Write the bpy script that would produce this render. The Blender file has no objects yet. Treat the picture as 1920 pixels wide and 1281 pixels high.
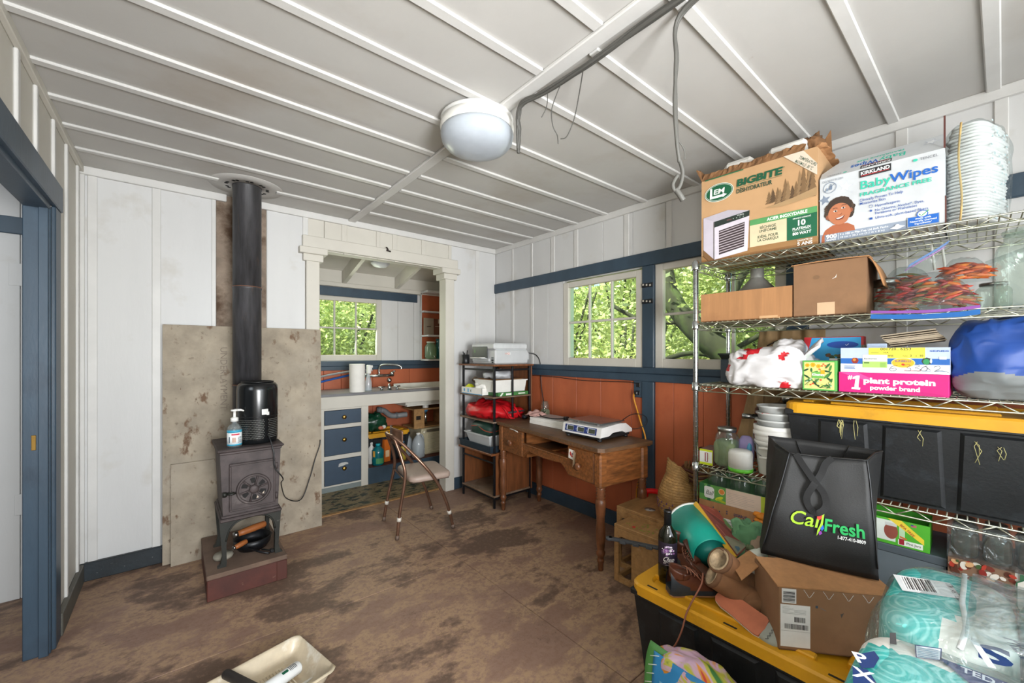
import bpy, math, random
from mathutils import Vector as V, Matrix, noise
PI = math.pi; rad = math.radians; sin = math.sin; cos = math.cos
rng = random.Random(11)
scene = bpy.context.scene
COL = scene.collection

# ---------------------------------------------------------------- camera, sky, sun, large lights, exposure
cd = bpy.data.cameras.new('camera'); cam = bpy.data.objects.new('camera', cd); COL.objects.link(cam)
cd.sensor_width = 36; cd.lens = 36 * 763 / 1920; cd.shift_y = 0.0112; cd.clip_start = 0.05
cam.location = (0, 0, 1.32); cam.rotation_euler = (rad(90), 0, -math.atan(632 / 763))
scene.camera = cam
wd = bpy.data.worlds.new('sky'); scene.world = wd; wd.use_nodes = True
_n = wd.node_tree.nodes; _sky = _n.new('ShaderNodeTexSky'); _sky.sky_type = 'NISHITA'
_sky.sun_disc = False; _sky.sun_elevation = rad(55); _sky.sun_rotation = rad(-100)
wd.node_tree.links.new(_sky.outputs[0], _n['Background'].inputs[0]); _n['Background'].inputs[1].default_value = 0.30

def light(name, kind, loc, energy, rot=None, aim=None, size=1, sy=None, color=(1, 1, 1)):
    d = bpy.data.lights.new(name, kind); d.energy = energy; d.color = color
    if kind == 'AREA':
        d.size = size
        if sy: d.shape = 'RECTANGLE'; d.size_y = sy
    elif kind == 'SUN': d.angle = size
    else: d.shadow_soft_size = size
    o = bpy.data.objects.new(name, d); COL.objects.link(o); o.location = loc
    if aim is not None: o.rotation_euler = (V(aim) - V(loc)).to_track_quat('-Z', 'Y').to_euler()
    return o
# sun comes over the roof towards +X, so it lights the garden but not the room
light('sun', 'SUN', (-4, 2, 9), 13.0, aim=(0.6, 1.3, 0), size=rad(1.5), color=(1, .95, .85))
# the photographer's diffused flash beside the camera, and a fill light added in the opening behind it
light('camera_flash', 'POINT', (-0.02, -0.12, 1.52), 26, size=.10, color=(1, .97, .93))
light('rear_fill', 'AREA', (1.0, -2.5, 1.5), 86, aim=(1.0, 3.4, 1.25), size=3.0, sy=1.9, color=(.93, .97, 1))
light('far_wall_fill', 'AREA', (0.30, -1.3, 1.15), 50, aim=(1.35, 3.0, 1.95), size=.8, color=(.98, .99, 1)).data.spread = rad(105)  # added fill lamp, aimed straight at the far walls to brighten them
light('next_room_fill', 'AREA', (-1.6, 1.0, 2.2), 24, aim=(-1.2, 3.2, 1.0), size=1.0, color=(.86, .94, 1))  # added fill lamp that brightens the wall beyond the doorway
light('kitchen_daylight', 'AREA', (1.45, 4.56, 1.62), 8, aim=(1.6, 3.5, 1.3), size=.7, sy=.6, color=(.95, 1, .8))
vs = scene.view_settings
scene.display_settings.display_device = 'sRGB'
vs.view_transform = 'Standard'; vs.look = 'None'; vs.gamma = 1; vs.use_curve_mapping = False
vs.exposure = 0.05

# ---------------------------------------------------------------- materials
def lin(h):
    h = h.lstrip('#'); o = []
    for i in (0, 2, 4):
        c = int(h[i:i + 2], 16) / 255
        o.append(c / 12.92 if c <= .04045 else ((c + .055) / 1.055) ** 2.4)
    return (*o, 1)
class N:
    """small node-tree writer"""
    def __init__(s, name):
        s.mat = bpy.data.materials.new(name); s.mat.use_nodes = True
        s.t = s.mat.node_tree; s.b = s.t.nodes['Principled BSDF']; s.out = s.t.nodes['Material Output']
        s.tc = s.t.nodes.new('ShaderNodeTexCoord').outputs['Object']
    def n(s, typ, **k):
        x = s.t.nodes.new('ShaderNode' + typ)
        for a, b in k.items():
            if a.startswith('i_'): x.inputs[a[2:].replace('_', ' ')].default_value = b
            else: setattr(x, a, b)
        return x
    def l(s, a, b): s.t.links.new(a, b)
    def coord(s, scale=(1, 1, 1), rot=(0, 0, 0), loc=(0, 0, 0)):
        m = s.n('Mapping'); s.l(s.tc, m.inputs[0])
        m.inputs['Location'].default_value = loc; m.inputs['Rotation'].default_value = rot; m.inputs['Scale'].default_value = scale
        return m.outputs[0]
    def noise(s, scale, detail=4, co=None, rough=.6, dist=0):
        x = s.n('TexNoise'); x.inputs['Scale'].default_value = scale; x.inputs['Detail'].default_value = detail
        x.inputs['Roughness'].default_value = rough; x.inputs['Distortion'].default_value = dist
        s.l(co or s.tc, x.inputs['Vector']); return x.outputs['Fac']
    def ramp(s, fac, lo, hi):
        r = s.n('MapRange'); s.l(fac, r.inputs[0]); r.inputs[1].default_value = lo; r.inputs[2].default_value = hi
        r.clamp = True; return r.outputs[0]
    def mul(s, a, k):
        x = s.n('Math', operation='MULTIPLY'); s.l(a, x.inputs[0])
        if isinstance(k, (int, float)): x.inputs[1].default_value = k
        else: s.l(k, x.inputs[1])
        return x.outputs[0]
    def mix(s, fac, a, b):
        x = s.n('Mix', data_type='RGBA')
        if isinstance(fac, (int, float)): x.inputs[0].default_value = fac
        else: s.l(fac, x.inputs[0])
        for i, c in ((6, a), (7, b)):
            if isinstance(c, str): x.inputs[i].default_value = lin(c)
            else: s.l(c, x.inputs[i])
        return x.outputs[2]
    def bump(s, h, strength=.3, dist=.01):
        x = s.n('Bump'); x.inputs['Strength'].default_value = strength; x.inputs['Distance'].default_value = dist
        s.l(h, x.inputs['Height']); s.l(x.outputs[0], s.b.inputs['Normal'])
    def set(s, **k):
        for a, v in k.items(): s.b.inputs[a.replace('_', ' ')].default_value = v
    def col(s, c): s.l(c, s.b.inputs['Base Color'])
MATS = {}
def shade(h, f):
    h = h.lstrip('#'); return '#' + ''.join('%02x' % max(0, min(255, int(int(h[i:i + 2], 16) * f))) for i in (0, 2, 4))
def plain(name, c, rough=.55, metal=0, var=.10, vsc=9, bump=0, bsc=150, co=None, stains=(), stretch=None, spec=None, coat=0):
    w = N(name); uv = w.coord(stretch) if stretch else None
    base = w.mix(w.ramp(w.noise(vsc, 5, uv), .3, .7), shade(c, 1 - var), shade(c, 1 + var * .6))
    for (sc, scale, lo, hi, st) in stains:
        base = w.mix(w.ramp(w.noise(scale, 6, w.coord(st or (1, 1, 1), loc=(3.1, 7.7, 1.3))), lo, hi), base, sc)
    w.col(base); w.set(Roughness=rough, Metallic=metal)
    if spec is not None: w.b.inputs['Specular IOR Level'].default_value = spec
    if coat: w.b.inputs['Coat Weight'].default_value = coat
    if bump: w.bump(w.noise(bsc, 3, uv), bump, .004)
    MATS[name] = w.mat; return w
def mt(name):
    """named material, or '#rrggbb/roughness' with a trailing m for metal"""
    if name not in MATS:
        c, _, r = name.partition('/'); m = r.endswith('m'); r = r.rstrip('m')
        plain(name, c, float(r) if r else .6, 1 if m else 0, var=.05)
        MATS[name].name = 'paint_' + c.lstrip('#')
    return MATS[name]

plain('wall_white', '#cdcdcc', .62, var=.025, vsc=2.5, bump=.12, bsc=70, stretch=(1, 1, .25), stains=[('#9a8f80', 55, .74, .80, None), ('#b9b4aa', 3, .58, .8, None)])
plain('wall_cream', '#c8c4ba', .62, var=.03, vsc=3, bump=.12, bsc=70, stains=[('#8d7f6b', 60, .73, .79, None)])
plain('ceiling_white', '#bcbab6', .7, var=.03, vsc=1.5, bump=.10, bsc=40, stains=[('#a2978a', 1.1, .55, .85, None), ('#8a6a50', 3.3, .75, .84, None)])
plain('batten_white', '#cfcecb', .5, var=.03, vsc=6, bump=.08, bsc=60, stains=[('#8a7f70', 70, .75, .8, None)])
plain('blue_paint', '#374958', .42, var=.10, vsc=7, bump=.12, bsc=60, stretch=(1, 1, .3), stains=[('#c2c5c6', 45, .76, .79, None), ('#2c3a48', 5, .55, .75, None)])
plain('navy_base', '#1d262b', .5, var=.2, vsc=12, bump=.2, bsc=60, stains=[('#b7b9b4', 26, .67, .71, (1, 1, 2)), ('#c9c8c0', 70, .68, .71, None)])
plain('drab_base', '#5c5a53', .6, var=.12, vsc=8, bump=.1)
plain('orange_paint', '#b3603d', .5, var=.08, vsc=5, bump=.10, bsc=60, stretch=(1, 1, .25), stains=[('#d7b6a2', 60, .77, .8, None), ('#9c4a2c', 3, .55, .8, None)])
plain('cement', '#9d9281', .85, var=.14, vsc=7, bump=.25, bsc=120, stains=[('#6d5643', 8, .60, .68, (1.6, 1, 1)), ('#a39a8b', 3, .5, .8, None), ('#5c4634', 16, .66, .71, (2.2, 1, 1)), ('#75695a', 30, .62, .75, None)])
plain('scorched', '#8f7f70', .8, var=.2, vsc=5, bump=.2, stains=[('#4f3a28', 4, .48, .62, None), ('#b1a89c', 9, .62, .75, None)])
plain('stove_pipe', '#3d3c3e', .5, .1, var=.3, vsc=12, stretch=(3, 3, .4), bump=.06, stains=[('#57493f', 14, .62, .8, (3, 3, .5)), ('#5b5a5c', 40, .7, .78, (4, 4, .3))])
plain('stove_iron', '#4a4140', .62, .25, var=.22, vsc=12, bump=.18, bsc=140, stains=[('#7c7370', 9, .6, .8, None), ('#2c2625', 18, .6, .75, None)])
plain('stove_black', '#23241f', .5, .2, var=.25, vsc=12, bump=.12, stains=[('#5d5c55', 22, .66, .78, None)])
plain('plinth_red', '#55291f', .6, var=.18, vsc=7, bump=.1, stains=[('#86675a', 20, .68, .78, None), ('#3f1e18', 4, .5, .75, None)])
plain('plinth_top', '#6b5749', .85, var=.15, vsc=9, bump=.15)
plain('oak', '#7d4d27', .42, var=.3, vsc=7, stretch=(9, 1.2, 9), bump=.12, bsc=50, stains=[('#4f2f17', 4, .55, .78, (5, 1, 5)), ('#8b5c36', 5, .6, .8, (6, 1, 6))])
plain('oak_top', '#66492f', .5, var=.25, vsc=7, stretch=(9, 1.2, 9), bump=.15, bsc=50, stains=[('#3b2a1d', 3, .52, .7, None), ('#7f6750', 6, .6, .75, (6, 1, 1))])
plain('leg_wood', '#70452a', .38, var=.25, vsc=10, stretch=(4, 4, 1), stains=[('#3a2313', 9, .55, .75, None)])
plain('laminate', '#7b4a2a', .45, var=.2, vsc=5, stretch=(5, 5, .8), stains=[('#5c331b', 4, .55, .8, (4, 4, .7))])
plain('laminate_dusty', '#77604c', .7, var=.2, vsc=8, stains=[('#8f7f70', 10, .5, .75, None)])
plain('plywood', '#a07a4c', .6, var=.15, vsc=6, stretch=(6, 1, 6), bump=.08, stains=[('#7b5732', 5, .56, .78, (4, 1, 4)), ('#b99a70', 11, .62, .75, None)])
plain('cardboard', '#a97a50', .8, var=.07, vsc=5, bump=.06, bsc=30, stretch=(8, 8, .5), stains=[('#8e6240', 3, .58, .8, None)])
plain('cardboard_dull', '#8a6749', .85, var=.08, vsc=5, bump=.06, stains=[('#6f5138', 3.5, .55, .8, None)])
plain('cardboard_torn', '#86603d', .9, var=.22, vsc=14, bump=.5, bsc=80)
plain('kraft_print', '#c49c70', .65, var=.06, vsc=4, bump=.03)
plain('black_plastic', '#191b1d', .38, var=.2, vsc=9, bump=.05, stains=[('#33363a', 22, .66, .8, None)])
plain('tote_black', '#15171a', .5, var=.25, vsc=6, bump=.18, bsc=90, stains=[('#343a40', 9, .55, .85, None), ('#8b8f92', 95, .76, .79, None)])
plain('tote_yellow', '#d59a1b', .42, var=.08, vsc=6, bump=.05, stains=[('#9a6c1c', 7, .62, .8, None), ('#ab7c26', 22, .68, .8, None)])
plain('black_metal', '#15161a', .4, .3, var=.1)
plain('chrome', '#bcc0c0', .22, 1, var=.08, vsc=20)
plain('wire', '#b9b9a6', .32, .85, var=.12, vsc=30)
plain('steel', '#a3a3a1', .3, 1, var=.1, vsc=12, stretch=(1, 1, 6))
plain('funnel_metal', '#a5a6a2', .42, .65, var=.08, vsc=10)
plain('brass', '#b08a4a', .3, 1, var=.15)
plain('white_plastic', '#e3e2dd', .4, var=.03)
plain('grey_plastic', '#bfc1c2', .42, var=.03)
plain('paper', '#e9e7e1', .75, var=.03)
plain('chair_tube', '#8a6a58', .3, .75, var=.12, vsc=14)
plain('chair_vinyl', '#a89488', .45, var=.06, vsc=7, bump=.08, bsc=200)
plain('wicker', '#a8834f', .7, var=.25, vsc=30, bump=.2, bsc=200, stains=[('#7b5228', 5, .55, .75, (1, 1, 5))])
plain('twig', '#5b3020', .5, var=.3, vsc=20)
plain('teal_plastic', '#0fa694', .35, var=.05)
plain('teal_shaded', '#0b7a70', .5, var=.05)  # darker teal that paints shade into the bucket bottom
plain('boot_suede', '#7b5638', .9, var=.15, vsc=9, bump=.15, bsc=220, stains=[('#5a3d28', 5, .55, .8, None)])
plain('boot_fleece', '#b79f80', .95, var=.2, vsc=40, bump=.6, bsc=120)
plain('shoe_leather', '#5d3424', .4, var=.2, vsc=10, bump=.1, stains=[('#3a2018', 8, .55, .75, None)])
plain('shoe_rubber', '#2c3238', .5, var=.15, vsc=9)
plain('sole_tan', '#a5744c', .7, var=.12, vsc=8)
plain('foot_pad', '#b2684a', .75, var=.12, vsc=7, stains=[('#8c4c36', 9, .6, .8, None)])
plain('bag_black', '#0b0c0d', .58, var=.12, vsc=5, bump=.12, bsc=260)
plain('red_nylon', '#c9161f', .45, var=.14, vsc=6)
plain('blue_nylon', '#1c4a9c', .45, var=.12, vsc=6)
plain('grey_nylon', '#7e8384', .5, var=.1, vsc=6)
plain('canvas', '#a88b64', .9, var=.12, vsc=6, bump=.2, bsc=240)
plain('bag_white', '#d9d7d8', .32, var=.04, vsc=5)
plain('garbage_green', '#12402c', .25, var=.25, vsc=8)
plain('bark', '#343322', .95, var=.35, vsc=7, bump=.6, bsc=20, stretch=(1, 1, .3), stains=[('#4c5a2c', 4, .5, .7, None)])
plain('soil', '#7b7a46', .95, var=.3, vsc=3, stains=[('#8b9a4c', 2, .45, .6, None)])
plain('linoleum', '#8a7c5c', .5, var=.12, vsc=8, stains=[('#2f3b30', 11, .52, .56, (1, 2.2, 1)), ('#5d4a36', 17, .58, .62, (2, 1, 1)), ('#b0a888', 24, .66, .7, None)])
plain('jug_plastic', '#c4cbd0', .25, var=.05)

def floor_mat():
    w = N('worn_concrete'); g1 = w.noise(38, 6, None, .75); g2 = w.noise(90, 3)
    c = w.mix(w.ramp(w.noise(1.6, 8, None, .7), .35, .65), '#876a5b', '#947868')
    c = w.mix(w.mul(w.ramp(g1, .45, .62), .5), c, '#7a5a48')
    A = w.noise(1.05, 12, w.coord((1, 1.5, 1), (0, 0, rad(12)), (9.3, 4.2, 0)), .66)
    edge = w.mul(w.ramp(A, .450, .485), w.ramp(A, .550, .515))          # bare, sandy rim round the worn patches
    c = w.mix(w.mul(w.mul(edge, w.ramp(g1, .40, .54)), .8), c, '#ad8f70')
    c = w.mix(w.mul(w.ramp(A, .515, .560), w.ramp(g1, .30, .48)), c, '#665143')
    B = w.noise(2.6, 9, w.coord((1, 1.3, 1), (0, 0, .3), (1, 8, 0)), .75)
    c = w.mix(w.mul(w.ramp(B, .57, .70), .55), c, '#5f4b42')
    c = w.mix(w.mul(w.mul(w.ramp(g2, .60, .68), w.ramp(B, .50, .62)), .7), c, '#46362c')
    w.col(c); w.set(Roughness=.62); w.bump(w.noise(30, 8), .18, .006); MATS['worn_concrete'] = w.mat
floor_mat()
def film(name, c, haze=.03, rough=.08, edge=.5, base=.04, crinkle=0, tint=None):
    """thin clear sheet: light goes straight through, a glossy sheen that grows towards the edges, a little haze"""
    w = N(name); t = w.t
    tr = w.n('BsdfTransparent'); tr.inputs[0].default_value = lin(tint or c)
    gl = w.n('BsdfGlossy'); gl.inputs['Roughness'].default_value = rough
    w.set(Base_Color=lin(c), Roughness=.5)
    fr = w.n('LayerWeight'); fr.inputs[0].default_value = .35
    a = w.n('Math', operation='MULTIPLY_ADD'); w.l(w.mul(fr.outputs['Facing'], fr.outputs['Facing']), a.inputs[0]); a.inputs[1].default_value = edge; a.inputs[2].default_value = base; a.use_clamp = True
    m1 = w.n('MixShader'); m1.inputs[0].default_value = haze; w.l(tr.outputs[0], m1.inputs[1]); w.l(w.b.outputs[0], m1.inputs[2])
    m2 = w.n('MixShader'); w.l(a.outputs[0], m2.inputs[0]); w.l(m1.outputs[0], m2.inputs[1]); w.l(gl.outputs[0], m2.inputs[2]); w.l(m2.outputs[0], w.out.inputs[0])
    if crinkle:
        x = w.n('Bump'); x.inputs['Strength'].default_value = .9; x.inputs['Distance'].default_value = .02; w.l(w.noise(crinkle, 3, None, .5, 1.5), x.inputs['Height']); w.l(x.outputs[0], gl.inputs['Normal']); w.l(x.outputs[0], w.b.inputs['Normal'])
    MATS[name] = w.mat
film('window_glass', '#f4fff4', .02, .02, .3, .02)
film('clear_plastic', '#eef3f3', .10, .12, .35, .07, 14)
film('clear_bag', '#eef2f2', .035, .12, .25, .03, 18)
film('jar_glass', '#dfe9e2', .05, .06, .6, .07, 5, '#eef5f0')
film('blue_jar', '#2f7f86', .35, .1, .4, .04, 0, '#5fb0b6')
film('green_jar', '#9fbfa0', .35, .1, .4, .04, 0, '#bfe0c0')
film('jug_film', '#e2e9ee', .40, .2, .3, .04)
film('bottle_glass', '#2d3009', .15, .04, .4, .05, 0, '#5a5a1a')
film('milky', '#e6e8e6', .55, .25, .2, .03)
def leafmat(name, c1, c2):
    w = N(name); c = w.mix(w.ramp(w.noise(1.6, 5), .35, .65), c1, c2); w.col(c); w.set(Roughness=.5)
    tl = w.n('BsdfTranslucent'); w.l(c, tl.inputs[0]); mx = w.n('MixShader'); mx.inputs[0].default_value = .3
    w.l(w.b.outputs[0], mx.inputs[1]); w.l(tl.outputs[0], mx.inputs[2]); w.l(mx.outputs[0], w.out.inputs[0]); MATS[name] = w.mat
leafmat('leaf_bright', '#adb662', '#dcdf9c'); leafmat('leaf_mid', '#7f944c', '#b6c072'); leafmat('leaf_pale', '#ccd192', '#eef0c8')
def paperwrap():
    w = N('teal_wrap')
    vo = w.n('TexVoronoi', feature='DISTANCE_TO_EDGE'); w.l(w.tc, vo.inputs['Vector']); vo.inputs['Scale'].default_value = 13
    f = w.n('TexVoronoi'); w.l(w.tc, f.inputs['Vector']); f.inputs['Scale'].default_value = 13
    wv = w.n('Math', operation='SINE'); m = w.mul(f.outputs['Distance'], 34); w.l(m, wv.inputs[0])
    c = w.mix(w.ramp(wv.outputs[0], .1, .9), '#3fb9b5', '#7fd3cf'); w.col(c); w.set(Roughness=.3); MATS['teal_wrap'] = w.mat
paperwrap()
def swirl():
    w = N('feed_bag'); x = w.noise(5.5, 2, w.coord((1, 1, 1.6)), .5, 2.2)
    c = w.mix(w.ramp(x, .36, .40), '#3d7a3c', '#b9b84a'); c = w.mix(w.ramp(x, .44, .47), c, '#caa9c2')
    c = w.mix(w.ramp(x, .52, .55), c, '#d8912b'); c = w.mix(w.ramp(x, .58, .60), c, '#c23a2a'); c = w.mix(w.ramp(x, .63, .66), c, '#6f9a45')
    w.col(c); w.set(Roughness=.4); MATS['feed_bag'] = w.mat
swirl()

# ---------------------------------------------------------------- mesh writer
class M:
    def __init__(s, mat=None, mx=None):
        s.v = []; s.f = []; s.mi = []; s.sm = []; s.mats = []; s.mx = mx or Matrix(); s.cur = 0; s.lay = 0
        if mat: s.use(mat)
    def use(s, name):
        if name not in s.mats: s.mats.append(name)
        s.cur = s.mats.index(name); return s
    def add(s, vs, fs, smooth=False):
        b = len(s.v); mx = s.mx
        s.v += [tuple(mx @ V(p)) for p in vs]
        for f in fs: s.f.append([i + b for i in f]); s.mi.append(s.cur); s.sm.append(smooth)
        return s
    def box(s, a, b, ch=0, rz=0, piv=None):
        (x0, y0, z0), (x1, y1, z1) = a, b
        if x0 > x1: x0, x1 = x1, x0
        if y0 > y1: y0, y1 = y1, y0
        if z0 > z1: z0, z1 = z1, z0
        if ch <= 0:
            vs = [(x, y, z) for z in (z0, z1) for y in (y0, y1) for x in (x0, x1)]
            fs = [(0, 2, 3, 1), (4, 5, 7, 6), (0, 1, 5, 4), (2, 6, 7, 3), (0, 4, 6, 2), (1, 3, 7, 5)]
        else:
            ch = min(ch, (x1 - x0) * .49, (y1 - y0) * .49, (z1 - z0) * .49); vs = []; ix = {}
            L = ((x0, x1), (y0, y1), (z0, z1)); I = ((x0 + ch, x1 - ch), (y0 + ch, y1 - ch), (z0 + ch, z1 - ch))
            for k in range(8):
                bi = (k & 1, k >> 1 & 1, k >> 2 & 1)
                for ax in range(3):
                    ix[k, ax] = len(vs); vs.append(tuple(L[d][bi[d]] if d == ax else I[d][bi[d]] for d in range(3)))
            fs = []; ce = V(((x0 + x1) / 2, (y0 + y1) / 2, (z0 + z1) / 2))
            def put(q):
                p = [V(vs[i]) for i in q]; nn = (p[1] - p[0]).cross(p[2] - p[0])
                fs.append(q if nn.dot(p[0] + p[2] - 2 * ce) > 0 else q[::-1])
            for ax in range(3):
                o1, o2 = [d for d in range(3) if d != ax]
                for side in (0, 1):
                    ks = [side << ax | a << o1 | b << o2 for a, b in ((0, 0), (1, 0), (1, 1), (0, 1))]
                    put([ix[k, ax] for k in ks])
                for a in (0, 1):
                    for b in (0, 1):
                        k0 = a << o1 | b << o2; k1 = k0 | 1 << ax
                        put([ix[k0, o1], ix[k1, o1], ix[k1, o2], ix[k0, o2]])
            for k in range(8): put([ix[k, 0], ix[k, 1], ix[k, 2]])
        if rz:
            c = V(piv) if piv else V(((x0 + x1) / 2, (y0 + y1) / 2, 0)); R = Matrix.Translation(c) @ Matrix.Rotation(rz, 4, 'Z') @ Matrix.Translation(-c)
            vs = [R @ V(p) for p in vs]
        return s.add(vs, fs)
    def tube(s, pts, r, seg=8, closed=False, smooth=True, flat=1):
        pts = [V(p) for p in pts]; n = len(pts); rs = r if isinstance(r, (list, tuple)) else [r] * n
        vs = []; fs = []; up = None
        for i, p in enumerate(pts):
            if closed: t = pts[(i + 1) % n] - pts[i - 1]
            else: t = pts[min(i + 1, n - 1)] - pts[max(i - 1, 0)]
            if t.length < 1e-9: t = V((0, 0, 1))
            t.normalize()
            if up is None: up = V((0, 0, 1)) if abs(t.z) < .9 else V((1, 0, 0))
            a = t.cross(up)
            if a.length < 1e-6: a = t.cross(V((0, 1, 0)))
            a.normalize(); b = a.cross(t); up = b
            for k in range(seg):
                th = 2 * PI * k / seg; vs.append(p + a * (cos(th) * rs[i]) + b * (sin(th) * rs[i] * flat))
        m = n if closed else n - 1
        for i in range(m):
            for k in range(seg):
                j = (i + 1) % n; k2 = (k + 1) % seg
                fs.append((i * seg + k, i * seg + k2, j * seg + k2, j * seg + k))
        if not closed: fs.append(tuple(range(seg))[::-1]); fs.append(tuple((n - 1) * seg + k for k in range(seg)))
        return s.add(vs, fs, smooth)
    def lathe(s, prof, seg=24, c=(0, 0, 0), smooth=True, sx=1, sy=1):
        vs = []; fs = []; n = len(prof)
        for (r, z) in prof:
            for k in range(seg):
                th = 2 * PI * k / seg; vs.append((c[0] + r * sx * cos(th), c[1] + r * sy * sin(th), c[2] + z))
        for i in range(n - 1):
            for k in range(seg):
                k2 = (k + 1) % seg; fs.append((i * seg + k, i * seg + k2, (i + 1) * seg + k2, (i + 1) * seg + k))
        if prof[0][0] > 1e-6: fs.append(tuple(range(seg))[::-1])
        if prof[-1][0] > 1e-6: fs.append(tuple((n - 1) * seg + k for k in range(seg)))
        return s.add(vs, fs, smooth)
    def cyl(s, a, b, r, seg=16, r2=None, smooth=True): return s.tube([a, b], [r, r if r2 is None else r2], seg, smooth=smooth)
    def prism(s, poly, z0, z1, smooth=False):
        n = len(poly); vs = [(x, y, z0) for x, y in poly] + [(x, y, z1) for x, y in poly]
        fs = [tuple(range(n))[::-1], tuple(range(n, 2 * n))] + [(i, (i + 1) % n, n + (i + 1) % n, n + i) for i in range(n)]
        return s.add(vs, fs, smooth)
    def slab(s, poly, t, ax):
        """outline in the (u,v) plane extruded along axis ax from t[0] to t[1]"""
        mp = {'x': lambda u, v, w: (w, u, v), 'y': lambda u, v, w: (u, w, v), 'z': lambda u, v, w: (u, v, w)}[ax]
        n = len(poly); vs = [mp(u, v, t[0]) for u, v in poly] + [mp(u, v, t[1]) for u, v in poly]
        fs = [tuple(range(n))[::-1], tuple(range(n, 2 * n))] + [(i, (i + 1) % n, n + (i + 1) % n, n + i) for i in range(n)]
        return s.add(vs, fs)
    def grid(s, fn, nu, nv, smooth=True):
        vs = [fn(i / nu, j / nv) for j in range(nv + 1) for i in range(nu + 1)]
        fs = [(j * (nu + 1) + i, j * (nu + 1) + i + 1, (j + 1) * (nu + 1) + i + 1, (j + 1) * (nu + 1) + i) for j in range(nv) for i in range(nu)]
        return s.add(vs, fs, smooth)
    def sheet(s, fn, nu, nv, t=.002, smooth=True):
        """thin closed sheet"""
        P = [[V(fn(i / nu, j / nv)) for i in range(nu + 1)] for j in range(nv + 1)]; top = []; bot = []
        for j in range(nv + 1):
            for i in range(nu + 1):
                a = P[j][min(i + 1, nu)] - P[j][max(i - 1, 0)]; b = P[min(j + 1, nv)][i] - P[max(j - 1, 0)][i]
                nn = a.cross(b); nn = nn.normalized() if nn.length > 1e-12 else V((0, 0, 1))
                top.append(P[j][i] + nn * t / 2); bot.append(P[j][i] - nn * t / 2)
        w = nu + 1; k = len(top); fs = []
        for j in range(nv):
            for i in range(nu):
                q = (j * w + i, j * w + i + 1, (j + 1) * w + i + 1, (j + 1) * w + i); fs.append(q); fs.append(tuple(x + k for x in q[::-1]))
        rim = [i for i in range(w)] + [j * w + nu for j in range(1, nv + 1)] + [nv * w + i for i in range(nu - 1, -1, -1)] + [j * w for j in range(nv - 1, 0, -1)]
        for a, b in zip(rim, rim[1:] + rim[:1]): fs.append((b, a, a + k, b + k))
        return s.add(top + bot, fs, smooth)
    def blob(s, c, r, e=2.6, seg=32, rings=20, amp=0, fr=4, seed=0, ridge=False, zmin=None, e2=None, crease=0, cf=7):
        """rounded, crumpled solid"""
        vs = []; fs = []; e2 = e2 or e
        def pw(x, e): return math.copysign(abs(x) ** (2 / e), x)
        for j in range(rings + 1):
            ph = -PI / 2 + PI * j / rings
            for i in range(seg):
                th = 2 * PI * i / seg
                d = V((pw(cos(ph), e2) * pw(cos(th), e), pw(cos(ph), e2) * pw(sin(th), e), pw(sin(ph), e2)))
                p = V((d.x * r[0], d.y * r[1], d.z * r[2]))
                q = p * fr + V((seed * 3.7, seed * 1.9, seed))
                h = noise.noise(q) + .5 * noise.noise(q * 2.1)
                if ridge: h = abs(h) * 2 - .6 + .4 * abs(noise.noise(q * 3.3))
                p = p + V((p.x / r[0] ** 2, p.y / r[1] ** 2, p.z / r[2] ** 2)).normalized() * (h * amp)
                if crease:
                    k = p * cf + V((seed, 2.7 * seed, .4 * seed)); k += V((noise.noise(k * .5), noise.noise(k * .5 + V((5, 0, 0))), noise.noise(k * .5 + V((0, 5, 0))))) * 1.2
                    p = p * (1 + crease * (1 - 2.6 * min(abs(noise.noise(k)), abs(noise.noise(k * 1.7 + V((9, 1, 4)))) + .08)))
                p += V(c)
                if zmin is not None and p.z < zmin: p.z = zmin
                vs.append(p)
        for j in range(rings):
            for i in range(seg):
                i2 = (i + 1) % seg; fs.append((j * seg + i, j * seg + i2, (j + 1) * seg + i2, (j + 1) * seg + i))
        return s.add(vs, fs, True)
    # ---- flat print on a front face: u to the right, v up, layers a hair apart towards -Y
    def _flat(s, pts, fs=None, mat=None):
        if mat: s.use(mat)
        s.lay += 1; y = -.0003 - .00005 * s.lay
        return s.add([(u, y, v) for u, v in pts], fs or [tuple(range(len(pts)))])
    def prect(s, u0, v0, u1, v1, mat): return s._flat([(u0, v0), (u1, v0), (u1, v1), (u0, v1)], None, mat)
    def ppoly(s, pts, mat): return s._flat(pts, None, mat)
    def pell(s, cu, cv, ru, rv, mat, n=24, rot=0):
        pts = []
        for k in range(n):
            a = 2 * PI * k / n; x, y = ru * cos(a), rv * sin(a); pts.append((cu + x * cos(rot) - y * sin(rot), cv + x * sin(rot) + y * cos(rot)))
        return s._flat(pts, None, mat)
    def pring(s, cu, cv, ru, rv, w, mat, n=28):
        pts = []; fs = []
        for k in range(n):
            a = 2 * PI * k / n; pts += [(cu + ru * cos(a), cv + rv * sin(a)), (cu + (ru - w) * cos(a), cv + (rv - w) * sin(a))]
        for k in range(n): j = (k + 1) % n; fs.append((2 * k, 2 * j, 2 * j + 1, 2 * k + 1))
        return s._flat(pts, fs, mat)
    def pline(s, pts, w, mat):
        q = []; fs = []
        for i, (u, v) in enumerate(pts):
            a = pts[max(i - 1, 0)]; b = pts[min(i + 1, len(pts) - 1)]; d = V((b[0] - a[0], b[1] - a[1])); d = d.normalized() if d.length else V((1, 0))
            q += [(u - d.y * w / 2, v + d.x * w / 2), (u + d.y * w / 2, v - d.x * w / 2)]
        for i in range(len(pts) - 1): fs.append((2 * i + 1, 2 * i + 3, 2 * i + 2, 2 * i))
        return s._flat(q, fs, mat)
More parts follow.
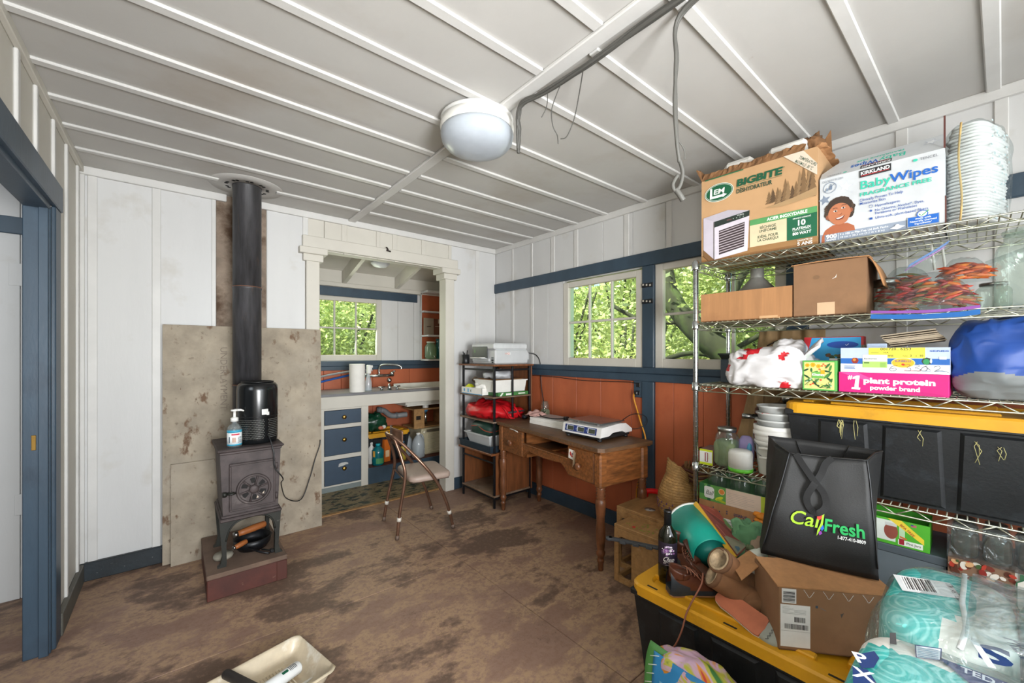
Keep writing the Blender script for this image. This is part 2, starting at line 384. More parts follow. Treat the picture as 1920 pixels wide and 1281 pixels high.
    def ptext(s, txt, u, v, size, mat, al='L', bold=0, w=None, shear=0, rot=0, flip=1):
        """lettering; w fixes its width"""
        pts, fs = glyphs(txt, bold)
        if not pts: return s
        x0 = min(p[0] for p in pts); x1 = max(p[0] for p in pts); k = size; kx = size if w is None else w / (x1 - x0)
        off = {'L': 0, 'C': (x0 + x1) / 2, 'R': x1}[al]; out = []
        for x, y in pts:
            a = ((x - off) * kx + shear * y * k) * flip; b = y * k * flip; out.append((u + a * cos(rot) - b * sin(rot), v + a * sin(rot) + b * cos(rot)))
        return s._flat(out, fs, mat)
_GL = {}
def glyphs(txt, bold=0):
    k = (txt, bold)
    if k not in _GL:
        cu = bpy.data.curves.new('lettering', 'FONT'); cu.body = txt; cu.size = 1.38; cu.offset = bold; cu.resolution_u = 3
        o = bpy.data.objects.new('lettering', cu); COL.objects.link(o)
        me = bpy.data.meshes.new_from_object(o)
        _GL[k] = ([(v.co.x, v.co.y) for v in me.vertices], [tuple(p.vertices) for p in me.polygons])
        bpy.data.objects.remove(o); bpy.data.meshes.remove(me); bpy.data.curves.remove(cu)
    return _GL[k]
def spline(pts, n=8, closed=False):
    P = [V(p) for p in pts]; out = []; m = len(P)
    for i in range(m if closed else m - 1):
        if closed: a, b, c, d = P[i - 1], P[i], P[(i + 1) % m], P[(i + 2) % m]
        else: a, b, c, d = P[max(i - 1, 0)], P[i], P[i + 1], P[min(i + 2, m - 1)]
        for k in range(n):
            t = k / n; out.append(.5 * ((2 * b) + (c - a) * t + (2 * a - 5 * b + 4 * c - d) * t * t + (3 * b - a - 3 * c + d) * t ** 3))
    if not closed: out.append(P[-1])
    return out

# ---------------------------------------------------------------- objects
def tag(o, label=None, cat=None, group=None, kind=None):
    for k, v in (('label', label), ('category', cat), ('group', group), ('kind', kind)):
        if v: o[k] = v
    return o
def build(m, name, parent=None, label=None, cat=None, group=None, kind=None, loc=None, rz=0):
    me = bpy.data.meshes.new(name); me.from_pydata([tuple(p) for p in m.v], [], m.f)
    for n in m.mats: me.materials.append(mt(n))
    me.polygons.foreach_set('material_index', m.mi); me.polygons.foreach_set('use_smooth', m.sm); me.update()
    o = bpy.data.objects.new(name, me); COL.objects.link(o)
    if parent: o.parent = parent
    if loc: o.location = loc
    if rz: o.rotation_euler.z = rz
    return tag(o, label, cat, group, kind)
def thing(name, label=None, cat=None, loc=(0, 0, 0), rz=0, group=None, kind=None, rot=None):
    o = bpy.data.objects.new(name, None); COL.objects.link(o); o.location = loc; o.rotation_euler = rot or (0, 0, rz); o.empty_display_size = .05
    return tag(o, label, cat, group, kind)
def dup(root, loc, rz=None, label=None, scale=None):
    r = root.copy(); COL.objects.link(r); r.location = loc
    if rz is not None: r.rotation_euler.z = rz
    if label: r['label'] = label
    if scale: r.scale = (scale,) * 3
    for ch in list(root.children):
        c = ch.copy(); COL.objects.link(c); c.parent = r
        for g in ch.children:
            d = g.copy(); COL.objects.link(d); d.parent = c
    return r
def T(x=0, y=0, z=0, rz=0, rx=0, ry=0):
    return Matrix.Translation((x, y, z)) @ Matrix.Rotation(rz, 4, 'Z') @ Matrix.Rotation(rx, 4, 'X') @ Matrix.Rotation(ry, 4, 'Y')
# ================================================================ THE ROOM   (x right along the back wall, y into it, z up)
XL, XR, YB, ZC = -0.424, 2.594, 3.40, 2.40
def piece(parent, name, a, b, mat, ch=.0015): return build(M(mat).box(a, b, ch), name, parent)

# floor: poured slabs with open joints, kitchen floor behind
fl = build(M('soil').box((-2.6, -2.7, -.10), (3.0, 4.8, -.03)), 'floor', kind='structure')
for x0, x1, y0, y1 in ((-2.4, 1.405, 2.198, 3.50), (1.409, 2.66, 2.198, 3.50), (-2.4, 1.405, .955, 2.194), (1.409, 2.66, .955, 2.194), (-2.4, 1.405, -2.6, .951), (1.409, 2.66, -2.6, .951), (.6, 2.8, 3.504, 4.7)):
    piece(fl, 'slab', (x0, y0, -.05), (x1, y1, 0), 'worn_concrete', .002)
build(M('linoleum').box((.80, 3.51, 0), (2.75, 4.058, .004)), 'linoleum', fl)
build(M('plywood').box((.86, 3.475, 0), (1.98, 3.51, .008), .002), 'threshold', fl)

# ceiling: wide boards, battens over the joints, one long cross batten
ce = build(M('ceiling_white').box((-2.6, -2.7, 2.425), (2.75, 3.50, 2.50)), 'ceiling', kind='structure')
YS = [3.095, 2.815, 2.537, 2.267, 1.965, 1.672, 1.50 - .26, .92, .615, .30, 0, -.31, -.62, -.93, -1.24, -1.55, -1.86, -2.17, -2.48]
YS[5:7] = [1.665, 1.25]; YLt = [3.095, 2.815, 2.537, 2.267, 1.965, 1.665, 1.49, 1.19, .90, .60, .30, 0, -.3, -.6, -.9, -1.2, -1.5, -1.8, -2.1, -2.4]
YLt = [3.10, 2.815, 2.535, 2.265, 1.965, 1.675, 1.50, 1.245, .95, .66, .37, .08, -.21, -.5, -.8, -1.1, -1.4, -1.7, -2.0, -2.3]
YLt.remove(1.675)
YLt = [3.10, 2.815, 2.535, 2.265, 1.965, 1.675, 1.41, 1.13, .85, .57, .29, 0, -.3, -.6, -.9, -1.2, -1.5, -1.8, -2.1, -2.4]
YRt = [3.10, 2.815, 2.54, 2.265, 1.965, 1.62, 1.25, .93, .63, .325, .025, -.3, -.6, -.9, -1.2, -1.5, -1.8, -2.1, -2.4]
for ys, xa, xb in ((YLt, XL, 1.105), (YRt, 1.110, XR)):
    ed = [3.40] + [y - .012 for y in ys] + [-2.6]
    for a, b in zip(ed, ed[1:]): piece(ce, 'board', (xa, b + .002, 2.40), (xb, a - .002, 2.425), 'ceiling_white')
    for y in ys:
        if y == 3.10 and xa < 0:
            piece(ce, 'batten', (xa + .02, y - .02, 2.388), (.21, y + .02, 2.40), 'batten_white', .004); piece(ce, 'batten', (.52, y - .02, 2.388), (xb - .03, y + .02, 2.40), 'batten_white', .004)
        elif xa < 0: piece(ce, 'batten', (xa + .012, y - .021, 2.388), (xb - .03, y + .021, 2.40), 'batten_white', .004)
        else: piece(ce, 'batten', (xb, y - .021, 2.388), (xa + .034, y + .021, 2.40), 'batten_white', .004)
piece(ce, 'cross_batten', (1.078, -2.6, 2.384), (1.137, 3.38, 2.40), 'batten_white', .004)
piece(ce, 'board', (-2.5, -2.6, 2.40), (XL - .09, 3.5, 2.425), 'scorched')

# ---- back wall
wb = thing('wall_back', kind='structure', loc=(0, 0, 0))
KX0, KX1, KZ = .864, 1.98, 2.12
for a, b in (((-2.6, 3.415, 0), (KX0 - .01, 3.49, 2.5)), ((KX1 + .01, 3.415, 0), (XR + .16, 3.49, 2.5)), ((KX0 - .01, 3.415, KZ + .02), (KX1 + .01, 3.49, 2.5))): build(M('wall_cream').box(a, b), 'framing', wb)
def vboards(par, xs, z0, z1, mat, front, back, axis='y', g=.0016, nm='board'):
    for a, b in zip(xs, xs[1:]):
        if axis == 'y': piece(par, nm, (a + g, front, z0), (b - g, back, z1), mat)
        else: piece(par, nm, (front, a + g, z0), (back, b - g, z1), mat)
vboards(wb, [-.424, -.37, -.09, .20], 0, 2.4, 'wall_white', 3.40, 3.415)
vboards(wb, [.214, .362, .511], .8, 2.4, 'scorched', 3.408, 3.415)
vboards(wb, [.511, .766], 0, 2.4, 'wall_white', 3.40, 3.415)
vboards(wb, [.766, .903, 1.05, 1.33, 1.48, 1.76, 2.036], KZ, 2.4, 'wall_cream', 3.40, 3.415)
vboards(wb, [2.036, 2.36, 2.594], 0, 2.4, 'wall_white', 3.40, 3.415)
for a, b, z0 in ((-.392, -.350, .09), (-.111, -.068, .09), (.190, .214, 1.2), (.747, .786, 2.21), (1.032, 1.074, 2.21), (1.316, 1.348, 2.21), (1.458, 1.502, 2.21), (1.738, 1.781, 2.21), (2.019, 2.054, 2.21), (2.335, 2.378, .11)):
    piece(wb, 'batten', (a, 3.391, z0), (b, 3.40, 2.36), 'batten_white' if b < .8 or a > 2.3 else 'wall_cream', .003)
piece(wb, 'corner_batten', (XL, 3.386, .09), (XL + .022, 3.40, 2.36), 'batten_white', .003)
cr = thing('trim_1', kind='structure')
piece(cr, 'crown_board', (XL, 3.376, 2.352), (.272, 3.40, 2.40), 'batten_white', .003); piece(cr, 'crown_board', (.45, 3.376, 2.352), (XR, 3.40, 2.40), 'batten_white', .003)
piece(cr, 'crown_board', (XR - .024, -2.6, 2.352), (XR, 3.376, 2.40), 'batten_white', .003)
piece(cr, 'crown_board', (XL, -2.6, 2.362), (XL + .02, 3.376, 2.40), 'wall_cream', .003)
# opening to the kitchen: posts with stepped capitals and a lintel
def pillar(n, x0, x1, z0):
    t = thing(n, kind='structure')
    piece(t, 'post', (x0, 3.376, z0), (x1, 3.50, 2.03), 'wall_cream', .004)
    piece(t, 'capital', (x0 - .024, 3.362, 2.022), (x1 + .024, 3.52, 2.076), 'wall_cream', .004)
    piece(t, 'abacus', (x0 - .052, 3.345, 2.076), (x1 + .052, 3.53, 2.126), 'wall_cream', .004)
pillar('trim_2', .769, .864, 0); pillar('trim_3', 1.98, 2.075, 0)
lt = thing('trim_4', kind='structure'); piece(lt, 'lintel', (.742, 3.368, 2.126), (2.112, 3.52, 2.216), 'wall_cream', .004)
nb = M('#2a1d18').tube([(1.395, 3.366, 2.225), (1.40, 3.345, 2.20)], .006, 8); nb.tube([(1.39, 3.35, 2.195), (1.425, 3.352, 2.19)], .007, 8); build(nb, 'hook', lt)
bs = thing('baseboard_back', kind='structure')
piece(bs, 'board', (XL, 3.372, 0), (-.03, 3.40, .105), 'navy_base', .004); piece(bs, 'board', (2.075, 3.378, 0), (XR, 3.40, .11), 'blue_paint', .004)
# ---- right wall with its two windows
wr = thing('wall_right', kind='structure')
W1 = (1.652, 2.429); W2 = (.76, 1.559); WZ0, WZ1 = 1.215, 1.935
for y0, y1, z0, z1 in ((-2.7, 3.5, -.05, WZ0), (-2.7, 3.5, WZ1, 2.5), (-2.7, W2[0], WZ0, WZ1), (W2[1], W1[0], WZ0, WZ1), (W1[1], 3.5, WZ0, WZ1)):
    build(M('wall_white').box((XR + .015, y0, z0), (XR + .13, y1, z1)), 'framing', wr)
UP = [3.40, 3.115, 2.832, 2.56, 2.29, 2.012, 1.74, 1.48, 1.21, .90, .60, .30, 0, -.3, -.6, -.9, -1.3, -1.7, -2.1, -2.6]
for a, b in zip(UP, UP[1:]): piece(wr, 'board', (XR, b + .0016, 2.03), (XR + .015, a - .0016, 2.40), 'wall_white')
for y, w in ((3.115, .008), (2.832, .010), (2.558, .024), (2.285, .022), (1.79, .022), (1.45, .02), (.300, .022), (.005, .02), (.62, .02), (.92, .02)): piece(wr, 'batten', (XR - .008, y - w, 2.03), (XR, y + w, 2.356), 'batten_white', .003)
MID = [3.40, 3.115, 2.832, 2.62, 2.43]
for a, b in zip(MID, MID[1:]): piece(wr, 'board', (XR, b + .0016, 1.21), (XR + .015, a - .0016, 2.03), 'wall_white')
for a, b in zip([.66, .30, 0, -.3, -.7, -1.2, -1.8], [.30, 0, -.3, -.7, -1.2, -1.8, -2.6]): piece(wr, 'board', (XR, b + .0016, 1.21), (XR + .015, a - .0016, 2.03), 'wall_white')
for y in (3.115, 2.832, .30, .005): piece(wr, 'batten', (XR - .008, y - .02, 1.21), (XR, y + .02, 1.95), 'batten_white', .003)
LOW = [3.40, 3.0, 2.70, 2.56, 2.285, 2.03, 1.75, 1.652]
for a, b in zip(LOW, LOW[1:]): piece(wr, 'orange_board', (XR, b + .0016, 0), (XR + .015, a - .0016, 1.12), 'orange_paint')
LOW = [1.559, 1.42, 1.22, 1.05, .90, .66, .3, 0, -.3]
for a, b in zip(LOW, LOW[1:]): piece(wr, 'orange_board', (XR, b + .0016, 0), (XR + .015, a - .0016, 1.12), 'orange_paint')
tr = thing('trim_5', kind='structure')
piece(tr, 'head_rail', (XR - .022, -2.6, 1.940), (XR, 3.398, 2.035), 'blue_paint', .004)
piece(tr, 'sill_rail', (XR - .016, -2.6, 1.117), (XR, 3.398, 1.172), 'blue_paint', .004); piece(tr, 'sill_rail', (XR - .026, -2.6, 1.172), (XR, 3.398, 1.216), 'blue_paint', .005)
for y0, y1 in ((1.559, 1.652), (.66, .76)):
    piece(tr, 'post', (XR - .02, y0, .10), (XR + .12, y1, 1.117), 'blue_paint', .004); piece(tr, 'post', (XR - .018, y0, 1.216), (XR + .12, y1, 1.94), 'blue_paint', .004)
for z in (1.80, 1.685):
    h = M('#15161a').box((XR - .026, 1.562, z - .015), (XR - .018, 1.65, z + .015), .003); h.use('#cfc9bd')
    for k in range(3): h.box((XR - .029, 1.575 + k * .027, z - .009 + k * .004), (XR - .026, 1.587 + k * .027, z + .003 + k * .004), .001)
    build(h, 'hinge', tr)
bs = thing('baseboard_right', kind='structure'); piece(bs, 'board', (XR - .022, -2.6, 0), (XR, 3.378, .112), 'blue_paint', .005)
def sash(n, ax, pos, u0, u1, z0, z1, cols, rows, mat='wall_cream', fw=.058, deep=.04):
    """window sash: stiles, rails, glazing bars, panes.  ax 'x': lies in an x=pos plane and runs along y"""
    t = thing(n, kind='structure')
    def bx(nm, a0, a1, c0, c1, mt_, d0, d1, ch=.003):
        if ax == 'x': return piece(t, nm, (pos + d0, a0, c0), (pos + d1, a1, c1), mt_, ch)
        return piece(t, nm, (a0, pos + d0, c0), (a1, pos + d1, c1), mt_, ch)
    bx('stile', u0, u0 + fw, z0, z1, mat, 0, deep); bx('stile', u1 - fw, u1, z0, z1, mat, 0, deep)
    bx('rail', u0 + fw, u1 - fw, z0, z0 + fw + .006, mat, 0, deep); bx('rail', u0 + fw, u1 - fw, z1 - fw + .012, z1, mat, 0, deep)
    a, b, c, d = u0 + fw, u1 - fw, z0 + fw + .006, z1 - fw + .012
    for k in range(1, cols):
        x = a + (b - a) * k / cols; bx('glazing_bar', x - .009, x + .009, c, d, mat, .008, .034)
    for k in range(1, rows):
        z = c + (d - c) * k / rows
        for q in range(cols):
            x0 = a + (b - a) * q / cols + .009; x1 = a + (b - a) * (q + 1) / cols - .009; bx('glazing_bar', x0, x1, z - .009, z + .009, mat, .009, .033)
    for q in range(cols):
        for k in range(rows):
            x0 = a + (b - a) * q / cols; x1 = a + (b - a) * (q + 1) / cols; c0 = c + (d - c) * k / rows; c1 = c + (d - c) * (k + 1) / rows
            bx('pane', x0 + .008, x1 - .008, c0 + .008, c1 - .008, 'window_glass', .019, .022, 0)
    return t
sash('window_1', 'x', XR - .006, W1[0], W1[1], WZ0, 1.922, 3, 2); sash('window_2', 'x', XR + .002, W2[0], W2[1], WZ0, 1.94, 3, 2)

# ---- left wall with the doorway
wl = thing('wall_left', kind='structure')
for y0, y1, z0, z1 in ((2.70, 3.415, 0, 2.5), (1.55, 2.70, 1.975, 2.5), (-2.7, 1.55, 0, 2.5)): build(M('wall_cream').box((XL - .075, y0, z0), (XL - .015, y1, z1)), 'framing', wl)
for a, b in ((3.40, 3.29), (3.29, 2.99), (2.99, 2.71), (2.71, 2.41), (2.41, 2.16), (2.16, 1.85), (1.85, 1.55)): piece(wl, 'board', (XL - .015, b + .0016, 0 if b > 2.69 else 1.975), (XL, a - .0016, 2.40), 'wall_cream')
for a, b in ((1.55, .9), (.9, .3), (.3, -.4), (-.4, -1.2), (-1.2, -2.6)): piece(wl, 'board', (XL - .015, b + .0016, 0), (XL, a - .0016, 2.40), 'wall_cream')
for y in (3.29, 2.99, 2.71, 2.41, 2.16, 1.87): piece(wl, 'batten', (XL, y - .016, .1 if y > 2.8 else 2.085), (XL + .012, y + .016, 2.362), 'batten_white', .003)
dr = thing('door_1', kind='structure')
piece(dr, 'casing', (XL, 2.692, 0), (XL + .016, 2.795, 1.972), 'blue_paint', .004); piece(dr, 'head_casing', (XL, 1.45, 1.972), (XL + .022, 2.805, 2.088), 'blue_paint', .004)
piece(dr, 'jamb', (XL - .078, 2.668, 0), (XL + .004, 2.70, 1.965), 'blue_paint', .003); piece(dr, 'stop', (XL - .03, 2.652, 0), (XL - .0005, 2.668, 1.955), 'blue_paint', .002)
piece(dr, 'head_jamb', (XL - .078, 1.55, 1.950), (XL + .004, 2.668, 1.975), 'blue_paint', .003); piece(dr, 'casing', (XL, 1.45, 0), (XL + .016, 1.552, 1.972), 'blue_paint', .004)
piece(dr, 'latch_plate', (XL - .052, 2.664, .90), (XL - .038, 2.669, .965), 'brass', .001)
bs = thing('baseboard_left', kind='structure'); piece(bs, 'board', (XL, 2.796, 0), (XL + .022, 3.372, .105), 'drab_base', .004)
# the next room seen through the doorway
wn = thing('wall_far_left', kind='structure'); build(M('wall_white').box((-2.6, 3.385, 0), (XL - .075, 3.415, 2.5)), 'framing', wn)
vboards(wn, [-2.4, -2.0, -1.6, -1.2, -.78, -.64, -.50], 0, 2.4, 'wall_white', 3.37, 3.385)
piece(wn, 'blue_rail', (-2.4, 3.352, 1.955), (-.50, 3.37, 2.045), 'blue_paint', .003)
for x0, x1, z0, z1 in ((-.68, -.52, 1.68, 1.80), (-.66, -.52, .45, .56)): piece(wn, 'patch', (x0, 3.366, z0), (x1, 3.371, z1), 'wall_white', .001)
build(M('wall_white').box((-2.6, -2.7, 0), (-2.5, 3.5, 2.5)), 'wall_outer_left', kind='structure')
# unseen rear wall: its wide opening is made up to let soft fill light in
wk = thing('wall_rear', kind='structure'); piece(wk, 'pier', (-2.6, -2.7, 0), (-.6, -2.6, 2.5), 'wall_white'); piece(wk, 'header', (-.6, -2.7, 2.35), (2.594, -2.6, 2.5), 'wall_white')

# ---- kitchen shell
KY = 4.62
kb = thing('wall_kitchen', kind='structure')
K3 = (1.045, 1.852, 1.235, 1.935)
for x0, x1, z0, z1 in ((.5, 2.9, -.05, K3[2]), (.5, 2.9, K3[3], 2.75), (.5, K3[0], K3[2], K3[3]), (K3[1], 2.9, K3[2], K3[3])): build(M('wall_cream').box((x0, KY + .015, z0), (x1, KY + .11, z1)), 'framing', kb)
vboards(kb, [1.852, 2.054, 2.26, 2.56, 2.75], 1.22, 2.03, 'wall_white', KY, KY + .015)
vboards(kb, [.62, .9, 1.045], 1.22, 2.03, 'wall_white', KY, KY + .015)
vboards(kb, [.62, 1.04, 1.22, 1.40, 1.75, 2.2, 2.75], 0, 1.14, 'orange_paint', KY, KY + .015, nm='orange_board')
piece(kb, 'blue_rail', (.62, KY - .02, 1.938), (2.30, KY, 2.035), 'blue_paint', .003); piece(kb, 'blue_rail', (.62, KY - .02, 1.13), (2.75, KY, 1.175), 'blue_paint', .003); piece(kb, 'blue_rail', (.62, KY - .03, 1.175), (2.75, KY, 1.232), 'blue_paint', .004)
piece(kb, 'ledger', (.62, KY - .03, 2.04), (2.75, KY, 2.085), 'wall_cream', .004)
for k in range(-1, 4): piece(kb, 'blocking', (1.425 + .605 * (k - 1) + .022, KY - .02, 2.085), (1.425 + .605 * k - .022, KY, 2.24), 'wall_cream', .003)
sash('window_3', 'y', KY - .004, K3[0], K3[1], K3[2], K3[3], 3, 2)
build(M('orange_paint').box((2.75, 3.49, 0), (2.85, 4.75, 2.75)), 'wall_kitchen_right', kind='structure'); build(M('wall_cream').box((.52, 3.49, 0), (.62, 4.75, 2.75)), 'wall_kitchen_left', kind='structure')
kc = thing('ceiling_kitchen', kind='structure')
sl = (2.216 - 2.07) / .54
def roofbox(x0, x1, y0, y1, d0, d1, mat, nm):
    f = lambda y: 2.07 + (KY - y) * sl
    m = M(mat); vs = [(x, y, f(y) + d) for d in (d0, d1) for y in (y0, y1) for x in (x0, x1)]
    m.add(vs, [(0, 2, 3, 1), (4, 5, 7, 6), (0, 1, 5, 4), (2, 6, 7, 3), (0, 4, 6, 2), (1, 3, 7, 5)]); build(m, nm, kc)
for k in range(6): roofbox(.5, 2.9, 3.49 + k * .215, 3.49 + (k + 1) * .215 - .002, .14, .16, 'wall_cream', 'board')
for k in range(-1, 3): roofbox(1.425 + .605 * k - .019, 1.425 + .605 * k + .019, 3.49, 4.62, 0, .14, 'wall_cream', 'rafter')
roofbox(.4, 3.0, 3.3, 4.9, .17, .2, 'bark', 'roofing')
# ================================================================ OUTSIDE
build(M('soil').add([(2.8, -6, -.6), (14, -6, 4.2), (14, 16, 4.2), (2.8, 16, -.6), (2.8, -6, -1.5), (14, -6, -1.5), (14, 16, -1.5), (2.8, 16, -1.5)], [(0, 1, 2, 3), (4, 7, 6, 5), (0, 4, 5, 1), (1, 5, 6, 2), (2, 6, 7, 3), (3, 7, 4, 0)]), 'ground', kind='structure')
build(M('soil').add([(-6, 4.9, -.3), (8, 4.9, -.3), (8, 16, 5.5), (-6, 16, 5.5), (-6, 4.9, -1.5), (8, 4.9, -1.5), (8, 16, -1.5), (-6, 16, -1.5)], [(0, 1, 2, 3), (4, 7, 6, 5), (0, 4, 5, 1), (1, 5, 6, 2), (2, 6, 7, 3), (3, 7, 4, 0)]), 'ground_rear', kind='structure')
def leaves(n, r, seed, size=.06, mats=('leaf_bright', 'leaf_mid', 'leaf_pale'), shell=.35, clump=14):
    g = random.Random(seed); m = M()
    cl = []
    for _ in range(clump):
        d = V((g.gauss(0, 1), g.gauss(0, 1), g.gauss(0, 1))).normalized() * (g.random() ** .45); cl.append((V((d.x * r[0], d.y * r[1], d.z * r[2])) * .8, .18 + .3 * g.random()))
    for _ in range(n):
        c, cr = cl[g.randrange(clump)]; p = c + V((g.gauss(0, cr * r[0]), g.gauss(0, cr * r[1]), g.gauss(0, cr * r[2])))
        if (p.x / r[0]) ** 2 + (p.y / r[1]) ** 2 + (p.z / r[2]) ** 2 > 1.6: continue
        a = V((g.gauss(0, 1), g.gauss(0, 1), g.gauss(0, .6))).normalized(); b = a.cross(V((g.gauss(0, 1), g.gauss(0, 1), g.gauss(0, 1)))).normalized(); s = size * (.6 + .8 * g.random())
        m.use(mats[min(len(mats) - 1, int(g.random() ** 1.2 * len(mats)))])
        m.add([p - a * s, p + b * s * .45, p + a * s, p - b * s * .45], [(0, 1, 2, 3)])
    return m
def stems(r, h, seed, n=6):
    g = random.Random(seed); m = M('bark')
    for _ in range(n):
        a = g.random() * 6.28; m.tube(spline([(0, 0, -h), (cos(a) * r[0] * .25, sin(a) * r[1] * .25, -h * .3), (cos(a) * r[0] * .7, sin(a) * r[1] * .7, r[2] * .6)], 5), .018, 6)
    return m
def shrub(label, loc, r, n, seed, size=.06, group=None, **k):
    t = thing('shrub', label, 'shrub', loc, group=group)
    f = build(leaves(n, r, seed, size, **k), 'foliage', t, kind='stuff'); build(stems(r, r[2], seed), 'stem', t); return t
G1 = 'leafy shrubs beyond the right-hand windows'
shrub('tall sunlit green shrub filling the left side of the window by the desk', (4.6, 4.6, 1.35), (.9, 1.1, 1.5), 14000, 1, .036)
shrub('bright yellow-green shrub low outside, right side of the window by the desk', (4.3, 3.0, 1.0), (.8, .9, 1.2), 13000, 2, .034)
shrub('paler shrub standing high behind the other shrubs outside the desk window', (6.4, 4.6, 2.3), (1.6, 2.0, 1.6), 12000, 3, .05)
shrub('sunlit shrub outside the second window, behind the mossy tree trunk', (5.0, 1.6, 1.2), (1.0, 1.1, 1.3), 14000, 4, .036)
shrub('distant shrub up the slope behind the mossy tree trunk', (7.0, 2.2, 2.6), (1.6, 1.7, 1.6), 11000, 5, .05)
t = thing('tree', 'leaning mossy tree trunk with side branches outside the second window', 'tree', (3.55, 1.42, -.2))
build(M('bark').tube(spline([(.1, -.62, -.3), (.1, -.30, .9), (.0, -.02, 1.42), (-.02, .30, 1.72), (.1, .62, 2.1), (.3, .85, 2.9)], 6), [.16, .15, .15, .14, .14, .13, .13, .13, .12, .12, .12, .12, .115, .115, .11, .11, .11, .10, .10, .10, .10, .09, .09, .09, .08, .08, .08, .07, .07, .06, .06], 12), 'trunk', t)
for pts, rr in (([(0, .02, 1.45), (-.1, .3, 1.52), (-.15, .62, 1.42), (-.1, .95, 1.25)], .022), ([(.0, .15, 1.6), (-.1, .02, 1.85), (0, -.1, 2.2), (.1, -.3, 2.5)], .03), ([(0, .4, 1.8), (-.1, .75, 1.82), (-.15, 1.1, 2.0)], .02), ([(.05, .1, 1.5), (.2, -.3, 1.75), (.3, -.6, 1.8)], .022)):
    build(M('bark').tube(spline(pts, 6), rr, 8), 'branch', t)
f = leaves(6000, (.9, 1.3, .8), 9, .034); f.v = [(a + .6, b + .35, c + 2.5) for a, b, c in f.v]; build(f, 'foliage', t, kind='stuff')
shrub('broad yellow-green shrub outside the kitchen window', (1.75, 6.1, 1.2), (1.3, .7, 1.1), 14000, 6, .034)
shrub('pale sunlit shrub further up the bank outside the kitchen window', (2.7, 8.2, 2.6), (2.4, 1.2, 1.8), 13000, 7, .05, mats=('leaf_pale', 'leaf_bright'))
g = random.Random(4); m = M()
for k in range(9000):
    x = g.uniform(-3, 6); y = g.uniform(5, 14); z = -.3 + (y - 4.9) * 5.8 / 11.1; a = g.random() * 6.28; h = g.uniform(.06, .16); m.use(('leaf_bright', 'leaf_pale')[k % 2]); m.add([(x - .012 * cos(a), y - .012 * sin(a), z), (x + .012 * cos(a), y + .012 * sin(a), z), (x + g.uniform(-.06, .06), y + g.uniform(-.06, .06), z + h)], [(0, 1, 2)])
build(m, 'grass', label='dry sunlit grass on the bank behind the kitchen', cat='grass', kind='stuff')
# ================================================================ CEILING LAMP, LOOSE CABLES
t = thing('ceiling_lamp', 'round white ceiling lamp with frosted dome, switched off, on the long ceiling batten', 'lamp', (1.065, 1.535, 2.384))
build(M('batten_white').lathe([(.165, 0), (.165, -.006), (.158, -.012)], 40), 'ceiling_plate', t)
build(M('white_plastic').lathe([(.150, -.012), (.163, -.016), (.168, -.045), (.163, -.058)], 48), 'rim', t)
build(M('#aeb6be/.3').lathe([(.163, -.058), (.166, -.072), (.160, -.10), (.140, -.123), (.105, -.14), (.06, -.15), (0, -.153)], 48), 'glass_dome', t)
def cable(name, label, runs, r, mat='#4a4945/.6', cat='cable'):
    t = thing(name, label, cat)
    for nm, pts, rr in runs: build(M(mat).tube(spline(pts, 7), rr, 7), nm, t)
    return t
r0 = rng
b = []
for k in range(7):
    j = lambda: rng.uniform(-.009, .009)
    b.append(('strand', [(1.155 + j(), .40, 2.368 + j()), (1.150 + j(), .70, 2.366 + j()), (1.145 + j(), .95, 2.362 + j()), (1.128 + j(), 1.15, 2.356 + j()), (1.112 + j(), 1.26, 2.352 + j()), (1.115 + j(), 1.30, 2.33 + j()), (1.135 + j(), 1.325, 2.27 + j() * 2), (1.15 + j() * .5, 1.345, 2.215 + rng.uniform(-.03, .02))], .0058))
b.append(('loose_wire', [(1.15, .98, 2.36), (1.20, 1.04, 2.33), (1.235, 1.10, 2.26), (1.225, 1.13, 2.20), (1.18, 1.12, 2.17)], .0022)); b.append(('loose_wire', [(1.14, 1.08, 2.355), (1.15, 1.14, 2.29), (1.165, 1.15, 2.23), (1.19, 1.15, 2.20), (1.185, 1.14, 2.16)], .002)); b.append(('loose_wire', [(1.135, 1.15, 2.35), (1.16, 1.18, 2.32), (1.15, 1.2, 2.28)], .0018))
cable('electric_cable_bundle', 'frayed grey cable bundle running along the ceiling batten, end hanging down by the lamp', b, 0)
b = []
for k in range(3):
    j = lambda: rng.uniform(-.006, .006)
    b.append(('strand', [(1.20 + j(), .45, 2.395), (1.21 + j(), .64, 2.37), (1.222 + j(), .66, 2.25), (1.222 + j(), .665, 2.12 + j()), (1.225 + j(), .66, 2.00), (1.24 + j(), .66, 1.93)], .0055))
b += [('loop', [(1.24, .66, 1.94), (1.252, .655, 1.90), (1.248, .66, 1.86), (1.235, .67, 1.84), (1.228, .675, 1.86), (1.24, .665, 1.89)], .006), ('knot', [(1.236, .67, 1.845), (1.245, .66, 1.825), (1.255, .655, 1.81)], .009), ('loose_wire', [(1.225, .66, 2.0), (1.25, .65, 1.97), (1.255, .65, 1.94)], .002)]
cable('hanging_cable', 'single grey cable hanging from the ceiling with a looped end', b, 0, '#55544f/.6')

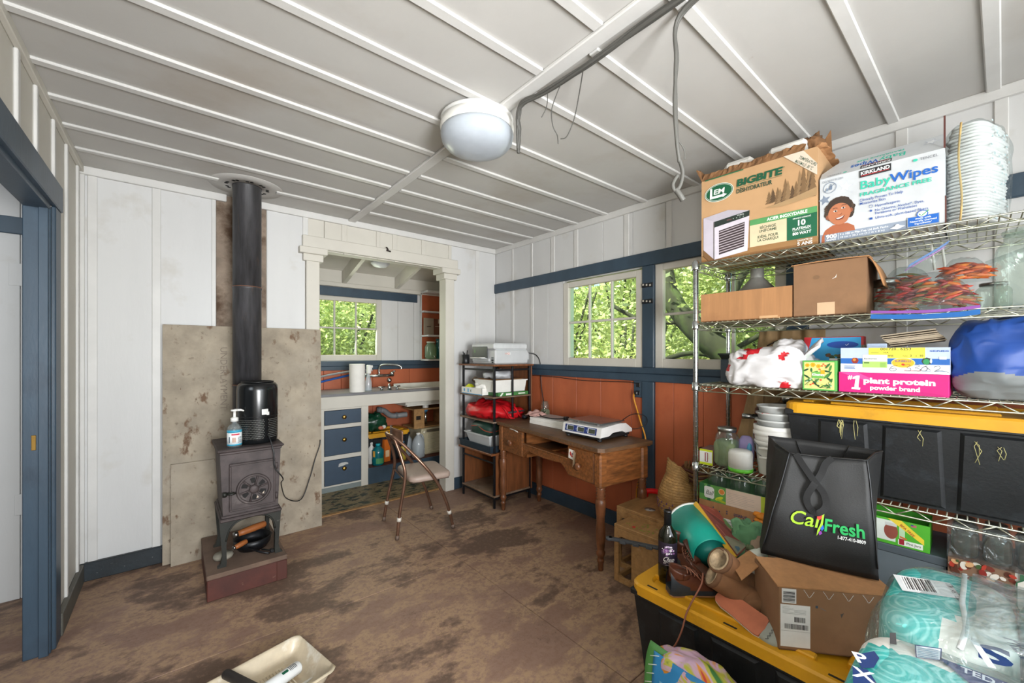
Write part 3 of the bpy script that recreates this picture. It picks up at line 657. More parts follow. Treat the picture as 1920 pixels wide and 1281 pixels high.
# ================================================================ STOVE CORNER
t = thing('cement_board', 'large stained grey cement board leaning on the wall behind the stove', 'board', (0, 0, 0))
m = M('cement'); m.add([(-.06, 3.325, 0), (.866, 3.325, 0), (.866, 3.362, 1.50), (-.06, 3.362, 1.50), (-.06, 3.336, 0), (.866, 3.336, 0), (.866, 3.373, 1.50), (-.06, 3.373, 1.50)], [(0, 1, 2, 3), (5, 4, 7, 6), (4, 0, 3, 7), (1, 5, 6, 2), (4, 5, 1, 0), (3, 2, 6, 7)]); build(m, 'panel', t)
m = M(mx=T(.235, 3.3545, 1.36, 0, -math.atan(.037 / 1.5) * 1.0)); m.ptext('UNDERLAYMENT', 0, 0, .04, '#82766a/.9', rot=-PI / 2, w=.42); build(m, 'stamp', t)
m = M('cement'); m.add([(-.02, 3.275, 0), (.47, 3.275, 0), (.47, 3.318, .62), (-.02, 3.318, .62), (-.02, 3.286, 0), (.47, 3.286, 0), (.47, 3.329, .62), (-.02, 3.329, .62)], [(0, 1, 2, 3), (5, 4, 7, 6), (4, 0, 3, 7), (1, 5, 6, 2), (4, 5, 1, 0), (3, 2, 6, 7)]); build(m, 'cement_board', None, 'smaller cement offcut leaning against the large cement board, left of the stove', 'board')
t = thing('hearth_plinth', 'low dark red wooden plinth under the small iron stove', 'plinth', (.318, 2.97, 0))
build(M('plinth_red').box((-.188, -.29, 0), (.188, .29, .112), .003), 'box', t); build(M('plinth_top').box((-.19, -.292, .112), (.19, .292, .138), .004), 'top', t)
build(M('#4b241b/.6').box((.135, -.2945, .002), (.188, -.288, .11), .002), 'corner_strip', t)
t = thing('wood_stove', 'small rusty cast-iron wood stove on four legs, round damper on its door', 'stove', (.337, 2.74, .138))
def taper(m, w0, w1, y0, y1, z0, z1, dy=0):
    m.add([(-w0, y0 + dy, z0), (w0, y0 + dy, z0), (w0, y1, z0), (-w0, y1, z0), (-w1, y0, z1), (w1, y0, z1), (w1, y1, z1), (-w1, y1, z1)], [(3, 2, 1, 0), (4, 5, 6, 7), (0, 1, 5, 4), (1, 2, 6, 5), (2, 3, 7, 6), (3, 0, 4, 7)]); return m
build(taper(M('stove_iron'), .133, .147, 0, .36, .275, .622), 'body', t)
m = M('stove_iron').box((-.150, -.022, .250), (.150, .37, .268), .006); m.box((-.142, -.012, .268), (.142, .365, .282), .004); build(m, 'ash_lip', t)
m = M('stove_iron'); m.box((-.163, -.022, .632), (.163, .39, .648), .007); m.box((-.152, -.010, .618), (.152, .372, .634), .004); build(m, 'top_plate', t)
m = M('stove_iron').box((-.106, -.010, .300), (.118, .004, .565), .004); d = build(m, 'door', t)
m = M('stove_iron')
for a, b in (((-.106, -.016, .553), (.118, -.010, .565)), ((-.106, -.016, .300), (.118, -.010, .311)), ((-.106, -.016, .311), (-.096, -.010, .553)), ((.108, -.016, .311), (.118, -.010, .553))): m.box(a, b, .003)
build(m, 'door_frame', d)
m = M('stove_iron', T(.010, -.010, .408, 0, PI / 2)); m.lathe([(.083, -.002), (.086, .006), (.082, .013), (.074, .013), (.071, .004), (.071, -.002)], 40); m.lathe([(.022, 0), (.024, .016), (.016, .021), (0, .022)], 24)
for k in range(6):
    a = k * PI / 3 + .26; m.tube([(.02 * cos(a), .02 * sin(a), .008), (.074 * cos(a), .074 * sin(a), .008)], .005, 6)
build(m, 'damper_wheel', d)
m = M('#151211/.8', T(.010, -.0105, .408, 0, PI / 2))
for k in range(6):
    a0 = k * PI / 3 + .40; m.add([(r * cos(a0 + q), r * sin(a0 + q), .0012) for r, q in ((.034, 0), (.062, 0), (.064, .22), (.062, .44), (.034, .44))], [(0, 1, 2, 3, 4)])
build(m, 'damper_vents', d, kind='stuff')
m = M('#c9b9a5/.7', T(.010, -.0105, .408, 0, PI / 2)); m.add([(.036, -.04, .0016), (.05, -.036, .0016), (.052, -.022, .0016)], [(0, 1, 2)]); m.add([(.012, -.058, .0016), (.024, -.054, .0016), (.018, -.042, .0016)], [(0, 1, 2)]); build(m, 'ash_specks', d)
m = M('stove_black').box((-.128, -.020, .396), (-.085, -.008, .412), .003); m.tube([(-.118, -.022, .408), (-.098, -.036, .404), (-.078, -.03, .406)], .006, 8); m.lathe([(.010, -.012), (.012, 0), (.010, .012)], 12, (-.128, -.022, .404)); build(m, 'latch', d)
m = M('stove_iron')
for z in (.345, .52): m.cyl((.124, -.012, z - .018), (.124, -.012, z + .018), .007, 10)
build(m, 'hinge', t)
for sx in (-1, 1):
    for y in (.018, .335):
        m = M('stove_black'); pr = [(.118, .256), (.150, .256), (.146, .20), (.140, .12), (.136, .05), (.146, .012), (.158, 0), (.118, 0), (.116, .02), (.118, .12), (.106, .19), (.08, .232), (.05, .25), (.05, .256)]
        m.slab([(sx * u, v) for u, v in pr], (y - .018, y + .018), 'y'); build(m, 'leg', t)
m = M('stove_black').tube(spline([(-.12, .0, .14), (-.10, .0, .205), (-.05, .0, .243), (.05, .0, .246), (.10, .0, .212), (.118, .0, .15)], 5), .005, 6); build(m, 'apron', t)
m = M('stove_iron').box((-.07, .30, .40), (.09, .47, .655), .02); build(m, 'flue_box', t)
t = thing('stove_pipe', 'black steel stove pipe rising from the iron stove to the ceiling', 'pipe', (.362, 3.135, .78))
zs = [0, .335, .965, 1.62]
for a, b in zip(zs, zs[1:]):
    build(M('stove_pipe').lathe([(.0795, a), (.0795, b - .014), (.0815, b - .012), (.0815, b - .002), (.0795, b)], 36), 'pipe_section', t)
m = M('#6e4a38/.6'); m.lathe([(.0822, .963), (.0826, .9655), (.0822, .968)], 36); m.lathe([(.0822, .333), (.0826, .3355), (.0822, .338)], 36); build(m, 'rust_ring', t)
m = M('ceiling_white').lathe([(.205, 1.6195), (.203, 1.6165), (.085, 1.6145), (.082, 1.6195)], 48); fl_ = build(m, 'ceiling_flange', t)
m = M('#0e0d0c/.9')
for k in range(18):
    a = 2 * PI * k / 18 + (.07 if k % 2 else -.07); m.lathe([(.011, 1.6138), (0, 1.6136)], 10, (.113 * cos(a), .113 * sin(a), 0))
build(m, 'vent_holes', fl_)
t = thing('air_purifier', 'black cylindrical air purifier standing on the iron stove', 'air purifier', (.385, 2.875, .787))
build(M('#121416/.22').lathe([(.098, 0), (.104, .008), (.106, .03), (.1065, .155), (.107, .16), (.107, .31), (.104, .337), (.094, .352), (.075, .357), (0, .357)], 48), 'housing', t)
m = M('#70706a/.5')
for r_ in range(11):
    for k in range(34):
        a = -PI * .5 + (k - 17 + (r_ % 2) * .5) * .068; z = .035 + r_ * .0105
        if abs(k - 21) < 2: continue
        p = [(1.0745 * .1 * cos(a + q), 1.0745 * .1 * sin(a + q), z + w) for q, w in ((-.022, 0), (0, .003), (.022, 0), (0, -.003))]; m.add(p, [(0, 1, 2, 3)])
build(m, 'grille', t, kind='stuff')
m = M('#0c0d0e/.4').lathe([(.1078, .157), (.1083, .159), (.1078, .161)], 48); m.lathe([(.085, .3575), (.085, .3625), (.078, .364), (.07, .3575)], 36); build(m, 'seam_ring', t)
m = M('#d5d5d2/.5')
lab = [(a, z) for a, z in ((-.06, .172), (.26, .172), (.26, .205), (-.06, .205))]
m.add([(.1076 * cos(-PI / 2 + .12 + a), .1076 * sin(-PI / 2 + .12 + a), z) for a in (-.06, .02, .1, .18, .26) for z in (.170, .203)], [(2 * i, 2 * i + 2, 2 * i + 3, 2 * i + 1) for i in range(4)]); m.add([(.1077 * cos(-PI / 2 + a), .1077 * sin(-PI / 2 + a), z) for a in (.30, .37, .44) for z in (.166, .186)], [(2 * i, 2 * i + 2, 2 * i + 3, 2 * i + 1) for i in range(2)]); build(m, 'rating_label', t)
m = M('black_plastic').tube(spline([(.035, -.108, .055), (.045, -.15, .02), (.058, -.168, -.05), (.062, -.172, -.13), (.108, -.15, -.21), (.135, .05, -.30), (.21, .30, -.475), (.325, .405, -.54), (.39, .43, -.405), (.43, .44, -.27), (.463, .445, -.175), (.469, .452, -.13)], 8), .0035, 8); build(m, 'cord', t)
t = thing('soap_bottle', 'clear pump bottle with blue and white label, standing on the iron stove', 'bottle', (.262, 2.80, .787))
build(M('clear_plastic').lathe([(.034, 0), (.036, .004), (.036, .095), (.033, .112), (.018, .128), (.013, .132), (.013, .145)], 28), 'bottle', t)
m = M('#e9ecec/.4').lathe([(.0364, .018), (.0364, .082)], 28); m.use('#3aa0c0/.4').lathe([(.0365, .010), (.0365, .018)], 28).lathe([(.0365, .082), (.0365, .094)], 28); lb = build(m, 'label', t)
m = M('#c8324a/.5')
def onring(m, r, a0, a1, z0, z1, n=5): m.add([(r * cos(-PI / 2 + a0 + (a1 - a0) * i / n), r * sin(-PI / 2 + a0 + (a1 - a0) * i / n), z) for i in range(n + 1) for z in (z0, z1)], [(2 * i, 2 * i + 2, 2 * i + 3, 2 * i + 1) for i in range(n)])
onring(m, .0368, -.5, .6, .068, .076); m.use('#5c6b74/.5')
for k in range(5): onring(m, .0368, .35, 1.0, .026 + k * .007, .029 + k * .007)
onring(m, .0368, -.9, -.72, .025, .06); m.use('#b99a8a/.5'); onring(m, .0368, -.4, .1, .028, .055); build(m, 'label_print', lb)
m = M('white_plastic').lathe([(.019, .143), (.019, .163), (.012, .166), (.007, .168), (.007, .200), (.018, .202), (.018, .210), (0, .211)], 20); m.tube([(0, 0, .206), (.03, -.004, .206), (.045, -.006, .199)], [.008, .006, .004], 8); build(m, 'pump', t)
t = thing('skillet', 'black cast-iron skillet under the stove', 'pan', (.365, 2.92, .1385))
build(M('black_metal').lathe([(.075, 0), (.095, .03), (.10, .065), (.094, .065), (.088, .03), (.07, .008), (0, .008)], 32), 'pan', t); build(M('black_metal').tube([(-.03, -.09, .035), (.02, -.14, .015), (.06, -.175, .008)], [.008, .006, .006], 8), 'handle', t)
def tool(label, a, b, r, rz):
    t = thing('hand_tool', label, 'tool', a); d = V(b) - V(a)
    build(M('#9a5a2c/.5').tube([d * .12, d * .3, d * .6, d * .95, d], [r * .8, r, r * 1.1, r, r * .7], 12), 'handle', t); build(M('steel').tube([d * 0, d * .12], [r * .85, r * .85], 12), 'ferrule', t)
tool('wooden tool handle with grey metal end, upper one lying on the skillet', (.262, 2.845, .262), (.43, 2.90, .27), .019, 0); tool('shorter orange wooden tool handle lying below it against the skillet', (.255, 2.80, .205), (.325, 2.835, .215), .014, 0)
build(M('#8f897c/.7').lathe([(.045, 0), (.05, .012), (.045, .024), (0, .027)], 24), 'tin_lid', None, 'dusty round tin behind the front left leg of the stove', 'tin', loc=(.215, 2.875, .138))
m = M('black_plastic').tube(spline([(.40, 2.83, .145), (.42, 2.80, .147), (.44, 2.775, .147)], 5), .004, 6); m.box((.432, 2.752, .139), (.456, 2.785, .158), .005); build(m, 'plug_lead', None, 'black plug and lead lying by the right front leg of the stove', 'plug')

# ================================================================ FOLDING CHAIR
t = thing('folding_chair', 'brown metal folding chair with beige padded seat, standing before the kitchen opening', 'chair', (1.44, 2.86, 0))
o = V((1.44, 2.86, 0)); q = lambda *p: [V(x) - o for x in p]
for nm, pts in (('leg', [(1.205, 2.724, .004), (1.222, 2.715, .2), (1.254, 2.70, .44), (1.24, 2.72, .56), (1.205, 2.765, .70), (1.20, 2.79, .715)]), ('leg', [(1.263, 3.105, .004), (1.29, 3.085, .2), (1.330, 3.055, .43), (1.305, 3.03, .56), (1.24, 2.985, .70), (1.225, 2.96, .715)]),
                ('leg', [(1.616, 2.645, .004), (1.55, 2.62, .2), (1.455, 2.605, .39), (1.36, 2.63, .525), (1.26, 2.71, .655), (1.20, 2.765, .72), (1.198, 2.80, .725)]), ('leg', [(1.675, 3.088, .004), (1.60, 3.06, .2), (1.51, 3.03, .37), (1.40, 3.0, .52), (1.28, 2.985, .65), (1.235, 2.97, .71), (1.222, 2.94, .725)])):
    l_ = build(M('chair_tube').tube(spline(q(*pts), 6), .0115, 10), nm, t)
    a = V(pts[0]) - o; d_ = (V(pts[1]) - V(pts[0])).normalized()
    build(M('#6b5a4e/.6').tube([a, a + d_ * .03], .0135, 10), 'foot_cap', l_)
    if pts[0][0] < 1.65: build(M('#d5cfc4/.5').tube([a + d_ * .13, a + d_ * .155], .016, 10), 'clip', l_)
build(M('chair_tube').tube(spline(q((1.198, 2.80, .725), (1.195, 2.87, .728), (1.222, 2.94, .725)), 5), .0115, 10), 'top_bar', t)
m = M('chair_tube', T(0, 0, 0, rad(-8)))
def bk(u, v):
    w = (u - .5) * 2; return (-.185 + .045 * w * w, -.06 + .29 * u, .645 + .10 * v + (0.012 if v > .5 else -.008) * (1 - w * w))
m.sheet(bk, 14, 6, .006); build(m, 'backrest', t)
m = M('chair_vinyl', T(.01, -.04, 0, rad(-9))); 
pol = []
for cx, cy, a0, r_ in ((.165, .19, 0, .05), (-.15, .20, 90, .06), (-.15, -.20, 180, .06), (.165, -.19, 270, .05)):
    for k in range(6): a = rad(a0 + 18 * k); pol.append((cx + (cos(a) - (1 if cx > 0 else -1)) * r_, cy + (sin(a) - (1 if cy > 0 else -1)) * r_))
def ringpad(m, pol, lv):
    n = len(pol); vs = []; fs = []
    for s_, z in lv: vs += [(x * s_, y * s_, z) for x, y in pol]
    for j in range(len(lv) - 1):
        for k in range(n): k2 = (k + 1) % n; fs.append((j * n + k, j * n + k2, (j + 1) * n + k2, (j + 1) * n + k))
    fs.append(tuple(range(n))[::-1]); fs.append(tuple((len(lv) - 1) * n + k for k in range(n))); m.add(vs, fs, True)
ringpad(m, pol, [(.93, .400), (.99, .405), (1.0, .418), (.99, .432), (.95, .441), (.85, .445), (.5, .447)]); st = build(m, 'seat', t)
build(M('#5c4a40/.6', T(.01, -.04, 0, rad(-9))).box((-.13, -.17, .392), (.15, .17, .401), .003), 'seat_base', st)
build(M('chair_tube').tube(q((1.254, 2.695, .41), (1.30, 2.86, .395), (1.325, 3.05, .41)), .007, 8), 'cross_rod', t)

# ================================================================ KITCHEN CABINET AND THINGS ROUND THE SINK
t = thing('sink_cabinet', 'white kitchen base cabinet with three blue drawers and an open bay under the sink', 'cabinet', (1.0, 4.05, 0))
b = M('wall_cream'); b.box((.02, 0, .05), (.075, .02, .80), .002); b.box((.42, 0, 0), (.49, .02, .80), .002)
for z0, z1 in ((.05, .065), (.305, .345), (.60, .637), (.775, .80)): b.box((.075, 0, z0), (.42, .02, z1), .002)
b.box((.02, .02, .05), (.04, .55, .80)); b.box((.465, .02, .05), (.485, .55, .80)); b.box((0, -.008, .792), (1.75, .018, .905), .003); build(b, 'face_frame', t)
build(M('blue_paint').box((.485, 0, 0), (1.75, .02, .165), .002), 'kick_board', t); build(M('#76807f/.6').box((.02, .004, 0), (.42, .02, .05), .002), 'toe_board', t); build(M('plinth_red').box((.485, .02, .15), (1.75, .55, .168), .002), 'bay_floor', t)
for z0, z1, kz in ((.637, .775, .706), (.345, .60, .49), (.065, .305, .215)):
    d = build(M('#35475a/.5').box((.078, -.006, z0 + .003), (.417, .018, z1 - .003), .003), 'drawer', t)
    build(M('brass').lathe([(.008, 0), (.009, .012), (.019, .018), (.020, .025), (.012, .031), (0, .032)], 20), 'knob', d); k = bpy.data.objects[d.children[0].name]; k.location = (.25, -.006, kz); k.rotation_euler = (PI / 2, 0, 0)
    if kz < .3: build(M('#b9bbb8/.4').slab([(.20, .232), (.205, .26), (.225, .268), (.27, .268), (.29, .26), (.292, .245), (.27, .246), (.24, .236)], (-.0075, -.006), 'y'), 'worn_pull', d)
c = M('#77777a/.35'); c.box((0, -.012, .905), (.93, .555, .93), .003); c.box((.93, -.012, .905), (1.75, .09, .93), .003); c.box((.93, .45, .905), (1.75, .555, .93), .003); build(c, 'worktop', t)
c = M('#d2d0c6/.3'); c.box((.93, .09, .75), (.945, .45, .935), .003); c.box((1.63, .09, .75), (1.645, .45, .935), .003); c.box((.945, .09, .75), (1.63, .10, .935), .003); c.box((.945, .43, .75), (1.63, .45, .965), .004); c.box((.945, .09, .735), (1.63, .45, .75)); build(c, 'sink_basin', t)
t = thing('wall_faucet', 'chrome wall faucet with two handles and a curved spout above the sink', 'faucet', (1.80, 4.61, 1.06))
build(M('chrome').tube([(-.17, -.055, 0), (.17, -.055, 0)], .015, 12), 'bridge', t)
for x in (-.16, .15):
    m = M('chrome').tube([(x, 0, 0), (x, -.055, 0)], .014, 10); m.lathe([(.03, 0), (.03, .006), (.02, .012)], 20); build(m, 'supply', t)
    m = M('chrome', T(x, -.07, .02)); m.lathe([(.02, -.02), (.022, .012), (.012, .02)], 16); m.tube([(0, 0, .018), (.02 if x > 0 else -.035, -.035, .03)], .007, 8); build(m, 'handle', t)
build(M('chrome').tube(spline([(0, -.055, .01), (.0, -.06, .09), (.03, -.09, .125), (.14, -.16, .125), (.20, -.19, .105), (.205, -.195, .075)], 7), .0105, 10), 'spout', t)
for x in (-.20, .14): build(M('chrome', T(x, 0, -.06, 0, PI / 2)).lathe([(.028, 0), (.03, .01), (.018, .03), (0, .034)], 20), 'valve_cap', t)
t = thing('sink_taps', 'low chrome tap pair standing on the worktop at the sink', 'faucet', (1.755, 4.16, .93))
for x in (-.085, .085): m = M('chrome', T(x, 0, 0)); m.lathe([(.017, 0), (.014, .02), (.008, .028)], 14); m.tube([(-.035, 0, .03), (.035, 0, .034)], .007, 8); build(m, 'handle', t)
build(M('chrome').lathe([(.022, 0), (.018, .03), (.012, .06), (0, .066)], 16), 'spout', t)
t = thing('paper_towel_roll', 'white paper towel roll standing on the kitchen worktop', 'paper roll', (1.405, 4.125, .93))
m = M('paper').lathe([(.02, 0), (.073, 0), (.074, .004), (.074, .276), (.073, .28), (.02, .28)], 40); build(m, 'roll', t); build(M('cardboard').lathe([(.02, .002), (.02, .2795), (.017, .2795), (.017, .002)], 20), 'core', t)
t = thing('spray_bottle', 'clear trigger spray bottle right of the paper towel roll', 'bottle', (1.545, 4.20, .93))
build(M('jug_film').lathe([(.032, 0), (.035, .006), (.033, .09), (.02, .14), (.014, .165), (.014, .18)], 24), 'bottle', t); m = M('#e6e6e2/.4').box((-.016, -.03, .175), (.02, .02, .265), .006); m.box((.015, -.012, .235), (.045, .008, .262), .005); m.tube([(.03, -.004, .235), (.038, -.004, .2)], .005, 6); build(m, 'trigger_head', t)
for nm, lb, cl, zz in (('blue_hose', 'blue water hose along the kitchen backsplash', '#1c55a8/.4', 0), ('grey_hose', 'grey water hose above the blue hose on the backsplash', '#8a8d90/.4', .05)):
    build(M(cl).tube(spline([(.80, 4.45, .985 + zz * .4), (1.05, 4.50, 1.0 + zz), (1.3, 4.54, 1.045 + zz), (1.6, 4.57, 1.10 + zz * .6), (1.66, 4.575, 1.09 + zz * .5)], 7), .011, 10), nm, None, lb, 'hose')
# wall cupboard with open shelves
t = thing('wall_cupboard', 'open wall cupboard with orange back and white shelves, right of the kitchen window', 'cupboard', (2.34, 4.40, 1.22))
build(M('orange_paint').box((0.015, .195, 0), (.41, .21, .86), .001), 'back', t); build(M('wall_white').box((0, .19, 0), (.016, .21, .84), .002), 'side_panel', t); build(M('wall_white').box((0, .02, .835), (.41, .2, .86), .002), 'top_board', t)
for z, y0 in ((.005, 0), (.30, 0), (.60, .12)): build(M('wall_white').box((.0, y0, z), (.41, .2, z + .02), .002), 'shelf', t)
t = thing('wooden_box', 'small weathered wooden box on the middle shelf of the orange cupboard', 'box', (2.295, 4.42, 1.541)); build(M('#8f8574/.8').box((0, 0, 0), (.13, .012, .20), .002), 'end_panel', t); build(M('#5a3524/.6').box((.13, .002, 0), (.30, .14, .195), .003), 'body', t)
m = M('#3a2a20/.7').tube([(.035, -.006, .095), (.085, -.008, .10)], .006, 6); build(m, 'pull', t); m = M('#b7a896/.5').box((.19, .0005, .14), (.205, .002, .19)); m.box((.15, .0005, .10), (.28, .002, .106)); build(m, 'trim_marks', t)
t = thing('glass_dispenser', 'pale green glass drink dispenser on the lowest shelf of the orange cupboard', 'jar', (2.405, 4.46, 1.246))
build(M('green_jar').lathe([(.05, 0), (.066, .008), (.07, .03), (.07, .14), (.06, .17), (.045, .185), (.047, .20)], 28), 'jar', t); build(M('#c9d0c4/.4').lathe([(.05, .198), (.05, .212), (0, .215)], 24), 'lid', t); build(M('chrome').tube([(.0, -.068, .03), (.0, -.095, .034), (.004, -.098, .015)], .008, 8), 'tap', t)
build(M('blue_jar').lathe([(.045, 0), (.05, .008), (.05, .19), (.04, .22), (.042, .25)], 24), 'blue_glass_jar', None, 'blue glass jar behind the pale green dispenser', 'jar', loc=(2.53, 4.47, 1.246))
t = thing('ceiling_lamp', 'small white dome lamp under the kitchen rafters', 'lamp', (1.60, 4.02, 2.262)); build(M('white_plastic').lathe([(.085, 0), (.095, -.005), (.095, -.022)], 32), 'rim', t); build(M('#d6dadd/.4').lathe([(.095, -.022), (.09, -.045), (.06, -.07), (0, -.08)], 32), 'glass_dome', t); build(M('wall_cream').box((-.07, -.07, 0), (.07, .07, .06), .004), 'mount', t)
# under the sink
def tote(name, label, loc, rz, L, W, H, extra=None):
    t = thing(name, label, 'tote', loc, rz); m = M('tote_black'); i = .045
    b0 = [(i, i), (L - i, i), (L - i, W - i), (i, W - i)]; t0 = [(.012, .012), (L - .012, .012), (L - .012, W - .012), (.012, W - .012)]
    m.add([(x, y, 0) for x, y in b0] + [(x, y, H - .03) for x, y in t0], [(3, 2, 1, 0), (4, 5, 6, 7), (0, 1, 5, 4), (1, 2, 6, 5), (2, 3, 7, 6), (3, 0, 4, 7)]); m.box((.002, .002, H - .055), (L - .002, W - .002, H - .03), .004); build(m, 'bin', t)
    m = M('tote_black'); f = lambda x, z: (i + (.012 - i) * z / (H - .03))
    for x0, x1, z0, z1, d in ((.16 * L, .36 * L, .05 * H, .80 * H, .010), (.42 * L, .62 * L, .05 * H, .80 * H, .010), (.68 * L, .88 * L, .05 * H, .80 * H, .010)):
        m.add([(x0, f(0, z0) - d, z0), (x1, f(0, z0) - d, z0), (x1 - .01, f(0, z1) - d, z1), (x0 + .01, f(0, z1) - d, z1), (x0 - .012, f(0, z0) + .002, z0 - .01), (x1 + .012, f(0, z0) + .002, z0 - .01), (x1 + .004, f(0, z1) + .002, z1 + .01), (x0 - .004, f(0, z1) + .002, z1 + .01)], [(0, 1, 2, 3), (4, 5, 1, 0), (1, 5, 6, 2), (2, 6, 7, 3), (4, 0, 3, 7)])
    build(m, 'side_panels', t)
    m = M('tote_yellow'); pol = []
    for cx, cy, a0 in ((L, W, 0), (0, W, 90), (0, 0, 180), (L, 0, 270)):
        for k in range(6): a = rad(a0 + 18 * k); r_ = .05; pol.append((cx + (-r_ if cx else r_) + r_ * cos(a), cy + (-r_ if cy else r_) + r_ * sin(a)))
    n = len(pol); cx, cy = L / 2, W / 2
    def ring(dx, z): return [(cx + (x - cx) * (1 - 2 * dx / L), cy + (y - cy) * (1 - 2 * dx / W), z) for x, y in pol]
    lv = [ring(0, H - .045), ring(0, H - .008), ring(.006, H), ring(.055, H), ring(.062, H - .014)]
    vs = [p for l in lv for p in l]; fs = [(j * n + k, j * n + (k + 1) % n, (j + 1) * n + (k + 1) % n, (j + 1) * n + k) for j in range(len(lv) - 1) for k in range(n)]; fs.append(tuple((len(lv) - 1) * n + k for k in range(n))); fs.append(tuple(range(n))[::-1]); m.add(vs, fs)
    ld = build(m, 'lid', t)
    m = M('tote_yellow'); m.box((.20 * L, .055, H - .014), (.80 * L, .085, H + .008), .004); m.box((.20 * L, W - .085, H - .014), (.80 * L, W - .055, H + .008), .004); m.box((.05, .22 * W, H - .014), (.09, .78 * W, H + .006), .004); m.box((L - .09, .22 * W, H - .014), (L - .05, .78 * W, H + .006), .004); build(m, 'lid_ribs', ld)
    m = M('#221d12/.8')
    for x in (.12 * L, .5 * L, .88 * L): m.box((x - .022, .018, H - .001), (x + .022, .026, H + .0012))
    build(m, 'lid_slots', ld)
    for x0 in (-.004, L - .02): build(M('tote_black').box((x0, W * .3, H - .10), (x0 + .024, W * .7, H - .05), .006), 'handle', t)
    return t
tote('storage_tote', 'black tote with yellow lid under the kitchen sink, green bag on it', (1.505, 4.17, .168), 0, .50, .36, .31)
t = thing('trash_bag', 'dark green plastic bag lying on the tote under the sink', 'bag', (1.655, 4.32, .575)); m = M('garbage_green').blob((0, 0, 0), (.13, .11, .10), 2.2, 36, 24, .022, 13, 3, True, -.088); build(m, 'sack', t); build(M('#c9704f/.5').blob((.03, -.105, -.05), (.03, .012, .02), 2, 12, 8, .004, 40, 2), 'orange_scrap', t)
m = M('#d8d6cf/.5').blob((.065, -.10, -.045), (.025, .01, .02), 2, 12, 8, .004, 40, 4); build(m, 'white_scrap', t)
t = thing('detergent_jug', 'translucent turquoise jug on the floor of the sink bay', 'bottle', (1.615, 4.12, .168)); build(M('#0d6f78/.15').lathe([(.05, 0), (.058, .006), (.06, .05), (.056, .08), (.06, .11), (.058, .15), (.03, .185), (.02, .195)], 28), 'bottle', t); build(M('#1aa0ae/.4').lathe([(.023, .195), (.023, .215), (0, .217)], 18), 'cap', t)
m = M('#4f9a62/.5'); onring(m, .0605, -.7, .8, .02, .075); m.use('#d9a84a/.5'); onring(m, .0603, -1.35, -.85, .09, .15); build(m, 'label', t)
t = thing('powder_box', 'orange carton leaning behind the turquoise jug', 'box', (1.70, 4.155, .169), rad(15)); build(M('#cf6a1e/.5').box((0, 0, 0), (.075, .05, .235), .002), 'carton', t); build(M('#e8c9a0/.5').box((.012, -.001, .05), (.06, 0, .12)), 'label', t)
t = thing('pump_bottle', 'white pump bottle behind the turquoise jug', 'bottle', (1.575, 4.20, .168)); build(M('white_plastic').lathe([(.03, 0), (.033, .006), (.033, .16), (.014, .19), (.014, .2)], 20), 'bottle', t); m = M('#dcdcd8/.4').lathe([(.018, .2), (.018, .22), (.006, .225), (.006, .25), (.016, .252), (0, .262)], 14); m.tube([(0, 0, .256), (.035, -.01, .25)], .005, 6); build(m, 'pump', t)
def jug(label, loc, rz):
    t = thing('water_jug', label, 'jug', loc, rz); build(M('jug_film').lathe([(.062, 0), (.07, .008), (.07, .14), (.062, .18), (.035, .225), (.02, .24), (.02, .25)], 28), 'bottle', t); build(M('#e8e8e4/.4').lathe([(.023, .248), (.023, .266), (0, .268)], 16), 'cap', t); build(M('jug_film').tube(spline([(.02, 0, .235), (.055, 0, .23), (.075, 0, .18), (.07, 0, .13)], 5), .011, 8), 'handle', t)
    m = M('#b9c0c4/.4'); onring(m, .0706, .3, 1.0, .04, .10); build(m, 'label', t)
jug('empty clear gallon jug standing in front under the sink', (2.08, 4.14, .168), .3); jug('empty clear gallon jug standing behind the other gallon jug', (2.005, 4.29, .168), .9)
t = thing('yellow_bottle', 'small yellow bottle on the bay floor behind the chair back', 'bottle', (1.90, 4.14, .168)); build(M('#c2a83a/.4').lathe([(.03, 0), (.032, .006), (.032, .12), (.012, .16), (.012, .18)], 18), 'bottle', t); build(M('#3b6a8c/.4').lathe([(.014, .178), (.014, .2), (0, .202)], 14), 'cap', t)
t = thing('window_air_conditioner', 'beige window air conditioner standing under the sink', 'air conditioner', (2.135, 4.17, .168)); build(M('#bcb396/.5').box((0, 0, 0), (.46, .36, .295), .012), 'case', t)
m = M('#d0c8ae/.5')
for k in range(15): m.box((.075, -.010, .03 + k * .0145), (.45, -.001, .038 + k * .0145), .002)
build(m, 'louvres', t, kind='stuff'); build(M('#5b5546/.5').box((.06, -.006, .252), (.45, .002, .285), .002), 'control_strip', t)
m = M('#d9d2bd/.5', T(.03, -.002, .26, 0, PI / 2)).lathe([(.018, 0), (.016, .012), (0, .014)], 16); build(m, 'dial', t)
t = thing('wooden_crate', 'light wooden crate on the air conditioner, hand hole in its end', 'crate', (2.06, 4.20, .465)); p_ = 'plywood'
build(M(p_).box((0, 0, .205), (.44, .30, .222), .002), 'top_board', t); build(M(p_).box((.11, 0, 0), (.128, .30, .205), .002), 'divider', t); build(M(p_).box((.40, 0, 0), (.42, .3, .205), .002), 'side_board', t)
m = M(p_)
for a, b in (((0, .0, 0), (.11, .018, .10)), ((0, 0, .145), (.11, .018, .205)), ((0, 0, .10), (.025, .018, .145)), ((.085, 0, .10), (.11, .018, .145))): m.box(a, b, .001)
build(m, 'end_board', t); build(M('#1d1610/.9').box((.02, .02, .095), (.09, .03, .15)), 'hole_shade', t); build(M(p_).box((0, .02, 0), (.44, .30, .015), .002), 'bottom_board', t)  # dark slab behind the opening stands in for the shade inside
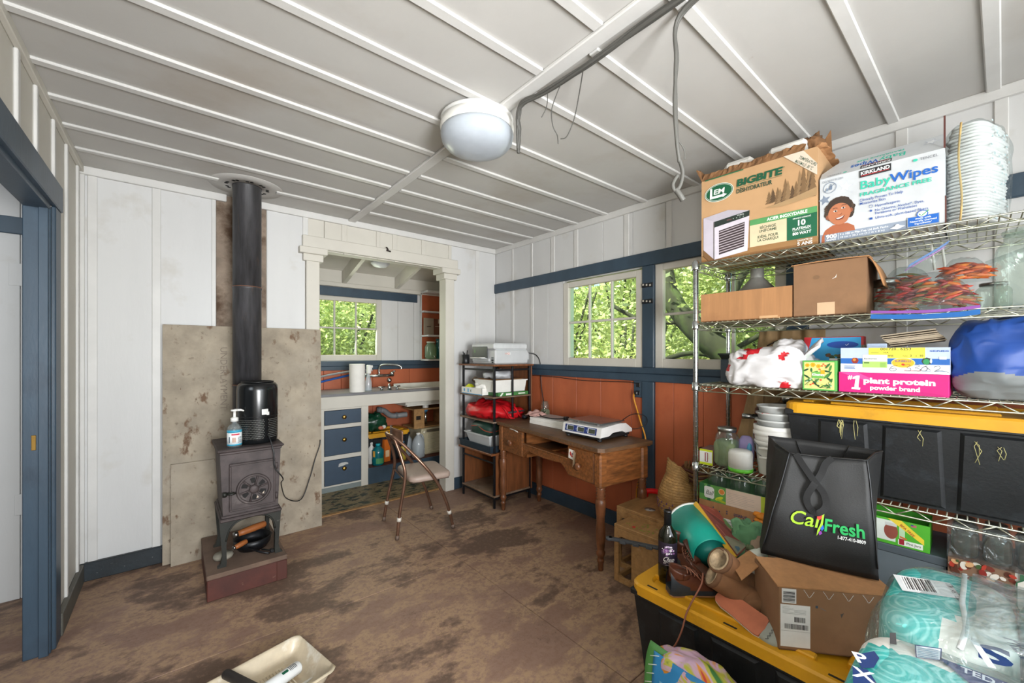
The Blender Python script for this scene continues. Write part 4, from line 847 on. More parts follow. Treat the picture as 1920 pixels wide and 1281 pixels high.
t = thing('drain_pipe', 'grey elbow drain pipe below the sink', 'pipe', (1.89, 4.40, .61)); build(M('#7d7f80/.5').tube(spline([(-.12, .15, .06), (-.05, .12, .05), (.0, .06, 0), (.06, .02, -.005), (.13, 0, .0), (.17, 0, 0)], 6), .03, 14), 'elbow', t); m = M('#6a6c6e/.5').tube([(-.115, .148, .06), (-.07, .13, .055)], .038, 14); m.tube([(.05, .022, -.004), (.07, .018, -.004)], .036, 14); build(m, 'collar', t)
t = thing('sink_drain', 'white and blue drain fitting coming down from the sink', 'pipe', (2.235, 4.27, .50)); build(M('white_plastic').lathe([(.035, .17), (.035, .235)], 18), 'tailpiece', t); build(M('#3f86b5/.4').lathe([(.026, .145), (.03, .17)], 18), 'blue_nut', t); build(M('chrome').lathe([(.018, .0), (.018, .145)], 14), 'trap_pipe', t)
# ================================================================ SHELF STAND BESIDE THE DESK
t = thing('shelf_stand', 'black metal shelf stand with brown boards and an open wooden base in the corner', 'shelf', (2.085, 2.752, 0))
def bars(*bb):
    m = M('black_metal')
    for a, b in bb: m.box(a, b, .002)
    return m
for nm, x, y, h in (('post', 0, 0, 1.205), ('post', 0, .478, 1.205), ('post', .40, 0, 1.205), ('post', .40, .478, 1.205)): build(bars(((x - .009, y - .009, 0), (x + .009, y + .009, h))), nm, t)
build(bars(((.192, -.008, .72), (.208, .008, 1.205))), 'upright', t)
for z in (1.165, .93, .715): 
    build(bars(((0, -.007, z), (.40, .007, z + .016))), 'rail', t); build(bars(((-.007, 0, z), (.007, .478, z + .016))), 'rail', t)
build(bars(((0, -.008, .075), (.40, .008, .09))), 'rail', t); build(bars(((-.008, 0, .075), (.008, .478, .09))), 'rail', t)
build(bars(((-.007, .01, .375), (.007, .478, .387))), 'drawer_rail', t)
build(M('laminate').box((-.022, -.03, 1.205), (.43, .53, 1.22), .004), 'top_board', t)
for z in (.933, .723): build(M('laminate_dusty').box((-.022, -.014, z), (.415, .51, z + .013), .003), 'shelf_board', t)
build(M('laminate').box((.41, -.012, .09), (.425, .49, 1.20), .002), 'side_panel', t)
for nm, a, b in (('base_panel', (.005, -.006, .09), (.405, .010, .455)), ('base_panel', (.005, .472, .09), (.405, .486, .455)), ('base_panel', (.392, .01, .09), (.408, .472, .455))): build(M('laminate').box(a, b, .002), nm, t)
build(M('laminate_dusty').box((-.01, -.012, .092), (.40, .488, .108), .002), 'base_floor', t); build(M('laminate').box((-.045, -.02, .45), (.41, .495, .468), .003), 'base_top', t)
# printer
t = thing('printer', 'grey-white multifunction printer on top of the shelf stand', 'printer', (2.115, 2.79, 1.2205)); g_ = 'grey_plastic'
build(M(g_).box((.012, 0, .0), (.39, .355, .130), .012), 'body', t); build(M('#c9cbcc/.4').box((0, .002, .130), (.385, .352, .186), .012), 'scanner_lid', t); build(M(g_).box((.345, .01, .02), (.425, .345, .115), .02), 'rear_tray', t)
m = M('#3b3f40/.3', T(0, .355, 0, -PI / 2)); m.lay = 20; build(m.box((.02, -.004, .055), (.255, .006, .158), .006), 'output_bay', t)
m = M('#b9bcbd/.4'); m.box((-.002, .08, .025), (.014, .335, .05), .004); m.box((-.05, .12, .048), (.01, .30, .056), .002); build(m, 'output_tray', t); build(M('paper').box((-.062, .13, .056), (.0, .285, .060), .001), 'printed_sheet', t)
m = M('#4a6a40/.3', T(-.0045, .33, 0, -PI / 2)); m.pell(.04, .115, .014, .016, '#4a6a40/.3'); m.prect(.08, .02, .085, .03, '#b9bcbd'); build(m, 'screen_reflection', t)
m = M('#2f3336/.4', T(0.010, .07, 0, -PI / 2)); m.prect(.012, .05, .045, .062, '#6d7276'); m.prect(.012, .028, .045, .044, '#2f3336'); m.prect(.016, .01, .042, .024, '#2f3336'); build(m, 'buttons', t)
m = M(); m.mx = T(.15, 0, .085); m.prect(-.012, -.002, .03, .02, '#d9d9d8'); m.pline([(-.035, .016), (-.028, .002), (-.020, .016), (-.012, .002), (-.006, .016)], .003, '#e0653a'); m.pring(.008, .009, .010, .009, .003, '#e0653a'); build(m, 'orange_sticker', t)
m = M('black_plastic').tube(spline([(.42, .03, .10), (.47, -.02, .08), (.475, -.07, .0), (.46, -.10, -.2), (.44, -.15, -.34), (.38, -.21, -.42), (.34, -.28, -.40)], 8), .0045, 8); build(m, 'power_cord', t)
t = thing('pen_cup', 'black pen cup beside the printer', 'cup', (2.105, 3.225, 1.2205)); build(M('black_plastic').lathe([(.034, 0), (.036, .003), (.036, .085), (.033, .085), (.033, .01), (0, .01)], 24), 'cup', t)
for k, (dx, dy, c) in enumerate(((.012, 0, '#1a1a1c'), (-.01, .012, '#33383c'), (-.012, -.008, '#1a1a1c'))): build(M(c + '/.4').tube([(dx * .5, dy * .5, .012), (dx * 1.6, dy * 1.6, .125 - k * .012)], .0045, 8), 'pen', t)
# second shelf
t = thing('supply_box', 'open white box with blue print at the left end of the upper shelf', 'box', (2.062, 2.90, .9465)); b = M('paper')
for a, c in (((0, 0, 0), (.004, .33, .062)), ((.10, 0, 0), (.104, .33, .062)), ((0, 0, 0), (.104, .004, .062)), ((0, .326, 0), (.104, .33, .062)), ((0, 0, 0), (.104, .33, .004))): b.box(a, c, .001)
build(b, 'carton', t); m = M(mx=T(0, .33, 0, -PI / 2)); m.prect(.01, .002, .33, .008, '#4f9fcf'); m.pell(.05, .035, .012, .016, '#4f9fcf'); m.prect(.10, .018, .13, .05, '#8fc0df'); m.prect(.15, .02, .165, .045, '#9fc0d2'); m.pell(.155, .032, .006, .008, '#6a6a3a'); build(m, 'print', t)
t = thing('sticky_notes', 'neon yellow paper pad lying on the white box', 'paper', (2.075, 3.13, 1.006)); build(M('#d8e01c/.6').add([(0, .06, 0), (.05, .07, 0), (.06, -.02, .002), (.01, -.03, 0), (.02, .03, .03), (.05, .02, .025)], [(0, 1, 5, 4), (1, 2, 5), (2, 3, 4, 5), (3, 0, 4), (0, 3, 2, 1)]), 'pad', t)
t = thing('tissue', 'crumpled white tissue in the white box', 'tissue', (2.11, 2.98, 1.005)); build(M('paper').blob((0, 0, .01), (.035, .06, .032), 2, 20, 14, .02, 22, 5, True), 'tissue', t)
build(M('#7d6a5b/.9').sheet(lambda u, v: (2.16 + .05 * u, 3.20 - .22 * v + .01 * sin(9 * u), 1.075 + .03 * sin(5 * v) - .07 * u * (1 - v) - .02 * v), 10, 14, .006), 'patterned_cloth', None, 'brown patterned cloth bag behind the white box', 'cloth')
t = thing('storage_tub', 'white plastic tub on the upper shelf, grey bag and papers heaped in it', 'tub', (2.10, 2.765, .979)); m = M('white_plastic')
def tub(m, x1, y1, h, tp=.012, th=.004, rim=.008):
    a = [(tp, tp), (x1 - tp, tp), (x1 - tp, y1 - tp), (tp, y1 - tp)]; b_ = [(0, 0), (x1, 0), (x1, y1), (0, y1)]; c = [(-rim, -rim), (x1 + rim, -rim), (x1 + rim, y1 + rim), (-rim, y1 + rim)]; d = [(th, th), (x1 - th, th), (x1 - th, y1 - th), (th, y1 - th)]; e = [(tp + th, tp + th), (x1 - tp - th, tp + th), (x1 - tp - th, y1 - tp - th), (tp + th, y1 - tp - th)]
    lv = [(a, 0), (b_, h - .01), (c, h - .01), (c, h), (d, h), (e, .006)]; vs = [(x, y, z) for l, z in lv for x, y in l]
    fs = [(j * 4 + k, j * 4 + (k + 1) % 4, (j + 1) * 4 + (k + 1) % 4, (j + 1) * 4 + k) for j in range(5) for k in range(4)] + [(3, 2, 1, 0), (20, 21, 22, 23)]; m.add(vs, fs); return m
build(tub(m, .36, .30, .105), 'tub', t); build(M('cardboard_torn').box((.02, .02, .085), (.33, .28, .112), .004), 'papers', t)
t = thing('plastic_bag', 'grey plastic bag heaped on the white tub', 'bag', (2.24, 2.90, 1.095)); build(M('#b5b7ba/.35').blob((0, 0, .03), (.13, .12, .045), 2.4, 30, 20, .018, 14, 6, True, -.002), 'bag', t)
t = thing('green_box', 'flat green and white box under the white tub', 'box', (2.10, 2.75, .9465)); build(M('#3f7a3f/.5').box((.03, 0, 0), (.37, .28, .03), .002), 'carton', t); m = M(mx=T(.03, 0, 0)); m.prect(.08, .006, .14, .022, '#e3e6df'); m.prect(.22, .01, .30, .02, '#dfe6d8'); m.ppoly([(.01, 0), (.03, 0), (.055, .03), (.035, .03)], '#dfe6d8'); build(m, 'print', t)
t = thing('red_bag', 'bright red nylon bag folded on the middle shelf', 'bag', (2.27, 2.96, .737)); build(M('red_nylon').blob((-.03, .03, .068), (.215, .22, .075), 2.3, 44, 26, .03, 8, 8, True, 0), 'bag', t); build(M('red_nylon').blob((.06, -.12, .045), (.13, .08, .05), 2.3, 30, 20, .02, 12, 9, True, 0), 'bag_fold', t)
for x in (-.06, .06): build(M('red_nylon').tube(spline([(x, -.14, .12), (x + .0, -.205, .09), (x + .035, -.212, .03), (x + .07, -.218, .008), (x + .10, -.212, .004)], 6), .013, 8, flat=.25), 'strap', t)
t = thing('tablet', 'dark tablet pushed into the red bag', 'tablet', (2.30, 2.80, .79), rad(6)); build(M('#4a3f40/.3').box((-.07, -.05, .0), (.14, .10, .016), .004), 'body', t)
t = thing('remote_control', 'small black and orange controller on the desk corner by the red bag', 'controller', (2.36, 2.67, .746), .6); build(M('#1b2228/.4').blob((0, 0, .018), (.045, .03, .018), 2.3, 20, 12, 0, 1, 1, False, 0), 'body', t); build(M('#d2602c/.5').blob((-.005, -.006, .030), (.014, .014, .007), 2, 12, 8), 'button', t)
# on the base
t = thing('boot_tray', 'dark slate plastic tray on the base of the shelf stand', 'tray', (2.045, 2.755, .469)); build(tub(M('#22303a/.5'), .36, .48, .058, .006, .006, .004), 'tray', t); build(M('#b7a894/.8').box((.014, .014, .007), (.34, .46, .012)), 'liner', t)
t = thing('plastic_basin', 'grey-white plastic basin standing in the dark tray', 'basin', (2.065, 2.80, .482)); build(tub(M('grey_plastic'), .26, .36, .125, .035, .004, .012), 'basin', t)
t = thing('green_case', 'dark green soft case with a red piping lying in the basin', 'case', (2.19, 2.98, .585)); build(M('#1f3a31/.5').blob((0, 0, .055), (.125, .17, .075), 2.8, 30, 20, .004, 6, 2), 'case', t)
build(M('#a0432f/.5').tube(spline([(-.118, .10, .075), (-.118, .0, .088), (-.118, -.10, .06), (-.08, -.165, .05), (.0, -.17, .06)], 8), .004, 6), 'piping', t)

# ================================================================ DESK
t = thing('desk', 'old oak desk with turned legs, two drawers and an open middle drawer', 'desk', (2.095, 2.746, 0), rad(-96.95)); L = 1.235; Dp = .465
m = M('oak_top'); pol = [(0, .02), (.02, 0), (L - .03, 0), (L, .03), (L, Dp), (0, Dp)]; m.prism(pol, .722, .745)
tp_ = build(m, 'desk_top', t)
m = M('oak'); m.box((.012, .008, .712), (L - .012, Dp - .004, .722), .002); build(m, 'top_moulding', tp_)
def turned(x, y, lab=None):
    m = M('leg_wood'); pr = [(.014, 0), (.017, .01), (.017, .05), (.022, .055), (.022, .068), (.017, .074), (.020, .085), (.027, .10), (.028, .115), (.021, .125), (.024, .14), (.030, .20), (.029, .26), (.024, .30), (.026, .305), (.024, .312), (.026, .318), (.024, .325), (.026, .331), (.028, .34), (.032, .40), (.030, .425), (.021, .435), (.030, .445), (.022, .455), (.030, .465), (.022, .475), (.030, .485), (.024, .495), (.028, .505)]
    m.lathe(pr, 20, (x, y, 0)); l_ = build(m, 'leg', t); build(M('oak').box((x - .03, y - .03, .50), (x + .03, y + .03, .712), .010), 'leg_block', l_)
for x in (.058, L - .045):
    for y in (.04, Dp - .05): turned(x, y)
def drawer(x0, x1):
    b = M('oak'); b.box((x0 - .005, .06, .505), (x0 + .012, Dp - .05, .712)); b.box((x1 - .012, .06, .505), (x1 + .005, Dp - .05, .712)); b.box((x0, .06, .505), (x1, Dp - .05, .515)); b.box((x0, Dp - .06, .505), (x1, Dp - .045, .712)); build(b, 'drawer_housing', t)
    d = build(M('oak').box((x0, .018, .512), (x1, .045, .708), .006), 'drawer', t); k = build(M('leg_wood').lathe([(.012, 0), (.012, .012), (.024, .02), (.026, .030), (.014, .038), (0, .038)], 20), 'knob', d, loc=((x0 + x1) / 2, .018, .60)); k.rotation_euler = (PI / 2, 0, 0); return d
drawer(.092, .372); drawer(.908, L - .08)
for nm, a, b in (('side_board', (L - .055, .07, .505), (L - .03, Dp - .08, .712)), ('side_board', (.035, .07, .505), (.055, Dp - .08, .712)), ('back_board', (.08, Dp - .05, .505), (L - .08, Dp - .035, .712))): build(M('oak').box(a, b, .003), nm, t)
m = M('oak'); top = [(.372, .612), (.908, .612)]; bot = []
for i in range(25):
    u = i / 24; x = .372 + .536 * u; e = min(u, 1 - u); z = .575 - (.063 * max(0, 1 - e / .16) ** 1.6) - (.012 * (1 - abs(2 * u - 1)) if .2 < u < .8 else 0); bot.append((x, z))
m.slab([top[0]] + [top[1]] + bot[::-1], (.024, .042), 'y'); build(m, 'apron', t)
b = M('oak'); b.box((.372, .018, .612), (.908, .06, .622), .002); b.box((.372, .40, .55), (.908, .41, .7)); b.box((.38, .06, .605), (.90, .075, .618)); b.box((.62, .06, .605), (.66, .40, .615)); build(b, 'drawer_runner', t); build(M('oak_top').box((.40, .08, .60), (.60, .40, .606)), 'drawer_bottom', t)
m = M(mx=T(.975, .017, .60)); m.ppoly([(-.055, .03), (.0, .022), (.004, .085), (-.05, .09)], 'paper'); m.pell(-.035, .06, .008, .014, '#b8322c'); m.ppoly([(-.03, .04), (-.012, .04), (-.02, .07)], '#b8322c'); m.pell(-.012, .062, .007, .005, '#6a7f9c'); pn = build(m, 'paper_note', t)
build(M('#a58d72/.8').add([(.975, .010, .685), (1.005, .006, .68), (1.025, -.022, .62), (1.0, -.02, .59), (.975, .012, .6)], [(0, 1, 2, 3, 4)]).add([(.975, .0115, .685), (1.005, .0075, .68), (1.025, -.0205, .62), (1.0, -.0185, .59), (.975, .0135, .6)], [(4, 3, 2, 1, 0)]), 'paper_flap', t)
m = M('paper').add([(.22, -.004, .712), (.30, -.006, .711), (.345, .0, .700), (.33, .004, .709), (.22, .02, .714)], [(0, 1, 2, 3, 4)]); build(m, 'paper_slip', t)
# on the desk
t = thing('paper_stack', 'two thick stacks of white paper with a magazine on top, on the desk', 'papers', (2.225, 2.05, .7455), rad(-2))
for z0, z1, dx, a in ((0, .026, 0, 0), (.0265, .052, .006, .02)): build(M('paper').box((dx, .005, z0), (.21, .43, z1), .002, a), 'paper_ream', t)
build(M('#aaa8a6/.4').box((.02, .03, .0525), (.20, .40, .058), .001, .03), 'magazine', t)
t = thing('pink_paper', 'crumpled pink paper at the left end of the paper stack', 'paper', (2.25, 2.46, .801)); build(M('#d0a59c/.7').sheet(lambda u, v: (-.03 + .14 * u, -.06 + .12 * v, .012 + .02 * noise.noise((u * 4, v * 4, 1)) + .03 * u * v), 8, 8, .002), 'sheet', t)
t = thing('power_adapter', 'black plug and lead lying across the paper stack', 'plug', (2.30, 2.12, .8045)); build(M('black_plastic').box((.02, -.10, 0), (.055, -.035, .03), .008), 'adapter', t); build(M('black_plastic').box((-.01, .0, .0), (.03, .035, .028), .007), 'plug', t); build(M('black_plastic').tube(spline([(.01, .03, .012), (-.02, .10, .004), (-.035, .2, .004), (.0, .30, .01), (.08, .36, .02)], 7), .004, 8), 'lead', t)
build(M('#d7e0e4/.5').add([(0, 0, 0), (.03, 0, .005), (.03, -.05, .045), (0, -.045, .04), (0, 0, -.002), (.03, 0, .003), (.03, -.05, .043), (0, -.045, .038)], [(0, 1, 2, 3), (7, 6, 5, 4)]), 'tag_slip', None, 'pale blue slip of paper behind the adapter on the desk', 'paper', loc=(2.34, 2.0, .806))
t = thing('weighing_scale', 'white electronic scale with steel plate and three displays on the desk', 'scale', (2.085, 1.635, .7455)); W_ = .33
m = M('#1c1d1f/.5').box((.012, .012, .012), (.335, W_ - .012, .035), .006)
for x, y in ((.03, .03), (.03, W_ - .03), (.31, .03), (.31, W_ - .03)): m.lathe([(.015, 0), (.015, .014)], 14, (x, y, 0))
build(m, 'base', t)
m = M('#d9d7d4/.4'); pr = [(0, .030), (.012, .092), (.20, .103), (.275, .098), (.345, .055), (.345, .035), (.27, .034), (.235, .05), (.13, .05), (.09, .032)]; n = len(pr)
m.slab(pr, (0, W_), 'y'); 
m.f = []; m.mi = []; m.sm = []; m.v = []
for y in (0, W_): m.v += [(x, y, z) for x, z in pr]
m.f = [tuple(range(n)), tuple(range(n, 2 * n))[::-1]] + [(i, n + i, n + (i + 1) % n, (i + 1) % n) for i in range(n)]; m.mi = [0] * len(m.f); m.sm = [False] * len(m.f); build(m, 'housing', t)
m = M(mx=T(-.0006, W_, .0315, -PI / 2, -math.atan(.012 / .062))); m.prect(.022, .010, W_ - .035, .054, '#1d2f6b')
for k in range(3):
    u = .045 + k * .092; m.prect(u - .008, .016, u + .054, .049, '#c9ccd2'); m.prect(u, .018, u + .053, .046, '#31362c'); m.ptext('888', u + .027, .024, .014, '#4c5340', 'C', w=.036); m.prect(u - .018, .026, u - .012, .038, '#6f7fb5')
build(m, 'display_panel', t)
m = M('steel').box((.03, .015, .108), (.285, W_ - .02, .116), .004); build(m, 'weighing_plate', t); m = M('#8a8a88/.4')
for x, y in ((.08, .08), (.08, .25), (.23, .08), (.23, .25)): m.cyl((x, y, .095), (x, y, .109), .012, 10)
build(m, 'plate_supports', t)
build(M('black_plastic').tube(spline([(.30, .06, .10), (.40, .05, .135), (.46, .02, .14), (.485, -.02, .12), (.46, -.04, .08), (.42, .0, .045), (.36, .03, .045)], 8), .0028, 6), 'cord', t)
def herbjar(label, loc, r, h, herb, lid=True, fill=.75, gold=False):
    t = thing('glass_jar', label, 'jar', loc); build(M('jar_glass').lathe([(r * .9, 0), (r, .006), (r, h * .72), (r * .93, h * .80), (r * .74, h * .88), (r * .74, h * .97)], 28), 'jar', t)
    if herb:
        build(M(herb).blob((0, 0, h * fill * .5), (r * .93, r * .93, h * fill * .49), 5, 28, 18, r * .05, 60, 3), 'contents_or_reflection', t)
    if lid: build(M('steel').lathe([(r * .79, h * .90), (r * .80, h), (r * .74, h * 1.01), (0, h * 1.01)], 28), 'lid', t)
    return t
herbjar('tall glass jar of dried leaves at the back corner of the desk', (2.535, 2.60, .7455), .036, .15, '#8f9478/.8', False, .5)
t = thing('wall_outlet', 'dark blue wall outlet with plug by the window post', 'outlet', (2.594, 1.686, 1.06)); build(M('blue_paint').box((-.012, -.038, -.062), (0, .038, .062), .004), 'cover_plate', t)
for z in (.028, -.028): m = M('#1b1c1e/.4', T(-.012, 0, z, -PI / 2)); m.box((-.016, -.003, -.016), (.016, 0, .016), .002); build(m, 'socket', t)
t = thing('extension_cord', 'yellow extension cord hanging from the outlet past the desk end', 'cord'); build(M('#e29a24/.4').tube(spline([(2.555, 1.70, 1.03), (2.558, 1.705, .99), (2.562, 1.685, .92), (2.556, 1.645, .82), (2.55, 1.607, .725), (2.545, 1.608, .64), (2.542, 1.625, .545), (2.535, 1.655, .40), (2.53, 1.665, .30), (2.50, 1.64, .15), (2.44, 1.60, .01)], 8), .0055, 8), 'cable', t); build(M('#1b1c1e/.4').box((2.545, 1.672, 1.018), (2.58, 1.70, 1.046), .006), 'plug', t)
build(M('black_plastic').tube(spline([(2.565, 2.84, 1.112), (2.572, 2.5, 1.108), (2.575, 2.2, 1.095), (2.575, 1.95, 1.10), (2.578, 1.76, 1.105), (2.578, 1.70, 1.098)], 8), .003, 6), 'wall_wire', None, 'thin black wire sagging under the blue sill rail towards the outlet', 'wire')
# ================================================================ WIRE SHELVING AND WHAT STANDS ON IT
SO = V((2.085, 1.02, 0)); SA = rad(-88); SX = V((cos(SA), sin(SA), 0)); SD = V((-sin(SA), cos(SA), 0))
def SP(s, d, z): return SO + SX * s + SD * d + V((0, 0, z))
def sth(name, label, cat, s, d, z, rz=0, group=None): return thing(name, label, cat, SP(s, d, z), SA + rz, group)
ZS = [1.785, 1.478, 1.160, .745, .36]
t = sth('wire_shelving', 'tall chrome wire shelving rack crammed with boxes, jars and totes', 'shelf', 0, 0, 0); SLn, SDp = 1.22, .43
for x, y in ((0, 0), (0, SDp), (SLn, 0), (SLn, SDp)):
    m = M('chrome').lathe([(.0125, 0), (.0125, 1.795), (.010, 1.80), (0, 1.80)], 16, (x, y, 0)); p_ = build(m, 'post', t)
    m = M('#6f7274/.4m')
    for k in range(4, 70): m.lathe([(.0126, k * .0254), (.0129, k * .0254 + .001), (.0126, k * .0254 + .002)], 12, (x, y, 0))
    build(m, 'post_rings', p_, kind='stuff'); build(M('black_plastic').lathe([(.014, 0), (.016, .02), (.013, .03)], 14, (x, y, 0)), 'foot', p_)
    m = M('chrome')
    for z in ZS: m.lathe([(.0175, z - .036), (.019, z - .03), (.0175, z + .006), (.0128, z + .008)], 16, (x, y, 0))
    build(m, 'collars', p_, kind='stuff')
def truss(m, a, b, z, n):
    a = V(a); b = V(b); d = (b - a).normalized(); r_ = .0028
    m.tube([a + V((0, 0, z - .006)), b + V((0, 0, z - .006))], r_ * 1.15, 6); m.tube([a + V((0, 0, z - .036)), b + V((0, 0, z - .036))], r_ * 1.15, 6)
    P = []
    for k in range(n * 2 + 1): P.append(a.lerp(b, k / (2 * n)) + V((0, 0, z - (.036 if k % 2 else .006))))
    for p, q in zip(P, P[1:]): m.tube([p, q], r_ * .9, 5)
for z in ZS:
    sh = build(M('wire'), 'wire_shelf', t); sh.location.z = 0
    m = M('wire'); truss(m, (.016, -.008, 0), (SLn - .016, -.008, 0), z, 12); build(m, 'front_truss', sh, kind='stuff')
    m = M('wire'); truss(m, (.016, SDp + .008, 0), (SLn - .016, SDp + .008, 0), z, 12); build(m, 'rear_truss', sh, kind='stuff')
    m = M('wire')
    for x in (-.006, SLn + .006): truss(m, (x, .014, 0), (x, SDp - .014, 0), z, 5)
    build(m, 'end_truss', sh, kind='stuff')
    m = M('wire'); nw = 50
    for k in range(nw): x = .01 + (SLn - .02) * k / (nw - 1); m.tube([(x, -.006, z - .0025), (x, SDp + .006, z - .0025)], .0022, 5)
    for y in (.10, .215, .33): m.tube([(0, y, z - .008), (SLn, y, z - .008)], .003, 6)
    build(m, 'wire_deck', sh, kind='stuff')
    me = sh.data; sh.data = bpy.data.meshes.new('wire_shelf'); 
    mm = M('wire'); mm.tube([(.012, -.008, z - .0205), (.016, -.008, z - .0205)], .004, 6); sh.data.from_pydata([tuple(p) for p in mm.v], [], mm.f); sh.data.materials.append(mt('wire'))

def carton(m, w, d, h, th=.004, open_=True):
    m.box((0, 0, 0), (w, th, h)); m.box((0, d - th, 0), (w, d, h)); m.box((0, th, 0), (th, d - th, h)); m.box((w - th, th, 0), (w, d - th, h)); m.box((0, 0, 0), (w, d, th))
    if not open_: m.box((0, 0, h - th), (w, d, h))
    return m
# ---- top shelf: dehydrator carton
z = ZS[0] + .001; Wd, Hd, Dd = .49, .418, .34
t = sth('appliance_carton', 'brown printed dehydrator carton with torn-open top, on the top shelf', 'box', .025, .012, z)
build(carton(M('kraft_print'), Wd, Dd, Hd), 'carton', t)
H_ = Hd
m = M(); m.prect(0, 0, Wd, .035, '#9c7448'); m.prect(0, 0, Wd, .012, '#8a6238')
g = random.Random(5)
for k in range(16):
    x = .30 + .185 * (k + g.random()) / 16; hh = (.045 + .075 * ((x - .30) / .185)) * (.7 + .5 * g.random()); b0 = .205 + .02 * g.random(); c = ('#7d6142', '#8f7250', '#5c4630')[k % 3]
    for q in range(4): w_ = .018 * (1 - q * .2); zz = b0 + hh * q / 4.2; x0 = max(.29, x - w_); x1 = min(Wd - .002, x + w_); m.ppoly([(x0, zz), (x1, zz), (min(x, Wd - .003), zz + hh * .42)], c)
m.ppoly([(.29, .205), (.40, .222), (Wd - .002, .245), (Wd - .002, .21), (.36, .195)], '#a98a63')
m.ppoly([(.365, Hd - .001), (.44, Hd - .001), (Wd - .001, .345), (Wd - .001, .295)], '#d9cbb8'); m.ptext('TEMPÉRATURE', .452, .362, .0125, '#17432f', 'C', .02, .082, 0, -.72); m.ptext('MAXIMALE : 80 °C', .438, .350, .0125, '#17432f', 'C', .02, .082, 0, -.72)
m.pell(.087, .338, .069, .045, '#dfe6da', 40); m.pell(.087, .338, .066, .042, '#0e5a38', 40); m.pring(.087, .338, .063, .039, .0016, '#dfe6da', 40)
m.ppoly([(.045, .365), (.055, .365), (.055, .325), (.105, .325), (.105, .330), (.125, .320), (.105, .309), (.105, .313), (.043, .313)], '#eef1ea'); m.ptext('EM', .060, .332, .025, '#eef1ea', 'L', .035, .050, .12)
m.ptext('BIGBITE', .168, .342, .032, '#14573a', 'L', .07, .19, .12); m.ptext('®', .362, .366, .008, '#14573a'); m.prect(.168, .334, .36, .3355, '#14573a'); m.ptext('DÉSHYDRATEUR', .168, .308, .020, '#2b4a38', 'L', .035, .152)
m.prect(.228, .137, Wd - .001, .163, '#579a5c'); m.ptext('ACIER INOXYDABLE', .30, .1435, .014, '#f2f5ee', 'L', .04, .155)
m.prect(.228, .035, .378, .137, '#dcc9a6'); m.ptext('SÉCHAGE', .303, .112, .0125, '#17432f', 'C', .03, .066); m.ptext('UNIFORME', .303, .096, .0125, '#17432f', 'C', .03, .072); m.prect(.262, .090, .345, .0905, '#8a7a5c'); m.ptext('IDÉAL POUR', .303, .070, .0125, '#17432f', 'C', .03, .084); m.ptext('LA CHARQUI', .303, .054, .0125, '#17432f', 'C', .03, .084)
m.prect(.378, .035, Wd - .001, .137, '#155f40'); m.ptext('GRANDE CAPACITÉ', .434, .124, .006, '#eef1ea', 'C', .02, .066); m.ptext('10', .434, .094, .024, '#eef1ea', 'C', .05); m.ptext('PLATEAUX', .434, .076, .011, '#eef1ea', 'C', .04, .068); m.prect(.40, .071, .468, .0718, '#eef1ea'); m.ptext('800 WATT', .434, .054, .012, '#eef1ea', 'C', .05, .068)
m.ptext('GARANTIE DE', .445, .024, .007, '#f2efe6', 'C', .02, .055); m.ptext('5 ANS', .445, .006, .014, '#f2efe6', 'C', .04, .055)
m.ppoly([(.012, .225), (.012, .062), (.066, .004), (.066, .195)], '#c6bfca'); m.ppoly([(.012, .225), (.13, .238), (.228, .212), (.066, .195)], '#b9b2bd'); m.ppoly([(.066, .195), (.228, .212), (.226, .186), (.066, .166)], '#27332e'); m.ppoly([(.066, .166), (.226, .186), (.218, .022), (.066, .004)], '#d7d0da')
m.ptext('BIGBITE', .172, .198, .006, '#d5d9d5', 'L', .02, .03); m.prect(.125, .186, .148, .192, '#6b4a4a')
for k in range(4): m.pell(.155 + .015 * k, .190, .0025, .0025, '#9fb0a4', 8)
m.ppoly([(.088, .145), (.206, .162), (.203, .045), (.088, .025)], '#3d3234')
for k in range(9): zz = .034 + k * .0125; m.ppoly([(.088, zz), (.204, zz + .018), (.204, zz + .022), (.088, zz + .005)], '#b3a7ae')
m.ppoly([(.062, .195), (.066, .195), (.066, .004), (.062, .007)], '#4c4640'); m.ppoly([(.012, .062), (.066, .004), (.1, .004), (.04, 0.002), (.012, .03)], '#7a5836')
m.ppoly([(.02, Hd - .006), (.2, Hd - .006), (.2, Hd - .001), (.02, Hd - .001)], '#1f6a45'); build(m, 'printed_front', t)
def torn(m, p0, p1, out, up, n, seed, h, th=.006):
    """torn cardboard flap rising from edge p0-p1"""
    g = random.Random(seed); p0 = V(p0); p1 = V(p1); out = V(out); top = []; mid = []; bot = []
    for i in range(n + 1):
        u = i / n; b = p0.lerp(p1, u); hh = h * (.75 + .3 * g.random()); bot.append(b); mid.append(b + out * hh * .5 + V((g.uniform(-.004, .004), g.uniform(-.004, .004), up * hh * .5 + g.uniform(-.004, .004)))); top.append(b + out * hh + V((g.uniform(-.008, .008), g.uniform(-.008, .008), up * hh)))
    m.sheet(lambda u, v: (bot, mid, top)[int(round(v * 2))][int(round(u * n))], n, 2, th, False); return m
build(torn(M('cardboard_torn'), (-.004, Dd - .01, Hd), (Wd, Dd - .01, Hd), (0, -.45, 0), .88, 30, 1, .178), 'rear_flap', t); build(torn(M('cardboard_torn'), (0, .006, Hd), (Wd - .05, .006, Hd), (0, .25, 0), .9, 34, 2, .045), 'front_flap', t)
build(torn(M('cardboard_torn'), (.004, .0, Hd), (.004, Dd, Hd), (-.35, 0, 0), .8, 18, 3, .10), 'left_flap', t); build(torn(M('cardboard'), (Wd - .004, .0, Hd), (Wd - .004, Dd, Hd), (.5, .0, 0), .25, 12, 4, .055), 'right_flap', t)
